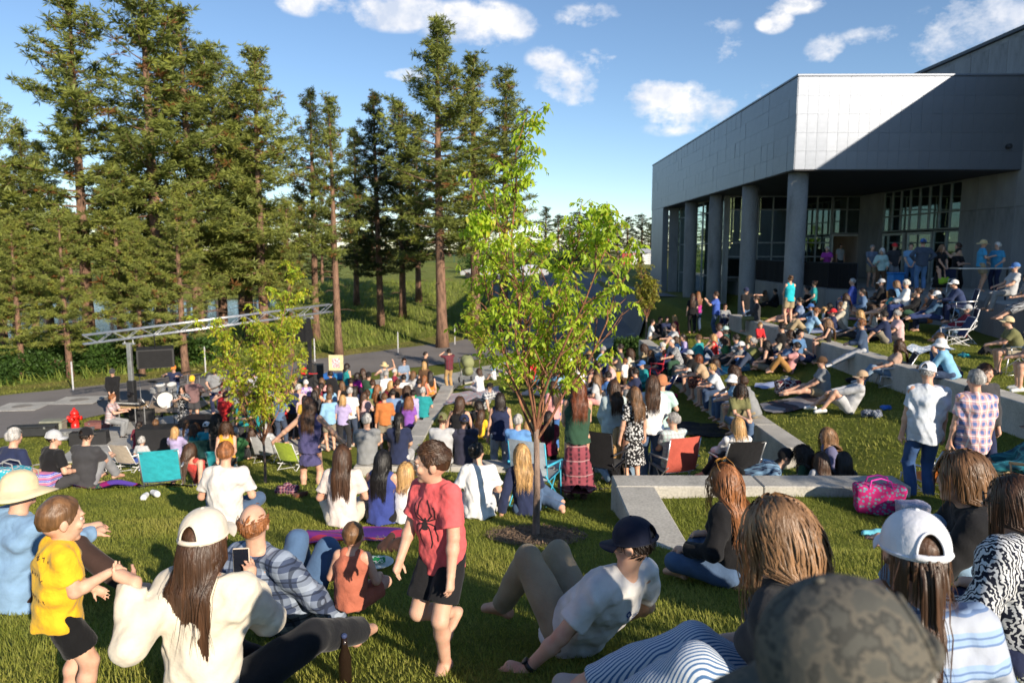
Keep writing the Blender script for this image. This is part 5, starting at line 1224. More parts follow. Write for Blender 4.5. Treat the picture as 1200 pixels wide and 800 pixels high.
def clothheap(label, u, v, s, m, seed=1, name='bundle', cat='cloth bundle', flat=.45):
    p = on_ray(u, v); r = np.random.RandomState(seed); V = Vox((-.5, -.5, -.1), (.5, .5, .5), .025)
    for i in range(7): V.cone((r.uniform(-.22, .22), r.uniform(-.2, .2), .06), (r.uniform(-.22, .22), r.uniform(-.2, .2), .05+flat*.25*r.rand()), .09, .06, .05)
    V.warp(.014, 20, seed); return tag(obj(name, V.mesh(), colm(kc(m)), loc=p, scale=s*1.0), label, cat)
def bag(label, u, v, w, d, h, m, rz=0, handles=True, hm=None, name='bag', p=None):
    p = p or on_ray(u, v); t = thing(name, label, 'bag', p, rad(rz)); V = Vox((-w, -d, -.06), (w, d, h*1.3), max(.008, w*.035))
    V.cone((0, 0, .1*h), (0, 0, .85*h), w*.42, w*.46, .02, (1, 0, 0), 1.0); V.D[:] = .2
    X, Y, Z = V.ax[0][:, None, None], V.ax[1][None, :, None], V.ax[2][None, None, :]; sl = 1+.10*sin(2)+0*Z
    q = np.stack(np.broadcast_arrays(np.abs(X)-w/2*(1+.1*(Z/h)), np.abs(Y)-d/2*(1-.15*(Z/h)), np.abs(Z-h/2)-h/2)); rr = .03*w/.3
    q = q+rr; V.D = (np.linalg.norm(np.maximum(q, 0), axis=0)+np.minimum(q.max(0), 0)-rr).astype(np.float32); V.warp(.006*w/.3, 16/w*.3, 3)
    obj('body', V.mesh(), colm(m), t)
    if handles:
        for s in (-1, 1):
            mb = MB(); mb.tube([(-w*.25, s*d*.4, h*.9), (-w*.2, s*d*.3, h*1.18), (0, s*d*.25, h*1.26), (w*.2, s*d*.3, h*1.18), (w*.25, s*d*.4, h*.9)], .010, 6); part('handle', mb, colm(hm or dk((.3, .3, .3), 1)), t, True)
    return t
# ------------------------------------------------------------------ the crowd
K = dict(wh=(.74, .74, .74), cr=(.66, .60, .50), bk=(.012, .012, .014), ch=(.05, .05, .055), gy=(.24, .25, .26), lg=(.45, .46, .48), nv=(.022, .03, .075), bl=(.06, .16, .42), lb=(.25, .43, .62),
         sk=(.05, .42, .68), te=(.02, .26, .27), tq=(.02, .45, .52), gn=(.03, .34, .10), ol=(.16, .16, .07), fg=(.03, .075, .045), kh=(.36, .28, .17), br=(.10, .055, .03), tn=(.48, .34, .22),
         rd=(.62, .03, .035), mr=(.22, .02, .04), pk=(.68, .32, .31), mg=(.55, .03, .30), pu=(.24, .09, .42), lp=(.38, .33, .46), co=(.66, .18, .11), og=(.78, .24, .04), ye=(.80, .48, .03), st=(.60, .46, .24), dj=(.045, .075, .14), jn=(.075, .125, .22), lj=(.20, .29, .40), mn=(.45, .62, .58))
def kc(c):
    if isinstance(c, str): return K[c]
    return c
PL = lambda a, b, c=None, s=1.0: pattern('plaid', kc(a), kc(b), kc(c) if c else None, s)
FL = lambda a, b, c, s=1.0: pattern('floral', kc(a), kc(b), kc(c), s)
MODES = {'A': ('x', 5.17, -4.03), 'B': ('x', 8.58, -2.93), 'D': ('x', -2.55, -5.15), 'E': ('y', 12.52, -4.19), 'C': ('y', 8.93, -3.33), 'F': ('y', 27.3, -5.71)}
def place(u, v, H, mode=None):
    if mode is None: return on_ray(u, v, H, 12.8 if u < 330 else 8.6)
    if isinstance(mode, (int, float)):          # given distance ahead, standing on the terrace or ground
        p = at_y(u, v, mode); p.z -= H; return p
    if mode[0] == 'z': return on_ray(u, v, H, z=float(mode[1:]))
    ax, c, z = MODES[mode]; d = ray(u, v); t = c/d[0] if ax == 'x' else c/d[1]; return Vector((d[0]*t, d[1]*t, z))
def headoff(pose, build, s, face, pd=None):
    q = dict(POSES[pose]); q.update(pd or {}); h = joints(q, build)['head']; return Matrix.Rotation(-rad(face), 3, 'Z') @ Vector((h[0]*s, h[1]*s, 0))
def P(u, v, pose, face, build, top, bot, hair, label, hat=None, mode=None, s=None, ch=None, **k):
    if s is None: s = {'m': 1.0, 'f': .95, 'k': .66}[build]
    s *= 1+.03*sin(u*1.7+v)
    H = pose_h(pose, build, s, k.get('pd')); off = headoff(pose, build, s, face, k.get('pd'))
    if mode is None and u < 530 and v < (500 if u < 330 else 478) and H > 1.0*s*.9 and POSES[pose].get('seat') is None: mode = 'z-5.83'
    p = place(u, v-1, H, mode)
    if mode is None or isinstance(mode, (int, float)): p -= off
    elif mode in MODES:
        if MODES[mode][0] == 'x': p.y -= off.y
        else: p.x -= off.x
    if mode is None: p.z = G(p.x, p.y)
    dist = p.y; k.setdefault('h', .013 if dist < 9.5 else .017 if dist < 15 else .022 if dist < 24 else .028)
    t = tuple([top[0]] + [kc(top[1])] if not isinstance(top, str) else []) if top else None
    if isinstance(bot, tuple): b = (bot[0], kc(bot[1]))
    else: b = bot
    if hat: hat = (hat[0], kc(hat[1])) + tuple(hat[2:])
    sh = k.pop('shoes', None); sh = kc(sh) if sh else None
    r, J = person(label, p, face, pose, build, t, b, tuple(hair.split()) if hair else None, hat, s=s, shoes=sh, **k)
    if ch: chair(ch[0], (p.x, p.y, p.z), face, ch[1], kc(ch[2]), kc(ch[3]) if len(ch) > 3 else None, ch[4] if len(ch) > 4 else None)
    return r, p
T_, L_, N_, S_ = 'tee', 'long', 'tank', 'strap'
pn, so, sk_, mx_, mi_ = 'pants', 'shorts', 'skirt', 'maxi', 'mini'
# -- dancers and standing group left of the seat wall
P(363, 467, 'dance', -8, 'f', (S_, 'nv' and (.075, .07, .17)), (mi_, (.075, .07, .17)), 'wavy br', 'woman with long dark wavy hair dancing arms out in a short navy dress', shoes='br', h=.012, mode=11.3, s=.99)
P(332, 463, 'stand', -10, 'k', (T_, 'rd'), (pn, 'ch'), 'short dk', 'boy in a bright red T-shirt with a pale back print, seen from behind', s=.82)
P(347, 459, 'stand', 10, 'f', (T_, 'gy'), (so, 'rd'), 'bob mx', 'person in a grey T-shirt and red shorts beside the red-shirted boy', s=.86)
P(305, 473, 'dance2', -60, 'f', (S_, 'te'), (sk_, 'te'), 'long br', 'woman in a teal sleeveless dress swaying by the pink tree trunk')
P(298, 434, 'guitar', 170, 'm', (T_, 'lg'), (pn, 'ch'), 'short dk', 'guitarist in a pale shirt and dark cap behind the yellowish tree', hat=('cap', 'bk'))
P(358, 446, 'stand2', -20, 'f', (T_, pattern('blotch', K['pu'], K['lp'], K['wh'])), (pn, 'gy'), 'short wh', 'white-haired woman in a purple tie-dye shirt')
P(377, 444, 'hips', -15, 'f', (T_, 'pk'), (pn, 'lj'), 'bob lb', 'woman in a salmon pink top and pale jeans near the speaker stack')
P(401, 448, 'look', -60, 'f', (S_, 'bk'), (sk_, 'bk'), 'bob lb', 'woman with blond bob in a black tank dress holding a hand out')
P(406, 427, 'stand', 30, 'f', (S_, 'te'), (pn, 'jn'), 'bob dk', 'dark-haired woman in a greenish tank top beside the equipment cart')
P(411, 444, 'stand', -20, 'm', (T_, 'bk'), (pn, 'ch'), 'short dk', 'person in a black T-shirt next to the woman in the black tank dress')
P(425, 433, 'stand2', -30, 'f', (T_, 'bk'), (pn, 'bl'), 'long br', 'long-haired woman in a black T-shirt and blue jeans')
P(431.5, 437, 'cross', 20, 'm', (L_, 'fg'), (pn, 'ch'), 'short dk', 'man in a dark green jacket and black cap among the dancers', hat=('cap', 'bk'))
P(385, 468, 'walk', 60, 'k', (L_, 'cr'), (sk_, 'tn'), 'long mx', 'girl in a cream cardigan walking past the dancing woman', s=.82)
P(415, 466, 'phone', -15, 'k', (T_, 'wh'), (so, 'lj'), 'short br', 'boy in a white T-shirt holding up a camera', s=.82)
P(430, 458, 'stand', 0, 'k', (T_, 'ol'), (so, 'jn'), 'short br', 'boy in an olive shirt behind the filming boy', s=.86)
P(442, 452, 'stand', 30, 'f', (T_, 'br'), (pn, 'ch'), 'long gg', 'woman with ginger-brown hair half hidden behind the olive-shirted boy')
P(449, 462, 'stand', -25, 'k', (L_, PL('rd', 'bk')), (pn, 'jn'), 'short wh', 'child in red and black checked shirt with pale hair', s=.80)
P(460, 457, 'front', -8, 'm', (T_, (.17, .26, .42)), (pn, 'ch'), 'short dk', 'man in a denim blue shirt seen from behind')
P(479, 467, 'stand', -5, 'f', (T_, 'pu'), (pn, 'ch'), 'curly gg', 'woman with curly reddish hair in a purple top')
P(450, 425, 'up', 150, 'f', (N_, 'gy'), (so, 'lj'), 'short br', 'dancer in a straw hat with one hand raised on the road edge', hat=('straw', 'st'))
P(452, 436, 'stand', -40, 'm', (T_, 'wh'), (so, 'gy'), 'short gy', 'grey-haired man in a loose white shirt with his back turned')
P(462, 433, 'look', 90, 'f', (T_, 'mr'), (pn, 'bk'), 'short wh', 'pale-haired woman in a dark red top turned to the right')
P(473, 440, 'stand', -20, 'm', (T_, 'wh'), (pn, 'jn'), 'short dk', 'man in a bright white T-shirt and backpack straps')
P(473, 421, 'look', 140, 'm', (T_, (.2, .27, .38)), (so, 'ch'), 'short br', 'man in sunglasses and a grey-blue shirt facing the camera on the road side', glasses=True)
P(480, 451, 'stand', 15, 'f', (T_, 'gn'), (pn, 'lg'), 'wavy gy', 'woman with long grey hair in a bright green top')
P(491, 445, 'stand', 0, 'm', (T_, 'ch'), (so, 'ch'), 'short dk', 'man in a dark grey T-shirt beside the woman in coral')
P(497, 441, 'stand2', 30, 'f', (S_, 'co'), (sk_, 'co'), 'long gg', 'long-haired woman in a coral dress at the edge of the dancers')
P(498, 413, 'hips', 90, 'm', (T_, 'bk'), (so, 'ch'), 'buzz dk', 'bald man in a black T-shirt standing on the road')
P(504, 436, 'stand', -20, 'f', (S_, 'og'), (pn, 'kh'), 'long dk', 'woman in an orange and black tank top and khaki trousers')
P(497, 425, 'stand', -10, 'f', (T_, 'br'), (pn, 'jn'), 'bob bd', 'blond person half hidden behind the bald man in black')
P(526, 410, 'cam', -35, 'm', (T_, PL('mr', 'ch')), (pn, (.42, .27, .12)), 'short dk', 'photographer in brown trousers aiming a camera on the sidewalk', shoes='br')
P(368, 459, 'stand', -30, 'f', (T_, 'ch'), (pn, 'bk'), 'bob dk', 'dark-haired person standing just beyond the dancing woman in navy')
P(320, 449, 'stand', 20, 'm', (T_, 'lb'), (pn, 'ch'), 'short lb', 'man in a light blue shirt behind the red-shirted boy')
P(393, 436, 'stand', -70, 'm', (T_, 'bk'), (pn, 'bk'), 'short dk', 'crew member in black leaning over the equipment cart', pd=POSES['lean'])
P(437, 446, 'look', -40, 'm', (T_, 'te'), (pn, 'ch'), 'short br', 'man in a teal shirt behind the dark-jacketed man')
# -- seated on the crossing wall (E) and around
P(429, 487, 'bench', -8, 'm', (T_, 'gy'), (pn, 'ch'), 'short gy', 'grey-haired man in a grey T-shirt sitting on the left end of the crossing wall', mode='E', h=.014)
P(467, 481, 'bench', 0, 'f', (T_, 'nv'), (pn, 'lg'), 'pony bl', 'woman with a black ponytail in a navy blouse sitting on the crossing wall', mode='E', s=1.02, h=.014)
P(518, 486, 'bench', 6, 'm', (T_, 'lg'), (so, 'ol'), 'short br', 'man in an olive cap and pale grey T-shirt seen from behind', hat=('cap', 'ol'), mode='E', h=.014)
P(544, 488, 'bench', -4, 'm', ('hood', (.035, .035, .06)), (pn, 'ch'), 'short dk', 'man in navy cap and dark hooded top with a pale back print', hat=('cap', 'nv'), mode='E', h=.014)
P(539, 466, 'crossleg', 10, 'f', (S_, 'bk'), (so, 'lj'), 'bob br', 'woman in a black tank top with brown bob, left of the navy-capped man', mode=13.7, s=.98)
P(586, 462, 'stand', -5, 'f', (N_, 'nv'), (pn, 'lg'), 'bob dk', 'short-haired woman standing in a navy tank top and pale trousers', h=.014, loose=1.2)
P(607, 480, 'bench', 15, 'm', (T_, (.13, .30, .62)), (so, 'ch'), 'short gy', 'grey-haired man in a bright blue T-shirt seated left of the near tree trunk', mode='E', h=.014)
P(564, 481, 'crossleg', 20, 'k', (T_, 'ye'), (so, 'bk'), 'long br', 'child in black and yellow between the hooded man and the standing woman', s=.75)
P(620, 493, 'bench', 20, 'k', (T_, 'ye'), (so, 'lj'), 'bob bd', 'blond child with orange top beside the near tree trunk', mode=13.2, s=.7)
P(574, 449, 'recline', -50, 'm', (T_, PL('lg', 'nv', 'wh')), (so, 'kh'), 'short dk', 'man in a black cap and checked shirt sitting on the far picnic blanket', hat=('cap', 'bk'), s=1.0)
P(560, 470, 'recknee', -70, 'f', (T_, 'bk'), (so, 'bk'), 'bob dk', 'woman in black lying back beside the far picnic blanket')
P(578, 431, 'knees', -60, 'k', (T_, 'wh'), (so, 'lg'), 'short br', 'small child in a pale blue hat and white shirt by the sidewalk', hat=('bucket', 'lb'), s=.6)
P(561, 433, 'legsout', -40, 'f', (T_, 'wh'), (pn, 'wh'), 'bob br', 'adult in white sitting in front of the stroller')
P(648, 448, 'stand', -30, 'f', (T_, 'pk'), (pn, 'bl'), 'long br', 'woman in pink and blue partly hidden behind the near tree stems')
P(622, 418, 'crossleg', 150, 'f', (T_, 'bk'), (pn, 'jn'), 'bob lb', 'woman in black seen through the left leaves of the near tree')
P(637, 424, 'knees', 120, 'm', (T_, 'lb'), (so, 'ch'), 'short br', 'man in a light blue shirt seated beyond the near tree, left of centre')
P(660, 420, 'knees', -60, 'f', (T_, 'lg'), (so, 'jn'), 'long br', 'brown-haired woman in pale grey seated beyond the near tree')
P(680, 428, 'crossleg', -40, 'f', (T_, 'wh'), (pn, 'nv'), 'bob dk', 'woman in a white top seated beyond the near tree leaves')
P(706, 406, 'benchback', -60, 'm', (T_, 'lb'), (so, 'kh'), 'short gy', 'man in a pale blue shirt at the far end of the long lawn')
P(716, 413, 'knees', -60, 'm', (T_, 'nv'), (so, 'tn'), 'short br', 'man in navy with bare knees on the far middle lawn')
P(700, 424, 'knees', -70, 'f', (T_, 'mr'), (pn, 'jn'), 'bob br', 'woman in maroon seated left of the white-shirted boy')
P(690, 413, 'crossleg', -50, 'f', (T_, 'pk'), (pn, 'gy'), 'bob bd', 'blond woman in pink far out on the middle lawn')
P(668, 408, 'legsout', 90, 'm', (T_, 'wh'), (so, 'gy'), 'short dk', 'man in white far out between the near tree stems')
P(712, 437, 'knees', -60, 'm', (T_, 'bl'), (so, 'ch'), 'short dk', 'man in royal blue seated behind the standing denim-jacket woman')
P(698, 441, 'crossleg', -60, 'f', (T_, 'lg'), (pn, 'pk'), 'long mx', 'woman in grey seated between the two standing women')
P(559, 522, 'crossleg', -12, 'f', (T_, 'wh'), (pn, 'wh'), 'bun bl', 'woman with a dark bun in a loose white blouse sitting on the grass', turn=40, h=.012, loose=1.4)
P(611, 523, 'side', -10, 'f', (T_, 'nv'), (pn, 'jn'), 'curly bd', 'woman with wavy blond hair in a navy jacket sitting on the grass', h=.012, top2=None) if False else P(611, 523, 'side', -10, 'f', (L_, 'nv'), (pn, 'jn'), 'wavy bd', 'woman with wavy blond hair in a navy jacket sitting on the grass', h=.012)
P(677, 446, 'front', -5, 'f', (N_, 'fg'), (mx_, pattern('ethnic', (.26, .06, .08), (.06, .02, .03), (.5, .36, .36), 1.0)), 'wavy rd', 'red-haired woman standing in a dark green top and long maroon skirt', h=.012, shoes='br', s=1.0)
P(719, 447, 'front', -12, 'f', (L_, (.46, .55, .56)), (pn, 'nv'), 'wavy br', 'woman standing in a pale denim jacket with long brown hair', h=.013, loose=1.7, s=1.0)
P(765, 442, 'front', 8, 'f', (L_, 'wh'), (pn, 'jn'), 'wavy br', 'woman standing in a white sweater and blue jeans', h=.013, loose=1.4, s=1.0)
P(776, 441, 'look', 20, 'f', (T_, 'mn'), (pn, 'jn'), 'short dk', 'woman in an aqua shirt and rust brown felt hat', hat=('fedora', 'og' and (.42, .17, .08)), h=.014, s=.98, mode=12.6)
P(734, 458, 'crossleg', -30, 'm', (T_, 'ch'), (pn, 'ch'), 'short gy', 'grey-haired person seated between the two women who stand with long brown hair')
P(743, 455, 'stand', -20, 'f', (T_, FL('bk', 'wh', 'gy')), (sk_, FL('bk', 'wh', 'gy')), 'wavy lb', 'woman in a black and white print dress behind the white sweater', s=.92)
P(725, 503, 'crossleg', 5, 'f', (N_, 'bk'), (pn, 'lj'), 'long bd', 'girl with very long blond hair and a black tank top', h=.012, s=.98)
P(789, 485, 'bench', -20, 'm', (T_, PL('lg', 'mn', 'gy', 1.4)), (pn, 'jn'), 'short gy', 'grey-haired man in sunglasses and pale checked shirt in the red-backed chair', glasses=True, turn=-45, h=.012, mode=11.3, s=1.0, ch=('folding chair with a rust red back under the grey-haired man in checks', 'camp', (.48, .10, .07), 'lg'))
P(643, 483, 'bench', 0, 'f', (T_, 'mr'), (pn, 'bk'), 'long dk', 'woman in dark maroon hidden behind the near tree trunk', mode=13.4)
P(732, 421, 'stand', -40, 'k', (T_, 'wh'), (pn, 'br'), 'short gg', 'small boy standing in a white T-shirt above the seated row', s=.62)
P(752, 424, 'crossleg', -110, 'm', (L_, 'te'), (pn, 'te'), 'short dk', 'person in dark teal and a blue cap beside the small white-shirted boy', hat=('cap', 'bl'))
P(865, 491, 'lowchair', -6, 'f', (L_, 'wh'), (pn, 'jn'), 'bob bd', 'blond woman in a white shirt in a black low chair', h=.012, mode=10.6, ch=('black low folding chair with the blond woman in white', 'low', 'bk'))
P(921, 527, 'lie', -70, 'm', (T_, PL('nv', 'lb')), (pn, 'bk'), 'short dk', 'man in dark cap and blue checked shirt lying behind the foreground wall', hat=('cap', 'bk'), h=.013, mode=10.3)
P(940, 525, 'crossleg', -60, 'k', (T_, 'fg'), (so, 'bk'), 'curly dk', 'curly-haired child in green beside the lying man', s=.75, mode=10.2)
P(969, 503, 'crossleg', -80, 'f', (L_, (.15, .15, .26)), (pn, 'ch'), 'wavy mx', 'woman with highlighted hair and a mauve cardigan looking left', h=.013, turn=-20, s=1.0, mode=10.8)
P(962, 531, 'crossleg', -10, 'k', (T_, 'lg'), (so, 'jn'), 'long br', 'dark-haired girl low behind the foreground wall, left of the pair', s=.8, mode=9.9)
P(989, 531, 'crossleg', 10, 'k', (T_, 'ch'), (so, 'jn'), 'long dk', 'dark-haired girl low behind the foreground wall, at the right of the pair', s=.8, mode=9.9)
# -- seated along the long wall A
for q in [(869, 453, 'benchfwd', 170, 'f', (T_, 'ol'), (pn, 'jn'), 'curly dk', 'woman with dark curls and olive T-shirt facing the camera', dict(mode=14.6, s=.98)),
          (883, 442, 'benchfwd', -60, 'm', (T_, 'gy'), (so, 'kh'), 'short br', 'man in a grey T-shirt sitting on the nearest part of the long wall', dict(mode='A')),
          (871, 436, 'benchfwd', -80, 'f', (T_, 'lb'), (so, 'lj'), 'bob mx', 'woman in a white bucket hat bending beside the man in grey', dict(mode='A', hat=('bucket', 'wh'))),
          (861, 430, 'bench', -90, 'f', (T_, 'ch'), (pn, 'jn'), 'curly br', 'brown-haired woman behind the white bucket hat', dict(mode='A')),
          (846, 421, 'benchfwd', -85, 'f', (T_, 'lb' and (.62, .66, .72)), (pn, 'dj'), 'short bd', 'short-haired blond woman in a pale T-shirt and dark jeans on the long wall', dict(mode='A')),
          (829, 420, 'benchfwd', -80, 'f', (T_, 'tn'), (sk_, FL('bk', 'co', 'gn')), 'bob rd', 'red-haired woman in sunglasses, tan top and flowered skirt on the wall', dict(mode='A', glasses=True)),
          (818, 413, 'benchfwd', -80, 'f', (T_, 'bk'), (so, 'bk'), 'short dk', 'person in black with a grey cap on the long wall', dict(mode='A', hat=('cap', 'lg'))),
          (796, 404, 'benchfwd', -110, 'm', (T_, pattern('blotch', K['gy'], K['lg'], K['ch'])), (pn, 'fg'), 'buzz gy', 'bald man in a grey patterned shirt bending his head on the wall', dict(mode='A')),
          (779, 411, 'lowchair', -40, 'f', (T_, 'nv'), (pn, 'jn'), 'short rd', 'red-haired woman in a navy low chair with red frame', dict(ch=('navy low chair with a bright red frame below the long wall', 'camp', 'nv', 'nv', cloth((.6, .03, .05)))) ),
          (776, 406, 'knees', -60, 'm', (T_, 'lb'), (pn, 'lj'), 'short wh', 'white-haired man in a light blue shirt near the far wall end', {}),
          (754, 405, 'bench', -60, 'f', (T_, 'kh'), (pn, 'jn'), 'curly br', 'curly brown-haired woman left of the white-haired man', dict(mode=26)),
          (762, 412, 'crossleg', -70, 'f', (T_, 'bk'), (pn, 'ch'), 'bob lb', 'woman in black with light brown hair near the far wall end', {}),
          (789, 381, 'knees', -100, 'm', (T_, 'lg'), (so, 'lg'), 'short br', 'man in a pale grey T-shirt hugging bare knees by the small olive tree', dict(shoes='lg')),
          (765, 375, 'legsout', 100, 'f', (T_, 'wh'), (so, 'tn'), 'short dk', 'woman in white seated under the small olive tree', {}),
          (774, 372, 'knees', 150, 'm', (T_, 'bk'), (pn, 'bk'), 'short bl', 'man in black sunglasses under the small olive tree', dict(glasses=True)),
          (782, 372, 'knees', 170, 'm', (T_, 'nv'), (pn, 'ch'), 'short dk', 'man in navy under the small olive tree', {}),
          (790, 371, 'crossleg', -90, 'f', (T_, 'mr'), (pn, 'ch'), 'long bd', 'long-haired blond girl in maroon at the right of the tree group', {}),
          (818, 343, 'front', -10, 'f', (S_, FL('mg', 'bk', 'pk')), (pn, 'dj'), 'long gg', 'red-haired woman in a flowered halter top standing by the building', dict()),
          (812, 345, 'stand', 10, 'f', (T_, 'bk'), (pn, 'bk'), 'long br', 'dark-clad woman hidden behind the flowered halter top', {}),
          (839, 343, 'phone', -70, 'm', (T_, (.06, .12, .45)), (pn, 'dj'), 'short br', 'man in a cobalt blue T-shirt standing beside the concrete wall', {}),
          (850, 357, 'knees', 170, 'm', (L_, 'gy'), (pn, 'nv'), 'short br', 'man in grey and sunglasses seated against the concrete wall', dict(glasses=True, mode=29)),
          (842, 381, 'knees', -70, 'f', (T_, 'pk'), (so, 'tn'), 'bob br', 'woman in pink hugging her knees on the middle terrace', dict(glasses=True)),
          (850, 384, 'knees', -60, 'f', (L_, 'te' and (.02, .10, .09)), (pn, 'lb'), 'pony dk', 'woman in dark green jacket and mint cap on a blue blanket', dict(hat=('cap', 'mn'))),
          (891, 379, 'bench', 170, 'k', ('hood', 'rd'), (so, 'tn'), 'short bd', 'small child in a red hooded top sitting on the upper wall', dict(s=.62, mode=22.6)),
          (878, 395, 'side', -40, 'f', (S_, (.5, .6, .45)), (so, 'tn'), 'long bd', 'girl with long blond hair and pale green top on the teal blanket', dict(s=.88)),
          (868, 402, 'knees', -60, 'k', (T_, 'gy'), (so, 'bl'), 'short dk', 'child with a white and red cap seated behind the blond girl', dict(s=.8, hat=('cap', 'wh'))),
          (884, 403, 'crossleg', -40, 'k', (T_, 'lb'), (so, 'og'), 'bob bd', 'small blond child at the knees of the long-haired girl', dict(s=.62)),
          (916, 380, 'legsout', -60, 'm', (T_, 'bk'), (so, 'gy'), 'short dk', 'man in a black T-shirt leaning against the upper wall', dict(mode=20.8)),
          (926, 388, 'legsout', -70, 'f', (T_, 'tn'), (pn, 'nv'), 'bob br', 'brown-haired woman in tan beside the man in black', dict(mode=20)),
          (938, 387, 'crossleg', 150, 'm', (T_, (.08, .17, .32)), (pn, 'nv'), 'short dk', 'person in a steel blue T-shirt by the upper wall', dict(mode=19.8)),
          (934, 401, 'knees', -75, 'f', (T_, 'pk'), (pn, (.36, .19, .06)), 'short dk', 'person in mustard brown trousers holding bent knees on the grass', dict(pd=dict(POSES['knees'], sp=(0, -.35, .95)))),
          (963, 420, 'legsout', -80, 'm', (T_, 'gy'), (so, 'kh'), 'short br', 'man in grey T-shirt, sunglasses and dark cap sitting alone on the terrace', dict(hat=('cap', 'br'), glasses=True)),
          (1010, 433, 'knees', -75, 'm', (L_, 'lg'), (so, 'lg'), 'short dk', 'man in a tan cap and pale grey sweatshirt leaning on the grass', dict(hat=('cap', 'tn'), shoes='wh', pd=dict(POSES['knees'], sp=(0, -.4, .9), ar=(.13, .66, .08)))),
          (1012.5, 376, 'benchlegs', -70, 'f', (L_, (.05, .08, .14)), (pn, 'lg'), 'short gg', 'woman in a navy sweater and sunglasses sitting on the upper wall', dict(mode='B', glasses=True, shoes='wh')),
          (970.6, 374, 'bench', -80, 'k', (S_, 'bk'), (so, 'ol'), 'long mx', 'girl in a black top standing against the upper wall', dict(mode='B', s=.75)),
          (887, 349, 'bench', -70, 'm', (L_, 'ch'), (pn, 'ol'), 'short br', 'young man in a dark vest sitting on the far end of the upper wall', dict(mode='B')),
          (950, 357, 'knees', -60, 'k', (L_, 'jn'), (pn, 'lj'), 'short br', 'child in a denim jacket and blue cap on the upper lawn', dict(hat=('cap', 'bl'), s=.8)),
          (965, 361, 'crossleg', -70, 'k', (T_, 'wh'), (so, 'kh'), 'bob bd', 'blond toddler in white on the upper lawn', dict(s=.7)),
          (957, 362, 'recknee', -80, 'm', (T_, 'lb'), (pn, 'kh'), 'short gg', 'man in khaki trousers with bent knees on the upper lawn', {}),
          (976, 363, 'crossleg', -60, 'k', (T_, 'nv'), (pn, 'ch'), 'short dk', 'boy in a red cap on the upper lawn', dict(hat=('cap', 'rd'), s=.8)),
          (875, 337, 'point', 150, 'm', (T_, 'bk'), (pn, 'jn'), 'short dk', 'boy in a black T-shirt with pink print stretching one arm out', dict(hat=('cap', 'nv'), s=.92)),
          (897, 338, 'crossleg', 150, 'f', (L_, 'tn'), (pn, 'tn'), 'long br', 'long-haired woman in a beige coat sitting against the terrace wall', {}),
          (908, 345, 'legsout', -80, 'm', ('hood', 'bk'), (pn, 'bk'), 'short bl', 'man in a black hooded top against the terrace wall', {}),
          (926, 324, 'front', -10, 'f', (S_, 'tq'), (so, 'kh'), 'bun lb', 'woman in a turquoise tank top standing with her back turned', dict(mode=24.5)),
          (925, 351, 'legsout', -80, 'f', (T_, (.45, .09, .10)), (so, 'tn'), 'short mx', 'woman in a faded red top with stretched bare legs', {}),
          (937, 350, 'legsout', -80, 'm', (T_, (.20, .27, .42)), (so, 'kh'), 'short dk', 'man in a slate blue shirt behind the faded red top', {}),
          (954.5, 330, 'look', -60, 'f', (T_, 'te'), (pn, 'bk'), 'bun br', 'woman in a green top and black trousers near the black railing', dict(mode=26.5)),
          (946, 336, 'bench', -60, 'm', (T_, 'bk'), (pn, 'bk'), 'short bl', 'person in black beside the green-topped woman', dict(mode=27)),
          (1053, 398, 'lowchair', -70, 'f', (T_, (.42, .29, .23)), (pn, 'lj'), 'wavy br', 'brown-haired woman in a dusty pink blouse in a low black chair', dict(shoes='lg', ch=('low black camp chair under the brown-haired woman', 'low', 'bk'))),
          (1101, 390, 'bench', 150, 'f', (N_, (.03, .08, .20)), (pn, 'nv'), 'short mx', 'woman in sunglasses and a navy sleeveless top facing the camera', dict(glasses=True, mode='B')),
          (1114, 393, 'benchfwd', -50, 'f', (L_, (.22, .46, .66)), (pn, (.06, .09, .16)), 'short dk', 'woman in a white sun hat and sky blue shirt on the upper wall', dict(hat=('bucket', 'wh'), mode='B')),
          (1134, 358, 'lowchair', -70, 'm', (L_, 'mr'), (pn, 'lj'), 'short gy', 'man in a maroon sweatshirt and grey cap in a white-framed chair', dict(hat=('cap', 'lg'), s=1.04, ch=('navy lawn chair with a white frame holding the man in maroon', 'camp', 'nv', 'nv', cloth((.75, .75, .75))))),
          (1181, 372, 'benchfwd', -70, 'm', (T_, 'ol'), (so, (.35, .30, .22)), 'buzz dk', 'man in a tan cap and olive shirt leaning forward at the right edge', dict(hat=('cap', (.62, .50, .30)), shoes='bk', ch=('dark camp chair under the man in the tan cap', 'camp', 'ch'))),
          (1208, 383, 'benchfwd', -70, 'm', (T_, 'gy'), (so, 'tn'), 'short br', 'bare-legged person in white sneakers cut off by the right photo edge', dict(shoes='wh')),
          ]:
    P(*q[:9], **q[9])
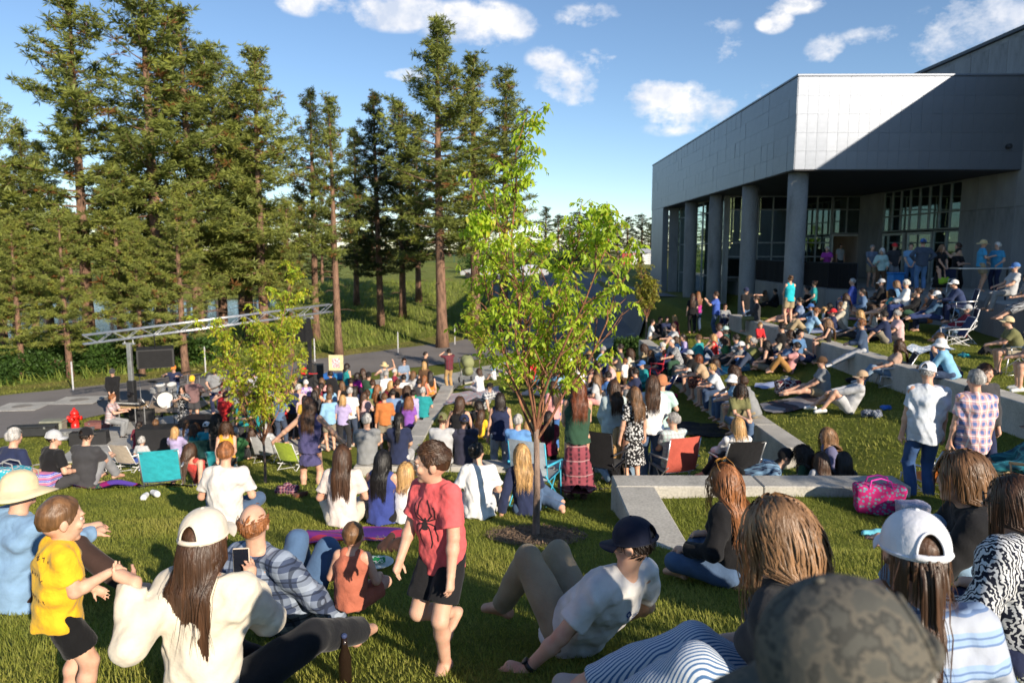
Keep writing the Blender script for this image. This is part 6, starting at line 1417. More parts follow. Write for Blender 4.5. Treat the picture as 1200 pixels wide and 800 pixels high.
# -- upper terrace and its edge
for q in [(999, 327, 'bench', -60, 'm', (L_, (.03, .06, .30)), (pn, 'nv'), 'buzz gy', 'bald man in a royal blue jacket seated beside the terrace wall', dict(mode=25.5)),
          (1012, 313, 'stand', -20, 'f', (L_, (.12, .35, .60)), (pn, 'jn'), 'bob dk', 'woman standing in a light blue shirt and jeans on the upper lawn', {}),
          (1022, 347, 'crossleg', -60, 'f', (T_, FL('kh', 'ch', 'lg')), (so, 'tn'), 'bun dk', 'woman in a patterned top sitting on a pink blanket', {}),
          (1033, 328, 'bench', -60, 'm', (L_, 'bk'), (pn, 'bk'), 'short dk', 'man in black with a pale cap by the terrace edge', dict(hat=('cap', 'lg'), mode=23.4)),
          (1050, 330, 'bench', -60, 'f', (T_, (.12, .25, .42)), (so, 'tn'), 'bob mx', 'woman in steel blue with bare legs by the terrace edge', dict(mode=23)),
          (1062, 329, 'bench', -70, 'm', (L_, 'wh'), (pn, (.03, .05, .16)), 'short wh', 'white-haired man in a white shirt and navy trousers', dict(mode=22, shoes='wh')),
          (1076, 339, 'lowchair', -70, 'f', (L_, 'bk'), (so, 'fg'), 'short br', 'short-haired woman in a black jacket holding a white cup', dict(mode=21.7)),
          (1098, 342, 'legsout', -80, 'f', (L_, (.06, .12, .20)), (pn, (.03, .05, .14)), 'bob gy', 'woman in a white cap and denim shirt stretched out on the lawn', dict(hat=('cap', 'wh'), mode=21.3)),
          (1118, 329, 'benchfwd', -70, 'm', (L_, (.03, .045, .11)), (pn, 'nv'), 'short dk', 'man in a white cap and navy windbreaker in a camp chair', dict(hat=('cap', 'wh'), mode=21.0, ch=('navy camp chair with a red stripe behind the windbreaker man', 'camp', 'nv'))),
          (1190, 309, 'benchback', -80, 'm', (T_, 'lg'), (pn, 'gy'), 'short gy', 'man in a blue cap lounging on the terrace by the hall wall', dict(hat=('cap', 'bl'), mode=20.5)),
          (1204, 322, 'benchlegs', -80, 'f', (T_, 'gy'), (sk_, PL('lg', 'bk')), 'bob dk', 'person under a grey plaid throw at the right terrace edge', dict(mode=19.8)),
          (1022.7, 288, 'front', 180, 'm', (T_, (.14, .18, .25)), (so, 'kh'), 'short gy', 'grey-haired man in a slate shirt and khaki shorts by the doors', dict(mode=29.5)),
          (1034, 292, 'look', -160, 'f', (L_, 'mn'), (pn, 'br'), 'bob wh', 'white-haired woman in mint with a bright pink lanyard', dict(mode=28.6)),
          (1049, 286, 'hips', 170, 'm', (T_, 'ch'), (so, 'gy'), 'short gg', 'bearded man in a red cap near the glazed doors', dict(hat=('cap', 'rd'), mode=29)),
          (1068, 286, 'front', -160, 'm', (T_, (.17, .33, .52)), (pn, (.06, .13, .25)), 'buzz dk', 'bald man in a light blue shirt near the glazed doors', dict(mode=27.5)),
          (1082, 281, 'hips', 10, 'm', (L_, (.06, .08, .12)), (pn, (.10, .20, .38)), 'short dk', 'man seen from behind in a slate jacket, blue cap and jeans', dict(hat=('cap', 'bl'), mode=24.8, s=1.02)),
          (1104.6, 288, 'front', 160, 'f', (T_, 'bk'), (mx_, 'bk'), 'long mx', 'long-haired woman in a black dress on the terrace', dict(mode=25)),
          (1123, 286, 'phone', -60, 'm', (T_, 'tn'), (pn, 'ch'), 'short br', 'man in beige behind the cross-armed man', dict(mode=27)),
          (1124, 292, 'cross', 165, 'm', (T_, 'bk'), (pn, 'bk'), 'short bl', 'man in black with folded arms on the terrace', dict(mode=25.5)),
          (1153.5, 282, 'look', 110, 'm', (T_, (.06, .33, .58)), (so, 'kh'), 'short wh', 'white-bearded man in a straw hat and turquoise shirt', dict(hat=('straw', 'st'), mode=24.2)),
          (1169.4, 285, 'look', -110, 'm', (T_, (.06, .30, .52)), (pn, 'nv'), 'short wh', 'white-haired man in turquoise leaning on the terrace table', dict(mode=24.2)),
          (985.5, 287, 'stand', 170, 'm', (T_, 'lg'), (pn, 'ch'), 'short dk', 'man in a grey shirt standing inside the dark doorway', dict(mode=40.8, s=.98)),
          (969.6, 290, 'lean', -150, 'f', (T_, (.36, .05, .34)), (pn, 'bk'), 'short wh', 'white-haired woman in magenta leaning on the black railing', dict(mode=31.6)),
          (939, 296, 'lean', 170, 'm', (T_, 'bk'), (pn, 'ch'), 'short dk', 'person in black leaning on the railing behind the nearest column', dict(mode=33)),
          (1092, 341, 'bench', -70, 'm', (T_, 'ch'), (pn, 'nv'), 'short dk', 'dark-clothed man seated between the cup holder and the denim woman', dict(mode=22.6)),
          (1044, 340, 'legsout', -60, 'f', (T_, 'te'), (so, 'tn'), 'long dk', 'dark-haired woman in teal low among the terrace-edge row', dict(mode=22.4)),
          ]:
    P(*q[:9], **q[9])
# -- more of the crowd beyond the near tree and in front of the stage
for q in [(655, 432, 'knees', -50, 'f', (T_, 'lb'), (so, 'jn'), 'bob dk', 'woman in light blue low behind the near tree stems', {}),
          (727, 404, 'benchback', -80, 'm', (T_, 'ch'), (so, 'kh'), 'short dk', 'man in charcoal with bare shins by the far middle lawn wall', {}),
          (738, 411, 'crossleg', -60, 'f', (T_, 'cr'), (pn, 'jn'), 'curly br', 'curly-haired woman in cream between the boy in white and the wall', {}),
          (744, 433, 'knees', -70, 'm', (T_, 'nv'), (so, 'gy'), 'short dk', 'man in a navy T-shirt seated below the dark teal person', {}),
          (805, 425, 'crossleg', -70, 'f', (T_, 'lg'), (pn, 'nv'), 'long dk', 'dark-haired woman in pale grey on the lawn below the long wall', {}),
          (838, 452, 'bench', -85, 'f', (T_, 'nv'), (so, 'jn'), 'bob br', 'woman in navy sitting low in the row before the white bucket hat', dict(mode='A')),
          (386, 452, 'stand', -30, 'f', (T_, 'lb'), (pn, 'nv'), 'bob br', 'woman in a light blue top behind the girl in the cream cardigan', {}),
          (345, 441, 'stand', 0, 'm', (T_, 'kh'), (pn, 'ch'), 'short lb', 'man in khaki left of the purple tie-dye shirt', {}),
          (418, 438, 'stand', 40, 'f', (T_, 'mg'), (pn, 'ch'), 'bob dk', 'woman in a magenta top behind the black T-shirts', {}),
          (466, 446, 'look', -20, 'm', (T_, 'br'), (so, 'kh'), 'short br', 'man in a brown T-shirt behind the denim blue shirt', {}),
          (310, 458, 'stand', -20, 'f', (T_, 'pk'), (pn, 'jn'), 'long lb', 'light-haired woman in pink behind the yellowish tree', {}),
          (484, 436, 'stand', 20, 'f', (T_, 'lg'), (so, 'jn'), 'bob lb', 'woman in pale grey at the back of the dancers near the road', {}),
          (275, 455, 'stand', 10, 'm', (T_, 'gy'), (pn, 'ch'), 'short gy', 'grey-haired man in grey by the scarlet headscarf', {})]:
    P(*q[:9], **q[9])
# -- fill of the crowd, region by region
CW = [('scarlet', (.55, .03, .03)), ('sky blue', (.25, .45, .65)), ('mustard', (.55, .36, .05)), ('white', (.72, .72, .72)), ('black', (.015, .015, .017)), ('forest green', (.04, .14, .05)), ('lavender', (.42, .36, .60)), ('rust orange', (.50, .17, .05)),
      ('navy', (.02, .03, .08)), ('cream', (.62, .56, .44)), ('grey', (.26, .27, .28)), ('teal', (.02, .26, .28)), ('burgundy', (.20, .02, .04)), ('pale pink', (.62, .42, .42)), ('denim blue', (.10, .17, .30)), ('olive', (.16, .17, .06))]
HW = [('short dk', 'short dark'), ('long br', 'long brown'), ('bob bd', 'bobbed blond'), ('short gy', 'short grey'), ('pony dk', 'tied dark'), ('curly br', 'curly brown'), ('long dk', 'long dark'), ('short lb', 'short sandy')]
fl = random.Random(21)
def fill(n, u0, u1, v0, v1, poses, faces, phrase, mode=None, slope=0.0, k0=0):
    for i in range(n):
        cw = CW[(i*5+k0) % 16]; hw = HW[(i*3+k0) % 8]; fem = hw[0].split()[0] not in ('short',); u = u0+(u1-u0)*(i+.5)/n+fl.uniform(-4, 4); v = v0+(v1-v0)*fl.random()+slope*(u-u0); po = poses[i % len(poses)]
        P(u, v, po, faces[0]+fl.uniform(-1, 1)*faces[1], 'f' if fem else 'm', ((T_, L_, T_, N_)[i % 4 if fem else i % 3], cw[1]), (('pants', (.05, .07, .12)), ('shorts', (.25, .22, .17)), ('pants', (.03, .03, .035)))[i % 3], hw[0],
          '%s with %s hair in a %s top %s' % ('woman' if fem else 'man', hw[1], cw[0], phrase), mode=mode)
fill(15, 262, 402, 449, 466, ['stand', 'look', 'stand2', 'hips'], (-15, 30), 'standing near the stage', 'z-5.83')
fill(9, 402, 500, 446, 462, ['stand', 'stand2', 'look'], (-10, 35), 'standing among the dancers', 'z-5.83', 0, 3)
fill(14, 602, 742, 412, 440, ['knees', 'crossleg', 'benchback', 'legsout'], (-60, 30), 'sitting behind the near tree', None, 0, 6)
fill(9, 985, 1125, 338, 345, ['bench', 'crossleg', 'knees'], (-60, 25), 'sitting along the terrace edge', 23.6, .02, 9)
fill(10, 780, 935, 392, 402, ['knees', 'crossleg', 'legsout'], (-70, 25), 'sitting on the middle terrace lawn', None, .0, 1)
fill(8, 150, 330, 492, 502, ['crossleg', 'knees', 'lowchair'], (0, 20), 'sitting in front of the stage', None, 0, 12)
fill(6, 965, 1060, 352, 362, ['crossleg', 'knees', 'legsout'], (-60, 25), 'sitting on the upper lawn', None, .12, 4)
# -- lower left lawn
for q in [(66, 534, 'crossleg', 30, 'm', (T_, 'bk'), (pn, 'ch'), 'short dk', 'man in a white cap and black T-shirt sitting on the left lawn', dict(hat=('cap', 'lg'), turn=40, h=.014)),
          (103, 529, 'knees', 10, 'm', (T_, 'ch'), (pn, 'gy'), 'short dk', 'person in a dark cap behind the woman in pale pink', dict(hat=('cap', 'bk'))),
          (99, 535, 'crossleg', 12, 'f', (T_, (.66, .50, .46)), (pn, 'gy'), 'pony dk', 'woman in a pale pink T-shirt and dark cap with a shoulder strap', dict(hat=('cap', 'nv'), h=.014, mode=14.3)),
          (166, 513, 'crossleg', 0, 'k', (T_, 'lg'), (so, 'gy'), 'short gy', 'grey-clad child low behind the blue beach chairs', dict(s=.8)),
          (218, 493, 'crossleg', 5, 'f', (L_, (.66, .69, .76)), (pn, 'gy'), 'pony lb', 'woman in a white shirt with a braid sitting before the black subwoofer', {}),
          (242, 495, 'lowchair', 0, 'm', (L_, 'te' and (.02, .25, .32)), (pn, 'ch'), 'buzz dk', 'man in a white cap and teal jacket near the stage', dict(hat=('cap', 'wh'))),
          (264, 497, 'bench', 170, 'f', (N_, (.78, .36, .03)), (pn, 'bk'), 'curly br', 'curly-haired woman in a mustard yellow top facing the camera', dict(s=.95, mode=14.2)),
          (224, 539, 'recline', 15, 'f', (S_, (.52, .06, .05)), (so, 'ch'), 'long br', 'girl in a red tank top leaning back on the grass', dict(s=.9, h=.014)),
          (296, 502, 'knees', 20, 'f', (S_, (.30, .28, .20)), (pn, 'kh'), 'long br', 'long-haired woman in khaki seated behind the pink tree trunk', dict(s=.97)),
          (310, 497, 'lowchair', 0, 'm', (T_, 'lg'), (pn, 'gy'), 'short gy', 'man in pale grey seated right of the long-haired woman in khaki', dict(ch=('pale grey camp chair right of the pink tree trunk', 'low', 'lg'))),
          (401, 533, 'crossleg', -5, 'f', (T_, (.66, .58, .54)), (pn, 'cr'), 'long br', 'woman with very long brown hair and a cream top on the grass', dict(h=.012, s=.98)),
          (449, 535, 'crossleg', 10, 'f', (N_, (.04, .06, .24)), (pn, 'bk'), 'long bl', 'woman with long black hair and a royal blue sleeveless top', dict(h=.012, s=.96)),
          (476, 547, 'crossleg', 20, 'k', (T_, 'wh'), (so, 'lb'), 'bob bd', 'blond child in white partly hidden behind the running boy', dict(s=.75)),
          (20, 546, 'crossleg', 20, 'm', (T_, 'nv'), (pn, 'gy'), 'short gy', 'grey-haired man in dark blue beyond the straw hat', {}),
          (253, 487, 'stand', 10, 'f', (T_, 'bk'), (sk_, 'bk'), 'curly bl', 'woman with big black curls standing at the edge of the stage', {}),
          (285, 465, 'stand', -10, 'f', (T_, 'te'), (pn, 'ch'), 'long br', 'long-haired woman in dark teal watching the band', {}),
          (272, 476, 'dance2', 30, 'k', (T_, 'ch'), (so, 'gy'), 'short dk', 'boy in charcoal hopping near the stage', dict(s=.75)),
          ]:
    P(*q[:9], **q[9])
# -- band and crew
for q in [(131.5, 433, 'front', 170, 'm', (L_, 'bk'), (pn, 'bk'), 'short gy', 'crew man in black jacket and cap standing on the road', dict(hat=('cap', 'ch'))),
          (132, 463, 'keys', 80, 'm', (T_, PL((.55, .30, .28), 'lg', 'gy')), (pn, 'gy'), 'short gg', 'keyboard player in a pink checked shirt', dict(glasses=True, shoes='bk')),
          (203, 429, 'drums', 170, 'm', (T_, 'nv'), (pn, 'jn'), 'short gg', 'drummer in navy with an orange headband', dict(hat=('cap', 'og'), mode=27.4)),
          (213, 453, 'mic', 165, 'f', (T_, FL('bk', 'wh', 'lg')), (pn, FL('bk', 'wh', 'lg')), 'bob dk', 'singer in a black and white leaf print jumpsuit', {}),
          (225, 441, 'guitar', 165, 'm', (T_, (.20, .12, .12)), (so, 'ch'), 'short br', 'guitar player in a yellow cap, sunglasses and plum shirt', dict(hat=('cap', 'ye'), glasses=True)),
          (251, 431, 'guitar', 170, 'm', (T_, 'gy'), (pn, 'nv'), 'short dk', 'guitarist in a round black hat at the back of the stage', dict(hat=('bucket', 'bk'))),
          (261, 450, 'mic', 170, 'f', (N_, 'mr' and (.40, .02, .04)), (mx_, (.30, .015, .03)), 'short rd', 'musician in a dark red dress and scarlet headscarf', {}),
          (280, 440, 'guitar', 180, 'm', (T_, 'bk'), (pn, 'bk'), 'short dk', 'bass player in black behind the yellowish tree leaves', {}),
          (190, 452, 'front', 120, 'm', (T_, 'ch'), (pn, 'ch'), 'short dk', 'percussionist in charcoal standing behind the cymbals', dict(mode=25.5)) if False else None]:
    if q: P(*q[:9], **q[9])
# ------------------------------------------------------------------ people close to the camera
def local(loc, face, s, u, v, Y):
    """a photo pixel at distance Y, in the figure's own frame"""
    w = at_y(u, v, Y)-Vector(loc); return tuple(Matrix.Rotation(rad(face), 3, 'Z') @ w / s)
def near(label, u, v, pose, face, build, top, bot, hair, s, tg=None, Y=None, hat=None, H=None, fit=False, **k):
    """tg: figure targets given as photo pixels with a distance"""
    pd = dict(POSES[pose]); pd.update(k.pop('pd', {}))
    if fit: s = (at_y(u, v, Y).z-G(at_y(u, v, Y).x, Y))/pose_h(pose, build, 1, pd); print('fit', label[:30], round(s, 3))
    H = H or pose_h(pose, build, s, pd); p = on_ray(u, v, H, .5) if Y is None else at_y(u, v, Y)
    if Y is not None: p.z -= H
    p -= headoff(pose, build, s, face, pd)
    if Y is None or fit: p.z = G(p.x, p.y)
    for n, (a, b, c) in (tg or {}).items(): pd[n] = local(p, face, s, a, b, c)
    if hat: hat = (hat[0], kc(hat[1])) + tuple(hat[2:])
    sh = k.pop('shoes', None); k.setdefault('h', .0085); k.setdefault('fine', True)
    r, J = person(label, p, face, pose, build, (top[0], kc(top[1])) if top else None, (bot[0], kc(bot[1])) if bot else None, tuple(hair.split()) if hair else None, hat, s=s, pd=pd, shoes=kc(sh) if sh else None, **k)
    return r, J, p
def inworld(p, face, s, x): return Vector(p)+Matrix.Rotation(-rad(face), 3, 'Z') @ (Vector(x)*s)
def facebits(root, J, hs, eye=(.10, .06, .03), brow='br', mouth=(.50, .16, .13), smile=True):
    """eyes, brows and lips on a face that can be seen"""
    M = Matrix(J['HM'].tolist()).to_4x4(); M.translation = Vector(J['head']); e = M.to_euler(); H = M.to_translation()
    for s in (-1, 1):
        mb = MB(); mb.lathe([(.001, -.0115), (.008, -.008), (.0115, 0), (.008, .008), (.001, .0115)], 14, (s*.032, .0715, .010), Matrix.Rotation(pi/2, 3, 'X')); o = obj('eye', mb.mesh(smooth=True), mat('eye_white', (.50, .47, .45), .3, bmp=0, var=.02), root, loc=H, rot=e, scale=hs)
        mb = MB(); mb.lathe([(.0058, 0), (.005, .0018), (.001, .0024)], 12, (s*.0315, .0822, .009), Matrix.Rotation(-pi/2, 3, 'X')); obj('iris', mb.mesh(), mat('iris', eye, .15, bmp=0), root, loc=H, rot=e, scale=hs)
        mb = MB(); mb.tube([(s*.014, .094, .028), (s*.030, .090, .0345), (s*.050, .074, .029)], [.0022, .0032, .0012], 5); obj('eyebrow', mb.mesh(), hairmat(brow), root, loc=H, rot=e, scale=hs)
        mb = MB(); mb.tube([(s*.018, .079, .0175), (s*.032, .0840, .0190), (s*.047, .071, .013)], [.0014, .0022, .001], 5); obj('eyelid', mb.mesh(), skin('t'), root, loc=H, rot=e, scale=hs)
    mb = MB(); c = .006 if smile else 0; mb.tube([(-.026, .0755, -.050+c), (-.012, .0875, -.0525), (0, .0905, -.053), (.012, .0875, -.0525), (.026, .0755, -.050+c)], [.0012, .0042, .0046, .0042, .0012], 6); obj('lips', mb.mesh(smooth=True), mat('lips', mouth, .4, bmp=0), root, loc=H, rot=e, scale=hs)

# the running boy
BOYP = dict(pel=(0, 0, .90), sp=(.03, .10, 1), tw=-12, hy=-46, hp=6, hroll=-6, wr=(.235, .18, .86), wl=(-.215, .22, .80), ar=(.06, -.26, .30), al=(-.05, .05, .085), kr=(.2, 1, .2), kl=(-.2, 1, .2), tr=(.1, .72, -.7), tl=(-.15, 1, -.1))
b, J, bp_ = near('barefoot boy in a coral red T-shirt with a spider print, jogging across the lawn', 505, 514, 'stand', -152, 'k', (T_, (.72, .115, .12)), (so, (.012, .012, .014)), 'crew br', .655, Y=3.4, fit=True, pd=BOYP, hs=1.24, bare=True, h=.0075, limb=1.09, curl=(.5, .6), loose=1.15, hem=-.12)
facebits(b, J, 1.24)
# spider print: a body and eight bent legs lying on the chest of the shirt
shirt = [o for o in b.children if o.name.startswith('shirt')][0]
from mathutils.bvhtree import BVHTree
def decal(root, host, J, lines, m, name, cen, scale=1.0, off=.0025, front=1):
    me = host.data; bvh = BVHTree.FromPolygons([v.co.copy() for v in me.vertices], [tuple(p.vertices) for p in me.polygons])
    C = Vector(J['chest']); ax = Vector(J['s2']); up = Vector(J['sp']); f = Vector(J['f2'])*front; mb = MB()
    for pts, w in lines:
        P3, N3 = [], []
        for i in range(len(pts)-1):
            for t in np.linspace(0, 1, 7)[:-1 if i < len(pts)-2 else None]:
                x = cen[0]+(pts[i][0]+(pts[i+1][0]-pts[i][0])*t)*scale; y = cen[1]+(pts[i][1]+(pts[i+1][1]-pts[i][1])*t)*scale
                o = C+ax*x+up*y+f*.4; hit = bvh.ray_cast(o, -f)
                if hit[0] is not None: P3.append(hit[0]+hit[1]*off*(1 if hit[1].dot(f) > 0 else -1)); N3.append(hit[1])
        if len(P3) < 2: continue
        V = []
        for i, p in enumerate(P3):
            d = (P3[min(i+1, len(P3)-1)]-P3[max(i-1, 0)]).normalized(); sd = d.cross(N3[i]).normalized(); ww = w*scale*(1 if 0 < i < len(P3)-1 else .35); V += [p-sd*ww, p+sd*ww]
        mb.add(V, [(2*i, 2*i+1, 2*i+3, 2*i+2) for i in range(len(P3)-1)])
    o = part(name, mb, m, root, True); o['kind'] = 'stuff'; return o
INK = mat('black_ink', (.02, .012, .015), .8, bmp=0)
legs = []
for s in (-1, 1):
    legs += [([(s*.012, .01), (s*.05, .05), (s*.04, .12), (s*.025, .15)], .0045), ([(s*.012, .005), (s*.07, .03), (s*.085, .09), (s*.075, .115)], .0045), ([(s*.012, -.005), (s*.06, -.02), (s*.085, -.08), (s*.08, -.12)], .0045), ([(s*.01, -.015), (s*.035, -.06), (s*.045, -.13), (s*.03, -.17)], .0045)]
decal(b, shirt, J, legs+[([(0, -.05), (0, -.02), (0, .005)], .018), ([(0, .0), (0, .022)], .011), ([(0, .02), (0, .03)], .006)], INK, 'spider_print', (0, -.09), 1.1)

# toddler in yellow and the hand of the woman in cream
TY = 2.78; p0 = at_y(72, 700, TY)
b, J, tp = near('toddler in a yellow T-shirt with black drawings and black shorts, held by the hand', 70, 578, 'stand', 52, 'k', (T_, (.78, .44, .02)), (so, (.006, .006, .007)), 'buzz lb', .55, Y=2.82, H=.99, hs=1.52,
    tg={'wr': (127, 671, 2.86)}, pd=dict(sp=(.04, .06, 1), al=(-.1, .0, .085), ar=(.12, .1, .085), er=(.3, -.4, -.9), wl=(-.16, .25, .95), nr=(0, 0, -1), hy=8, hp=8), h=.0105, limb=1.22, curl=(.4, .9), loose=1.6, hem=-.13)
facebits(b, J, 1.52, brow='bd', smile=False)
shirt = [o for o in b.children if o.name.startswith('shirt')][0]
rr = random.Random(12); L8 = []
for row, y in enumerate((.10, -.04, -.20)):
    for i in range(9):
        x = -.17+i*.042+rr.uniform(-.008, .008); q = [(x, y-.02)]
        for k in range(4): q.append((q[-1][0]+rr.uniform(-.012, .018), y+rr.uniform(-.022, .026)))
        L8.append((q, .0035))
decal(b, shirt, J, L8, INK, 'drawing_print', (0, -.02), 1.0, front=-1)
for rz_, nm_ in ((-1, 'l'),): pass
mo, J, mp = near('woman in a cream sweater and cream cap sitting with her back turned, holding a phone', 240, 600, 'crossleg', 4, 'f', (L_, (.66, .60, .49)), (pn, (.010, .011, .014)), 'long br', .99, Y=3.0,
    tg={'wl': (158, 682, 2.86), 'wr': (292, 686, 3.30)}, pd=dict(hl=(-.95, .1, .35), nl=(0, .2, 1), hr=(.0, .25, 1), nr=(-.9, .35, 0), el=(.35, -.2, -1), er=(.8, -.3, -.9), hy=-6, hp=0, sp=(0, .10, 1), ar=(.52, .60, .1), kr=(.9, .2, .9)),
    hat=('capback', (.70, .63, .52)), h=.0085, loose=1.35, curl=(.75, .6), limb=1.0)
for o in mo.children:
    if o.name.startswith('cap'): o.scale = (1.06,)*3; 
# phone
w = inworld(mp, 4, .99, J['wrr']); t = thing('smartphone', 'smartphone in a pale case held up by the woman in the cream cap', 'phone', w+Vector((-.045, .035, .075)), rad(8)); mb = MB(); mb.box(-.039, .039, -.005, .005, -.06, .10, .006); part('case', mb, mat('phone_case', (.62, .52, .42), .5, bmp=0), t)
mb = MB(); mb.box(-.035, .035, -.0068, -.0052, -.056, .096); part('screen', mb, mat('phone_screen', (.01, .012, .02), .1, bmp=0), t)
# bottle at the lower photo edge
p = on_ray(405, 800); t = thing('bottle', 'dark glass bottle standing in the grass at the lower photo edge', 'bottle', p); mb = MB(); mb.lathe([(.028, 0), (.031, .01), (.031, .13), (.014, .19), (.012, .235)], 16); part('body', mb, mat('brown_glass', (.02, .012, .008), .08, bmp=0), t, True)
mb = MB(); mb.lathe([(.0135, .232), (.0145, .240), (.010, .246)], 12); part('cap', mb, mat('bottle_cap', (.05, .07, .16), .3, bmp=0), t)

# family group on the left
near('man in a ginger crew cut and off-white polo shirt seen from behind', 264, 521, 'crossleg', -6, 'm', (T_, (.62, .59, .56)), (pn, 'jn'), 'short gg', 1.02, h=.010, loose=1.2, hp=0) if False else near('man with ginger hair and an off-white polo shirt seen from behind', 264, 521, 'crossleg', -6, 'm', (T_, (.62, .59, .56)), (pn, 'jn'), 'short gg', 1.02, h=.010, loose=1.2)
near('balding man in a blue plaid shirt leaning back with jeans knees up', 296, 580, 'recknee', 28, 'm', (L_, PL((.05, .07, .13), (.30, .36, .46), (.01, .015, .03), .9)), (pn, (.07, .13, .24)), 'fringe gg', .98, h=.010, loose=1.4, pd=dict(al=(-.20, .34, .1), ar=(.20, .44, .1), sp=(0, -.42, .9), wr=(.36, .1, .08), hy=32, hp=-2), shoes=(.32, .20, .10))
near('baby in a rust coloured romper sitting on the lawn with its back turned', 414, 612, 'crossleg', 10, 'k', (S_, (.42, .13, .08)), (so, (.42, .13, .08)), 'buzz lb', .53, Y=4.0, h=.013, hs=1.36, limb=1.15)
near('man in a denim shirt and straw sun hat at the left photo edge', 24, 557, 'knees', 32, 'm', (L_, (.20, .33, .50)), (pn, (.045, .025, .02)), 'short gy', 1.04, Y=4.7, fit=True, hat=('sun', (.66, .56, .36)), h=.011, loose=1.5, pd=dict(ar=(.46, .50, .08)))
# reclining man
rm, J, rp = near('man in a white T-shirt and navy cap reclining on his elbows, knees up', 742, 594, 'recline', -40, 'm', (T_, (.66, .65, .63)), (pn, (.33, .26, .17)), 'short dk', 1.03,
     pd=dict(sp=(.05, -.50, .62), wl=(-.42, -.06, .07), wr=(.40, -.02, .07), el=(-.4, -1, -.6), er=(.4, -1, -.6), hl=(-.5, .85, .0), hr=(-.3, .95, 0), al=(-.10, .50, .09), ar=(.24, .62, .09), kl=(0, .3, 1), kr=(.1, .3, 1), hy=20, hp=12), hat=('cap', (.012, .016, .035)), h=.0085, loose=1.15, turn=None)
shirt = [o for o in rm.children if o.name.startswith('shirt')][0]
decal(rm, shirt, J, [([(-.035, .012), (-.02, .028), (-.008, .012), (-.02, -.004), (-.035, .012)], .0045), ([(-.02, .0), (-.02, -.02)], .004), ([(.005, .012), (.05, .012)], .003), ([(.005, .0), (.045, .0)], .003), ([(.005, -.014), (.05, -.014)], .0025)], mat('navy_ink', (.05, .08, .22), .8, bmp=0), 'shirt_print', (0, .02), 1.0, front=-1)
mb = MB(); wv = Vector(J['wrl']); dv = Vector(J['wrl']-J['ell']).normalized(); R_ = dv.to_track_quat('Z', 'Y').to_matrix(); mb.lathe([(.031, -.045), (.034, -.043), (.034, -.022), (.031, -.02)], 18, wv, R_, False); mb.lathe([(.020, 0), (.020, .008), (.016, .010)], 16, wv-dv*.033+R_ @ Vector((0, .034, 0)), R_ @ Matrix.Rotation(-pi/2, 3, 'X')); part('watch', mb, mat('black_watch', (.02, .02, .022), .4, bmp=0), rm, True)
near('woman with golden highlighted hair and a black top, sunglasses pushed up on her head', 848, 548, 'crossleg', -55, 'f', (L_, (.012, .012, .013)), (pn, 'jn'), 'wavy gg', 1.03, h=.010, loose=1.2, turn=20)
g_ = bpy.data.objects.new('x', None); bpy.data.objects.remove(g_)
near('woman with long wavy light brown hair in a charcoal shirt and striped wide trousers', 908, 590, 'side', -62, 'f', (T_, (.035, .035, .038)), (pn, pattern('vstripe', (.55, .60, .66), (.06, .14, .30), None, 1.9)), 'wavy mx', 1.06, h=.009, loose=1.3, pd=dict(al=(-.20, .62, .08), ar=(-.02, .74, .09), kl=(-.3, .8, 1), kr=(.2, .8, 1), sp=(-.0, .16, 1)), shoes=(.42, .36, .33), limb=1.12)
near('woman in a white cap with brown ponytail and blue striped shirt', 1072, 610, 'crossleg', 6, 'f', (L_, pattern('band', (.30, .42, .62), (.42, .46, .54), (.14, .22, .40), 1.0)), (pn, 'jn'), 'pony br', 1.05, hat=('capback', (.72, .74, .80)), h=.009, loose=1.5)
near('woman with long brown hair, glasses and a zebra print top at the right photo edge', 1186, 566, 'crossleg', -30, 'f', (L_, pattern('zebra', (.012, .015, .03), (.62, .64, .66), None, 2.2)), (pn, 'nv'), 'long br', 1.07, h=.010, loose=1.4, turn=-30, glasses=True)
cp, J, cpp = near('person in a camouflage cap close to the camera, facing left', 985, 698, 'lowchair', -78, 'm', (T_, (.10, .10, .09)), (pn, 'gy'), 'under gy', 1.0, Y=.90, hat=('cap', pattern('blotch', (.085, .085, .075), (.12, .11, .09), (.055, .055, .050), 1.6)), h=.011, pd=dict(hp=18))
near('child with a light brown bob in a black hooded top sitting hunched', 1128, 530, 'knees', -72, 'k', ('hood', (.014, .014, .016)), (pn, (.24, .36, .50)), 'bob lb', .86, Y=4.5, fit=True, h=.011, hs=1.12, loose=1.3, limb=1.0, pd=dict(sp=(0, .3, 1)))
# standing men on the right
near('tall man standing in a white short-sleeved shirt, white cap and jeans', 1088, 425, 'stand', 4, 'm', (T_, (.56, .61, .68)), (pn, (.04, .09, .22)), 'short gy', 1.04, Y=8.9, hat=('cap', (.62, .63, .68)), h=.011, loose=1.75, pd=dict(hy=-48, hp=14), hem=-.16)
near('grey-haired man standing in a pink and blue plaid shirt', 1144, 434, 'stand', -4, 'm', (T_, PL((.72, .42, .38), (.10, .16, .36), (.72, .72, .74), .9)), (pn, (.20, .28, .40)), 'short gy', 1.02, Y=8.6, h=.011, loose=1.7, hem=-.16)
near('man in a charcoal jacket standing behind the plaid-shirted man', 1156, 427, 'stand', 170, 'm', (L_, 'ch'), (pn, 'nv'), 'short br', 1.0, Y=9.6, h=.014, hat=None)
near('man in a teal plaid shirt and dark cap slumped in the coral chair', 1216, 489, 'lowchair', -60, 'm', (L_, PL((.02, .16, .22), (.01, .05, .09), (.05, .30, .36), .9)), (pn, 'kh'), 'short dk', 1.0, h=.012, hat=('cap', 'ch'), Y=8.4)
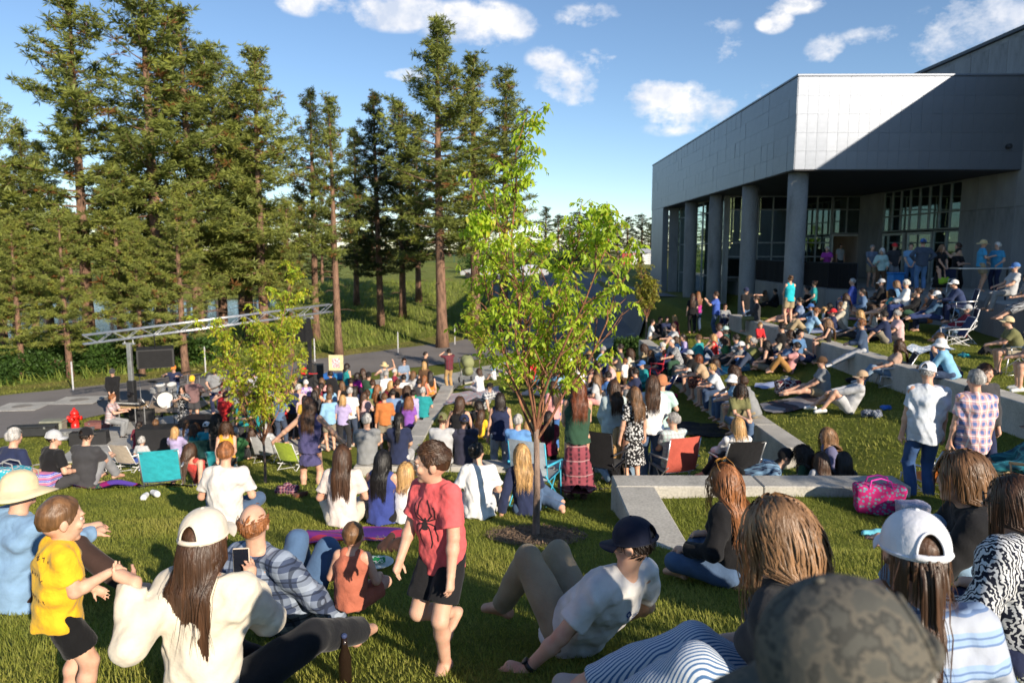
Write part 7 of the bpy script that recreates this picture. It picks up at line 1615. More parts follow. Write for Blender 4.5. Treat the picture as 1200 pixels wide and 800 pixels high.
# sunglasses with a rainbow band pushed up in the golden hair
gp = [o for o in bpy.data.objects if o.get('label', '').startswith('woman with golden')][0]; hh = [o for o in gp.children if o.name.startswith('hair')][0]
o = obj('sunglasses', glasses_mesh(), mat('tortoise_frame', (.30, .14, .03), .3, bmp=0), gp, loc=tuple(Vector(hh.location)+Vector((0, -.035, .075))), rot=(rad(42), 0, hh.rotation_euler.z), scale=1.08)
# ------------------------------------------------------------------ stage equipment
BLKP = mat('black_plastic', (.018, .018, .02), .5, bmp=.1); CASE = mat('black_case', (.025, .027, .03), .6); WOOD = mat('light_wood', (.52, .35, .17), .6); SZ = -5.83
def truss(x0, x1, y0, y1, z0, z1):
    a, b = Vector((x0, y0, z0)), Vector((x1, y1, z1)); t = thing('lighting_truss', 'silver lighting truss beam spanning the band between two towers', 'truss', a); d = b-a; L = d.length; dn = d/L
    sd = dn.cross(Vector((0, 0, 1))).normalized()*.15; up = Vector((0, 0, .29)); off = [sd, -sd, sd+up, -sd+up]
    for o in off: mb = MB(); mb.tube([o, o+d], .026, 7); part('chord', mb, ALU, t, True)
    n = int(L/.42)
    for f, (p, q) in enumerate(((0, 2), (1, 3), (2, 3), (0, 1))):
        mb = MB()
        for i in range(n): mb.tube([off[p if i % 2 else q]+d*(i/n), off[q if i % 2 else p]+d*((i+1)/n)], .011, 5, False)
        o = part('lacing', mb, ALU, t); o['kind'] = 'stuff'
    return a, b
TA, TB = at_y(97, 398, 23.5), at_y(388, 365, 28.5); TA.z += -.15
truss(TA.x, TB.x, TA.y, TB.y, TA.z, TB.z)
def tower(label, u, v0, v1, Y):
    p = at_y(u, v0, Y); z0 = SZ; t = thing('lifting_tower', label, 'tower', (p.x, Y, z0)); H = p.z-z0
    mb = MB(); mb.box(-.07, .07, -.07, .07, .3, H, .012); part('mast', mb, STEEL if u > 300 else ALU, t)
    mb = MB(); mb.box(-.11, .11, -.12, .12, .12, 1.45, .02); part('sleeve', mb, BLKP, t)
    for k in range(4):
        a = pi/4+k*pi/2; mb = MB(); mb.box(0, .95, -.035, .035, .05, .12, .01, Matrix.Rotation(a, 3, 'Z')); mb.tube([Vector((cos(a)*.92, sin(a)*.92, 0)), Vector((cos(a)*.92, sin(a)*.92, .2))], .02, 6); mb.tube([Vector((cos(a)*.8, sin(a)*.8, .1)), (0, 0, .9)], .018, 5); part('outrigger', mb, STEEL, t)
    mb = MB(); mb.box(-.2, .2, -.05, .05, H-.05, H+.02, .01); mb.tube([(-.14, 0, H), (-.14, 0, H+.12)], .02, 6); mb.tube([(.14, 0, H), (.14, 0, H+.12)], .02, 6); part('fork', mb, ALU, t)
    mb = MB(); mb.lathe([(.09, -.05), (.09, .05)], 12, (.0, -.16, 1.0), Matrix.Rotation(pi/2, 3, 'Y')); mb.tube([(.05, -.16, 1.0), (.14, -.16, 1.0), (.14, -.30, 1.1)], .012, 5); part('winch', mb, STEEL, t)
    return t
tower('silver lifting tower holding up the left end of the truss', 151, 402, 515, 24.2)
tower('dark lifting tower under the right end of the truss', 361.5, 372, 460, 28.0)
def wedge_speaker(name, label, loc, w, d, h, rot, cat='loudspeaker', slant=.3, grille=True):
    t = thing(name, label, cat, loc); t.rotation_euler = rot; mb = MB(); s = slant*d
    P_ = [(-w/2, -d/2, 0), (w/2, -d/2, 0), (w/2, d/2, 0), (-w/2, d/2, 0), (-w/2, -d/2+s, h), (w/2, -d/2+s, h), (w/2, d/2-s*.2, h), (-w/2, d/2-s*.2, h)]
    mb.add(P_, [(0, 3, 2, 1), (4, 5, 6, 7), (0, 1, 5, 4), (1, 2, 6, 5), (2, 3, 7, 6), (3, 0, 4, 7)]); part('cabinet', mb, BLKP, t)
    if grille:
        mb = MB(); n_ = Vector((0, -h, -s)).normalized(); a = [Vector(P_[i])*1.0 for i in (0, 1, 5, 4)]; c = sum(a, Vector())/4; a = [c+(q-c)*.9+n_*.012 for q in a]; mb.quad(a[0], a[1], a[2], a[3]); part('grille', mb, mat('speaker_grille', (.012, .012, .013), .9, bmp=.8, bscale=200), t)
    for s_ in (-1, 1): mb = MB(); mb.tube([(s_*(w/2+.005), -.08, h*.5), (s_*(w/2+.03), -.06, h*.5), (s_*(w/2+.03), .06, h*.5), (s_*(w/2+.005), .08, h*.5)], .01, 5); part('handle', mb, STEEL, t)
    return t
p = at_y(183, 428, 24.6); wedge_speaker('hanging_loudspeaker', 'black loudspeaker hanging under the truss beside the silver tower', p, 1.15, .55, .62, (rad(12), 0, rad(25)), slant=.25)
mb = MB(); mb.tube([(0, 0, .6), (0, 0, 1.1)], .02, 6); o = [x for x in bpy.data.objects if x.name.startswith('hanging_loudspeaker')][0]; part('bracket', mb, STEEL, o)
p = at_y(352, 398, 27.2); t2 = wedge_speaker('hanging_loudspeaker', 'black loudspeaker hanging under the truss at the dark right tower', p, .85, .5, .72, (rad(12), 0, rad(-20)), slant=.3)
mb = MB(); mb.tube([(0, 0, .7), (0, 0, 1.05)], .02, 6); part('bracket', mb, STEEL, t2)
def onz(u, v, z=SZ): return on_ray(u, v, z=z)
def boxthing(name, label, cat, u, v, w, d, h, m, rz=0, lid=None, z=SZ, trim=True):
    p = onz(u, v, z); t = thing(name, label, cat, (p.x, p.y, p.z), rad(rz)); mb = MB(); mb.box(-w/2, w/2, -d/2, d/2, 0, h*.82, .02); part('body', mb, m, t)
    mb = MB(); mb.box(-w/2-.008, w/2+.008, -d/2-.008, d/2+.008, h*.825, h, .02); part('lid', mb, lid or m, t)
    if trim:
        for x in (-.28, .28): mb = MB(); mb.box(x*w-.03, x*w+.03, -d/2-.022, -d/2-.009, h*.7, h*.9, .004); part('latch', mb, ALU, t)
    return t
boxthing('instrument_case', 'long black hard case lying at the far left edge of the road', 'case', 40, 510, 1.35, .36, .33, CASE, 12)
boxthing('plastic_tote', 'grey-green plastic tote beside the long black case', 'storage box', 63, 506, .66, .42, .40, mat('grey_tote', (.26, .27, .21), .6), 10, mat('grey_tote_lid', (.22, .23, .18), .6), trim=False)
boxthing('floor_amplifier', 'grey wedge case lying between the hydrant and the stage slab', 'case', 90, 513, .95, .45, .28, mat('grey_carpet', (.16, .165, .17), .9), 22)
wedge_speaker('monitor_speaker', 'black floor monitor on the grass corner of the stage slab', onz(106, 520), 1.0, .5, .40, (0, 0, rad(195)), slant=.25)
boxthing('guitar_case', 'brownish red soft case behind the keyboard player', 'case', 116, 501, .75, .4, .22, mat('maroon_case', (.20, .08, .07), .8), 5)
for i, (u, v, w, h, lab) in enumerate(((186, 528, .95, .72, 'black square subwoofer in front of the singer'), (172, 497, .5, .5, 'black cabinet behind the left tower'), (236, 512, .95, .66, 'black subwoofer by the woman with big black curls'), (372, 452, .55, .95, 'tall black speaker by the dark right tower'), (333, 492, .6, .5, 'black amplifier behind the red-shirted boy'))):
    p = onz(u, v); wedge_speaker('subwoofer', lab, p, w, w*.8, h, (0, 0, rad([8, 20, -5, 12, 0][i]+180)), slant=0)
# hydrant
p = on_ray(88.5, 503); RED = mat('hydrant_red', (.70, .02, .015), .35, bmp=.05); t = thing('fire_hydrant', 'bright red fire hydrant at the near edge of the road', 'fire hydrant', (p.x, p.y, p.z-.03))
mb = MB(); mb.lathe([(.17, 0), (.17, .05), (.12, .06), (.12, .44), (.15, .46), (.15, .50), (.13, .52)], 20); part('barrel', mb, RED, t, True)
mb = MB(); mb.lathe([(.14, .52), (.13, .60), (.09, .67), (.04, .70), (.035, .76), (.001, .765)], 20); part('bonnet', mb, RED, t, True)
for r_ in (0, pi): mb = MB(); mb.lathe([(.055, .10), (.055, .20), (.07, .205), (.07, .23), (.02, .24)], 12, (0, 0, .42), Matrix.Rotation(r_, 3, 'Z') @ Matrix.Rotation(pi/2, 3, 'Y')); part('outlet', mb, RED, t, True)
mb = MB(); mb.lathe([(.075, .10), (.075, .2), (.09, .205), (.09, .24), (.03, .25)], 14, (0, 0, .40), Matrix.Rotation(pi/2, 3, 'X')); part('front_outlet', mb, RED, t, True)
# keyboard table
p = onz(150, 500); t = thing('keyboard_table', 'light wooden folding table in front of the keyboard player', 'table', (p.x, p.y, SZ), rad(-10)); mb = MB(); mb.box(-.55, .55, -.28, .28, .70, .735, .006); part('tabletop', mb, WOOD, t)
for x in (-.48, .48):
    for y in (-.22, .22): mb = MB(); mb.tube([(x, y, 0), (x, y, .70)], .018, 6); part('leg', mb, ALU, t)
t2 = thing('electric_keyboard', 'black electric keyboard lying on the wooden table', 'keyboard', (p.x, p.y, SZ+.737), rad(-10)); mb = MB(); mb.box(-.6, .6, -.17, .17, 0, .08, .015); part('body', mb, BLKP, t2); mb = MB(); mb.box(-.55, .55, -.16, -.03, .081, .095, .003); part('keys', mb, mat('ivory_keys', (.7, .68, .62), .3, bmp=0), t2)
p = onz(132, 500); t = thing('stool', 'black stool under the keyboard player', 'stool', (p.x-.0, p.y, SZ)); mb = MB(); mb.lathe([(.17, .42), (.18, .45), (.16, .49)], 18); part('seat', mb, BLKP, t)
for k in range(3): mb = MB(); mb.tube([(0, 0, .42), (.22*cos(k*2.1), .22*sin(k*2.1), 0)], .014, 5); part('leg', mb, STEEL, t)
# drum kit
dp = onz(193, 481); dp = Vector((dp.x, 26.6, SZ)); dp.x = at_y(196, 450, 26.6).x; t = thing('drum_kit', 'silver drum kit with black cymbals in front of the drummer', 'drum kit', dp, rad(10))
SHELL = mat('silver_shell', (.45, .47, .50), .25, .6, bmp=0); SKN = mat('drum_head', (.72, .71, .68), .5, bmp=0)
def drum(n_, c, r_, h_, R=None):
    mb = MB(); mb.lathe([(r_, -h_/2), (r_, h_/2)], 22, c, R, False); o = part(n_, mb, SHELL, t, True)
    for s in (-1, 1): m2 = MB(); m2.lathe([(r_*1.03, s*h_/2-.015), (r_*1.03, s*h_/2+.015)], 22, c, R, False); part('hoop', m2, ALU, o, True); m2 = MB(); m2.lathe([(.001, s*h_/2+.002), (r_, s*h_/2)], 22, c, R); part('drum_head', m2, SKN, o)
drum('bass_drum', (0, -.1, .32), .30, .42, Matrix.Rotation(pi/2, 3, 'X')); drum('tom', (-.2, -.12, .78), .16, .2, Matrix.Rotation(.35, 3, 'X')); drum('tom', (.2, -.12, .78), .16, .22, Matrix.Rotation(.35, 3, 'X')); drum('floor_tom', (.6, .15, .42), .21, .38); drum('snare_drum', (-.5, .2, .62), .18, .14)
for i, (x, y, z, r_) in enumerate(((-.95, .0, 1.25, .26), (.75, -.1, 1.32, .27), (-.62, .35, .92, .2), (1.05, .35, 1.15, .24))):
    mb = MB(); mb.lathe([(.001, .02), (.03, .022), (.035, .008), (r_, -.004), (r_, -.006), (.03, .004)], 22, (x, y, z), Matrix.Rotation(.18*(1 if x < 0 else -1), 3, 'Y'), False); o = part('cymbal', mb, mat('dark_bronze', (.10, .085, .07), .35, .8, bmp=0), t, True)
    mb = MB(); mb.tube([(x, y, z), (x, y, .35)], .012, 5); [mb.tube([(x, y, .38), (x+.24*cos(a), y+.24*sin(a), 0)], .01, 5) for a in (0, 2.1, 4.2)]; part('stand', mb, ALU, t)
mb = MB(); mb.box(-1.3, 1.3, -1.0, 1.1, .01, .025); o = part('drum_rug', mb, mat('tan_rug', (.33, .25, .18), .95), None, loc=(dp.x, dp.y, SZ)); tag(o, 'tan rug spread under the drum kit', 'rug')
# microphone stands, music stands, guitars
def micstand(label, u, v, h=1.35, boom=.35, a=0.):
    p = onz(u, v); t = thing('microphone_stand', label, 'microphone stand', p); mb = MB(); mb.lathe([(.14, 0), (.14, .015), (.02, .03)], 14); part('base', mb, STEEL, t); mb = MB(); mb.tube([(0, 0, .02), (0, 0, h)], .012, 6); part('pole', mb, STEEL, t)
    mb = MB(); e = Vector((boom*cos(a), boom*sin(a), h+.12)); mb.tube([(-boom*.4*cos(a), -boom*.4*sin(a), h-.06), e], .008, 5); part('boom', mb, STEEL, t); mb = MB(); mb.tube([e, e+Vector((cos(a)*.12, sin(a)*.12, .02)), e+Vector((cos(a)*.17, sin(a)*.17, .03))], [.012, .018, .028], 8); part('microphone', mb, BLKP, t, True)
for q in (('microphone stand left of the singer', 205, 505, 1.4, .3, 1), ('microphone stand beside the guitarist in the yellow cap', 232, 500, 1.45, .3, 2), ('microphone stand by the red-dressed musician', 268, 492, 1.4, .35, 1.5), ('microphone stand near the dark right tower', 345, 476, 1.4, .3, .5), ('microphone stand in front of the pale-shirted guitarist', 292, 484, 1.4, .3, 1.8), ('microphone stand near the keyboard table', 166, 508, 1.2, .4, 2.6)): micstand(*q)
def guitar(label, u, v, Y, c, tilt, face=170):
    p = at_y(u, v, Y); t = thing('guitar', label, 'guitar', p, -rad(face)); t.rotation_euler = (0, rad(tilt), -rad(face)); V_ = Vox((-.35, -.06, -.25), (.35, .06, .25), .014); V_.cone((-.10, 0, 0), (-.09, 0, 0), .17, .17, .02); V_.cone((.12, 0, 0), (.13, 0, 0), .13, .13, .06); V_.cut(lambda x, y, z: np.abs(y)-.032+0*x+0*z)
    obj('guitar_body', V_.mesh(), mat('guitar%s' % u, c, .25, bmp=0), t); mb = MB(); mb.box(.2, .82, .012, .035, -.025, .025, .005); part('neck', mb, mat('neck_wood', (.12, .07, .04), .4), t); mb = MB(); mb.box(.82, 1.0, .005, .03, -.045, .045, .008); part('headstock', mb, BLKP, t)
guitar('sunburst guitar held by the yellow-capped player', 227, 463, 24.0, (.30, .12, .03), 180+18, 165); guitar('blue-black guitar held by the round-hatted guitarist', 253, 450, 26.6, (.03, .06, .16), 180+15); guitar('pale guitar held by the guitarist behind the yellowish tree', 300, 455, 23.5, (.55, .50, .42), 180+20); guitar('black bass guitar held by the bass player', 282, 458, 25.0, (.02, .02, .02), 180+15)
# equipment cart with crates at the right of the stage
p = onz(393, 470); t = thing('equipment_cart', 'black equipment cart loaded with blue crates at the right of the stage', 'cart', p, rad(-5))
for z in (.25, .85): mb = MB(); mb.box(-.45, .45, -.28, .28, z, z+.04, .006); part('shelf', mb, STEEL, t)
for x in (-.43, .43):
    for y in (-.26, .26): mb = MB(); mb.tube([(x, y, .06), (x, y, .95)], .018, 6); part('post', mb, STEEL, t); mb = MB(); mb.lathe([(.05, -.02), (.05, .02)], 12, (x, y, .05), Matrix.Rotation(pi/2, 3, 'X')); part('wheel', mb, BLKP, t)
for (dx, dz, c, lab) in ((-.2, .89, (.02, .12, .42), 'blue crate on the left of the equipment cart'), (.22, .89, (.03, .22, .50), 'lighter blue crate on the right of the equipment cart'), (0, .29, (.02, .02, .025), 'black crate on the lower shelf of the equipment cart')):
    mb = MB(); mb.box(-.19, .19, -.2, .2, .002, .22, .015); o = part('crate', mb, mat('crate%s' % dx, c, .5), None, loc=(p.x+dx, p.y, SZ+dz)); tag(o, lab, 'crate')
p2 = at_y(394, 437, 29.5); t = thing('sign_board', 'small cream sign board with a red and white picture by the equipment cart', 'sign', (p2.x, p2.y, SZ), 0); mb = MB(); mb.box(-.30, .30, 0, .03, .9, 1.55, .006); part('board', mb, mat('cream_board', (.70, .60, .34), .7), t); mb = MB(); mb.box(-.16, .16, -.004, -.001, 1.02, 1.42); part('picture', mb, pattern('blotch', (.75, .72, .72), (.45, .12, .14), (.7, .7, .75), .6), t)
for x in (-.25, .25): mb = MB(); mb.tube([(x, .04, 0), (x, .02, .95)], .015, 5); part('leg', mb, WOOD, t)
# stage light on the right tower
p2 = at_y(357, 436, 26.9); t = thing('spotlight', 'black spotlight with a round lens on the dark right tower', 'spotlight', p2); mb = MB(); mb.lathe([(.10, .16), (.13, .1), (.16, -.12), (.15, -.16), (.02, -.15)], 16, (0, 0, 0), Matrix.Rotation(rad(100), 3, 'X')); part('housing', mb, BLKP, t, True); mb = MB(); mb.tube([(-.18, 0, 0), (-.18, 0, .22), (.18, 0, .22), (.18, 0, 0)], .015, 5); part('yoke', mb, STEEL, t)
mb = MB(); mb.box(-.1, .1, -.18, -.12, -.06, .2, .01); mb.tube([(0, -.1, .0), (.22, .2, -.1), (.22, .9, -.2)], .02, 5); part('red_flag', mb, mat('red_gel', (.7, .02, .03), .5, bmp=0), t)

# ------------------------------------------------------------------ chairs, blankets, bags on the lawns
def gchair(label, u, v, face, kind, c, c2=None, fr=None, z=None):
    p = on_ray(u, v, 0, 12.8 if u < 330 else .6); return chair(label, (p.x, p.y, p.z), face, kind, kc(c), kc(c2) if c2 else None, fr)
WHF = mat('white_frame', (.72, .72, .73), .4, bmp=0)
gchair('blue beach chair with a beige back stripe, left of the pair near the stage slab', 122, 553, 20, 'low', (.04, .10, .42), (.5, .42, .34), WHF)
gchair('blue and beige beach chair, right of the pair near the stage slab', 155, 551, 12, 'low', (.52, .44, .36), (.04, .10, .42), WHF)
gchair('teal camp chair with a grey seat back standing empty on the left lawn', 193, 577, -20, 'low', (.03, .42, .50), (.33, .34, .36))
gchair('teal camp chair behind the girl in the red tank top', 262, 560, -10, 'low', (.03, .40, .48), (.03, .40, .48))
gchair('lime green low chair beside the dancing woman', 344, 548, 15, 'low', (.40, .52, .05), (.40, .52, .05), WHF)
gchair('turquoise framed chair behind the near tree trunk', 628, 590, 25, 'camp', (.40, .46, .52), 'gy', mat('turq_frame', (.05, .42, .60), .4, bmp=0))
gchair('black folding chair right of the woman in the maroon skirt', 706, 574, 30, 'camp', 'bk', 'bk', STEEL)
gchair('orange folding chair behind the hunched child', 1088, 578, -15, 'low', (.85, .25, .05), (.85, .25, .05))
gchair('coral red folding chair at the right photo edge', 1196, 618, -40, 'camp', (.72, .20, .13), (.72, .20, .13), WOOD)
gchair('royal blue camp chair below the long seat wall', 772, 470, -60, 'low', (.03, .08, .42), 'nv')
gchair('white-framed navy lawn chair left of the man in maroon', 1116, 404, -80, 'low', (.03, .05, .13), 'nv', WHF)
gchair('black camp chair beside the sneakers at the right edge', 1206, 425, -60, 'camp', 'bk', 'bk', STEEL)
gchair('dark green camp chair on the left lawn by the checked cushion', 236, 545, -20, 'low', (.03, .10, .10), 'bk')
BL = blanket
BL('purple and magenta blanket under the women with long dark hair', 418, 630, 1.0, .7, 10, pattern('band', (.30, .04, .30), (.10, .03, .28), (.62, .05, .10), .5), 1)
BL('magenta and teal folded blanket beside the woman in pale pink', 128, 592, .9, .6, -8, pattern('band', (.45, .02, .20), (.16, .08, .50), (.02, .12, .14), .4), 2, rum=.05)
BL('navy blanket edge by the white sandals', 198, 585, 1.0, .45, -8, (.03, .05, .14), 3)
BL('pale patterned picnic blanket by the far low wall', 548, 466, 2.3, 2.6, 5, FL('lg', 'pk', 'gy', .35), 4)
BL('teal patterned blanket on the middle terrace', 872, 430, 2.2, 1.5, -10, pattern('band', (.03, .30, .36), (.05, .16, .26), (.2, .5, .55), .5), 5)
BL('blue and white striped blanket under the mint-capped woman', 836, 417, 2.3, 1.4, 15, pattern('stripe', (.16, .26, .50), (.55, .60, .66), None, .5), 6)
BL('red and black patterned blanket below the long seat wall', 826, 505, 1.6, 1.2, -20, pattern('band', (.40, .03, .03), (.02, .02, .02), (.55, .28, .05), .35), 7)
BL('pink blanket under the woman in the patterned top', 1008, 375, 1.8, 1.0, 0, (.50, .25, .35), 8)
BL('crumpled grey blanket on the upper lawn by the terrace row', 1040, 377, 2.0, .9, 5, FL('lg', 'gy', 'tn', .5), 9, rum=.06)
BL('blue patterned blanket beneath the blond toddler group', 985, 388, 2.6, 1.2, 10, FL((.35, .42, .60), 'lg', 'nv', .5), 10)
BL('pale blue crumpled throw beside the woman in sunglasses on the upper wall', 1082, 413, 1.3, .8, 20, FL((.30, .38, .48), 'wh', 'bl', .6), 11, rum=.07)
BL('dark striped mat under the man in the dark cap', 945, 472, 1.9, 1.0, 0, pattern('band', (.05, .05, .06), (.25, .24, .25), (.1, .06, .06), .6), 12)
BL('checked blanket in front of the far middle seated group', 690, 452, 1.8, 1.4, 10, PL('lb', 'wh', 'nv', .4), 13)
BL('royal blue and red blanket behind the woman with blond wavy hair', 585, 548, 1.4, .7, 5, pattern('band', (.03, .08, .38), (.45, .02, .03), (.02, .05, .2), .25), 14, rum=.06)
BL('pale towel under the women beyond the near tree', 650, 438, 1.6, 1.2, 0, (.42, .45, .5), 15)
BL('denim blue cloth at the mustard trousers on the grass', 908, 452, .9, .5, 0, (.35, .42, .62), 16, rum=.05)
CH = clothheap
CH('checked red and navy cushion lying at the pink tree trunk', 338, 577, .62, PL('mr', 'nv', 'lg', 1.2), 1, 'cushion', 'cushion')
CH('brown leather bag lying in the grass by the checked cushion', 352, 582, .45, (.14, .05, .025), 2, 'slouch_bag', 'bag')
CH('dark jacket heap in front of the hooded man row', 560, 560, .6, 'nv', 3)
CH('navy jacket and shoes heap on the terrace grass', 1022, 488, .7, pattern('blotch', (.05, .07, .12), (.3, .33, .38), (.02, .02, .03), 1), 4)
CH('small blue bag on the grass behind the man in the tan cap', 1040, 479, .45, (.04, .14, .5), 5, 'small_bag', 'bag')
CH('magenta jacket hanging from the navy and red chair', 787, 466, .65, (.62, .02, .12), 6)
CH('black backpack on the upper lawn near the sneakers', 1158, 416, .75, 'bk', 7, 'backpack', 'backpack', .9)
CH('dark brown bag lying behind the running boy', 462, 645, .50, (.05, .025, .02), 8, 'slouch_bag', 'bag', .8)
CH('black bag under the stone wall near the girl in black', 1000, 448, .6, 'bk', 9, 'backpack', 'backpack')
CH('grey bundle by the stroller on the sidewalk edge', 545, 440, .6, 'fg', 10)
CH('teal jacket bundle beside the white sneakers', 1130, 418, .5, (.02, .3, .33), 11)
CH('beige bundle beside the woman with the cross-body strap', 512, 0+600, .38, 'tn', 12) if False else None
bag('bright magenta tote bag covered in folk flowers standing by the foreground wall', 1028, 600, .52, .26, .34, FL((.50, .02, .16), (.02, .30, .42), (.80, .40, .03), 1.0), -12, True, (.75, .05, .40))
bag('quilted multicoloured lunch cooler beside the magenta tote', 1068, 612, .30, .22, .24, FL((.30, .34, .46), (.65, .55, .62), (.08, .12, .28), 1.6), -6, False)
bag('maroon and white duffel bag standing on the terrace grass', 922, 462, .55, .3, .34, pattern('blotch', (.10, .015, .025), (.55, .50, .48), (.06, .01, .02), .5), 5)
bag('turquoise flowered beach bag at the left photo edge', 12, 583, .52, .3, .42, FL((.03, .38, .48), (.65, .62, .6), (.5, .1, .2), .9), 8)
bag('blue and pink striped cooler bag near the left photo edge', 44, 575, .62, .34, .30, pattern('band', (.08, .10, .55), (.55, .20, .35), (.7, .7, .75), 1.0), -6)
bag('beige cross-body bag next to the blond woman in navy', 588, 592, .22, .10, .16, (.45, .36, .27), 10)
def pair(label, u, v, c, rz=0, nm_='shoe', cat='shoes'):
    p = on_ray(u, v); t = thing('pair_of_shoes', label, cat, p, rad(rz))
    for s in (-1, 1):
        V_ = Vox((-.1, -.2, -.02), (.1, .2, .14), .01); V_.cone((0, -.10, .045), (0, .10, .035), .038, .036, .02); V_.cone((0, -.09, .06), (0, -.02, .06), .038, .034, .02); obj(nm_, V_.mesh(), colm(kc(c)), t, loc=(s*.065, s*.04, 0), rot=(0, 0, s*.25))
pair('pair of white sneakers lying on the left lawn', 176, 583, 'wh', 30); pair('pale blue flip-flops on the grass by the quilted cooler', 1030, 632, (.15, .50, .62), 70); pair('white sandals by the sitting woman in the white blouse', 570, 600, 'lg', 20)
p = on_ray(1042, 622); t = thing('water_bottle', 'light blue water bottle lying near the quilted cooler', 'bottle', p+Vector((0, 0, .04)), rad(30)); mb = MB(); mb.lathe([(.035, 0), (.035, .17), (.02, .2), (.02, .235)], 14, (0, 0, 0), Matrix.Rotation(pi/2, 3, 'Y')); part('body', mb, mat('blue_bottle', (.15, .55, .70), .3, bmp=0), t, True)
# plate with green can
p = on_ray(443, 667); t = thing('paper_tray', 'white paper tray lying on the grass beside the running boy', 'tray', p+Vector((0, 0, .04)), rad(10)); mb = MB(); mb.lathe([(.001, .004), (.09, .004), (.13, .03), (.132, .028), (.09, 0), (.001, 0)], 20, cap=False); part('tray', mb, mat('white_paper', (.72, .72, .68), .7), t)
t = thing('drink_can', 'green and white drink can lying in the paper tray', 'can', p+Vector((-.06, 0, .085)), rad(8)); mb = MB(); mb.lathe([(.024, 0), (.033, .012), (.033, .11), (.026, .122), (.001, .12)], 18, (0, 0, 0), Matrix.Rotation(pi/2, 3, 'Y')); part('body', mb, pattern('blotch', (.02, .32, .10), (.70, .72, .68), (.02, .25, .08), 1.4), t, True)
p = Vector((8.6, 16.2, -2.498)); t = thing('drink_can', 'teal drink can standing on the upper seat wall', 'can', p); mb = MB(); mb.lathe([(.028, 0), (.033, .012), (.033, .11), (.026, .122), (.001, .12)], 16); part('body', mb, mat('teal_can', (.05, .40, .42), .3, bmp=0), t, True)
# stroller
p = on_ray(548, 449); t = thing('stroller', 'green baby stroller parked on the lawn beside the sidewalk', 'stroller', p, rad(20)); V_ = Vox((-.35, -.45, .2), (.35, .45, 1.2), .025); V_.cone((0, .1, .95), (0, -.1, .9), .28, .26, .02, (1, 0, 0), 1.0); V_.cut(lambda x, y, z: .15-(z-.7)+y*.9+0*x); V_.cone((0, .1, .5), (0, -.15, .55), .2, .2, .05); obj('canopy', V_.mesh(), mat('stroller_green', (.24, .26, .12), .85), t)
for x in (-.27, .27):
    for y in (-.35, .35): mb = MB(); mb.lathe([(.10, -.02), (.12, -.015), (.12, .015), (.10, .02)], 16, (x, y, .12), Matrix.Rotation(pi/2, 3, 'Y')); part('wheel', mb, STEEL, t)
    mb = MB(); mb.tube([(x, -.35, .12), (x, .1, .6), (x, .5, 1.05)], .014, 6); mb.tube([(x, .35, .12), (x, -.1, .65)], .014, 6); part('frame', mb, ALU, t)
mb = MB(); mb.tube([(-.27, .5, 1.05), (.27, .5, 1.05)], .016, 6); part('handle', mb, BLKP, t)
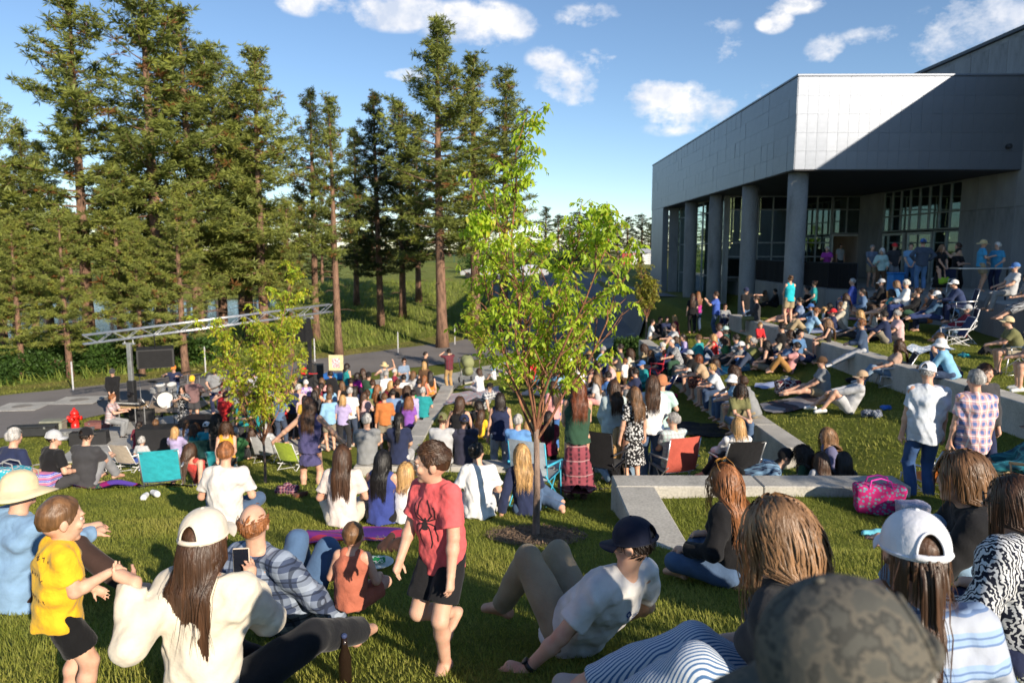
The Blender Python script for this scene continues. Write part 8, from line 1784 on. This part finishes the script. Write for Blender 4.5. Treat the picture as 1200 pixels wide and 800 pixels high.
# terrace furniture
p = at_y(1156, 316, 23.2); t = thing('terrace_table', 'narrow high table where the two turquoise shirts stand', 'table', (p.x, 23.4, PZ), 0); mb = MB(); mb.box(-.9, .9, -.25, .25, 1.0, 1.04, .008); part('tabletop', mb, ALU, t)
for x in (-.8, .8): mb = MB(); mb.tube([(x, 0, 0), (x, 0, 1.0)], .03, 8); part('leg', mb, STEEL, t)
chair('navy wagon-like camp chair with a lime green bag on the terrace', (14.6, 24.9, PZ), -120, 'camp', kc('nv'), kc('nv')); V_ = Vox((-.3, -.3, -.1), (.3, .3, .4), .03); V_.cone((-.1, 0, .1), (.1, 0, .12), .13, .10, .05); V_.warp(.02, 15, 2); tag(obj('soft_bag', V_.mesh(), cloth((.35, .55, .04)), loc=(14.6, 24.9, PZ+.45)), 'lime green soft bag on the navy terrace chair', 'bag')
t = thing('waste_bin', 'bright blue bin standing by the terrace people near the doors', 'bin', (at_y(1050, 320, 27).x, 27, PZ)); mb = MB(); mb.box(-.22, .22, -.22, .22, 0, .72, .03); part('body', mb, mat('blue_bin', (.02, .22, .62), .5), t); mb = MB(); mb.box(-.24, .24, -.24, .24, .722, .78, .02); part('lid', mb, mat('blue_bin', (.02, .22, .62)), t)
# parked car at the top of the lot
def car(label, x, y, rz, c):
    z = G(x, y)+.06; t = thing('parked_car', label, 'car', (x, y, z), rad(rz)); prof = [(-2.2, .35), (-2.25, .75), (-1.7, .92), (-.95, 1.02), (-.35, 1.45), (.95, 1.48), (1.75, 1.0), (2.2, .92), (2.25, .5), (2.2, .35)]
    V = []; 
    for (px, pz) in prof:
        w = .88 if pz < 1.1 else .66; V += [(px, -w, pz), (px, w, pz)]
    n = len(prof); Fs = [(2*i, 2*i+1, 2*((i+1) % n)+1, 2*((i+1) % n)) for i in range(n)]+[tuple(2*i for i in range(n))[::-1], tuple(2*i+1 for i in range(n))]; mb = MB(); mb.add(V, Fs); o = part('body', mb, mat('car_paint', c, .25, .3, bmp=0), t)
    for s in (-1, 1): mb = MB(); mb.add([(-.85, s*.80, 1.03), (-.33, s*.69, 1.38), (.9, s*.69, 1.40), (1.5, s*.80, 1.05)], [(0, 1, 2, 3) if s < 0 else (3, 2, 1, 0)]); part('side_window', mb, mat('car_glass', (.02, .025, .03), .08, bmp=0), t)
    mb = MB(); mb.quad((-.93, -.74, 1.06), (-.93, .74, 1.06), (-.39, .6, 1.42), (-.39, -.6, 1.42)); part('windscreen', mb, mat('car_glass', (.02, .025, .03)), t)
    for X in (-1.4, 1.4):
        for s in (-1, 1): mb = MB(); mb.lathe([(.2, -.11), (.33, -.1), (.33, .1), (.2, .11)], 18, (X, s*.80, .33), Matrix.Rotation(pi/2, 3, 'X')); part('wheel', mb, BLKP, t); 
    for s in (-1, 1): mb = MB(); mb.box(-2.27, -2.2, s*.65-.15, s*.65+.15, .66, .78, .01); part('headlight', mb, mat('lamp_glass', (.7, .7, .7), .2, bmp=0), t)
q = at_y(618, 318, 80); car('silver car parked at the top of the shaded lot behind the near tree', q.x, 80, 5, (.55, .57, .60))
q = at_y(597, 318, 78); car('white car parked left of the silver car behind the near tree', q.x-3, 79, -4, (.7, .7, .7))
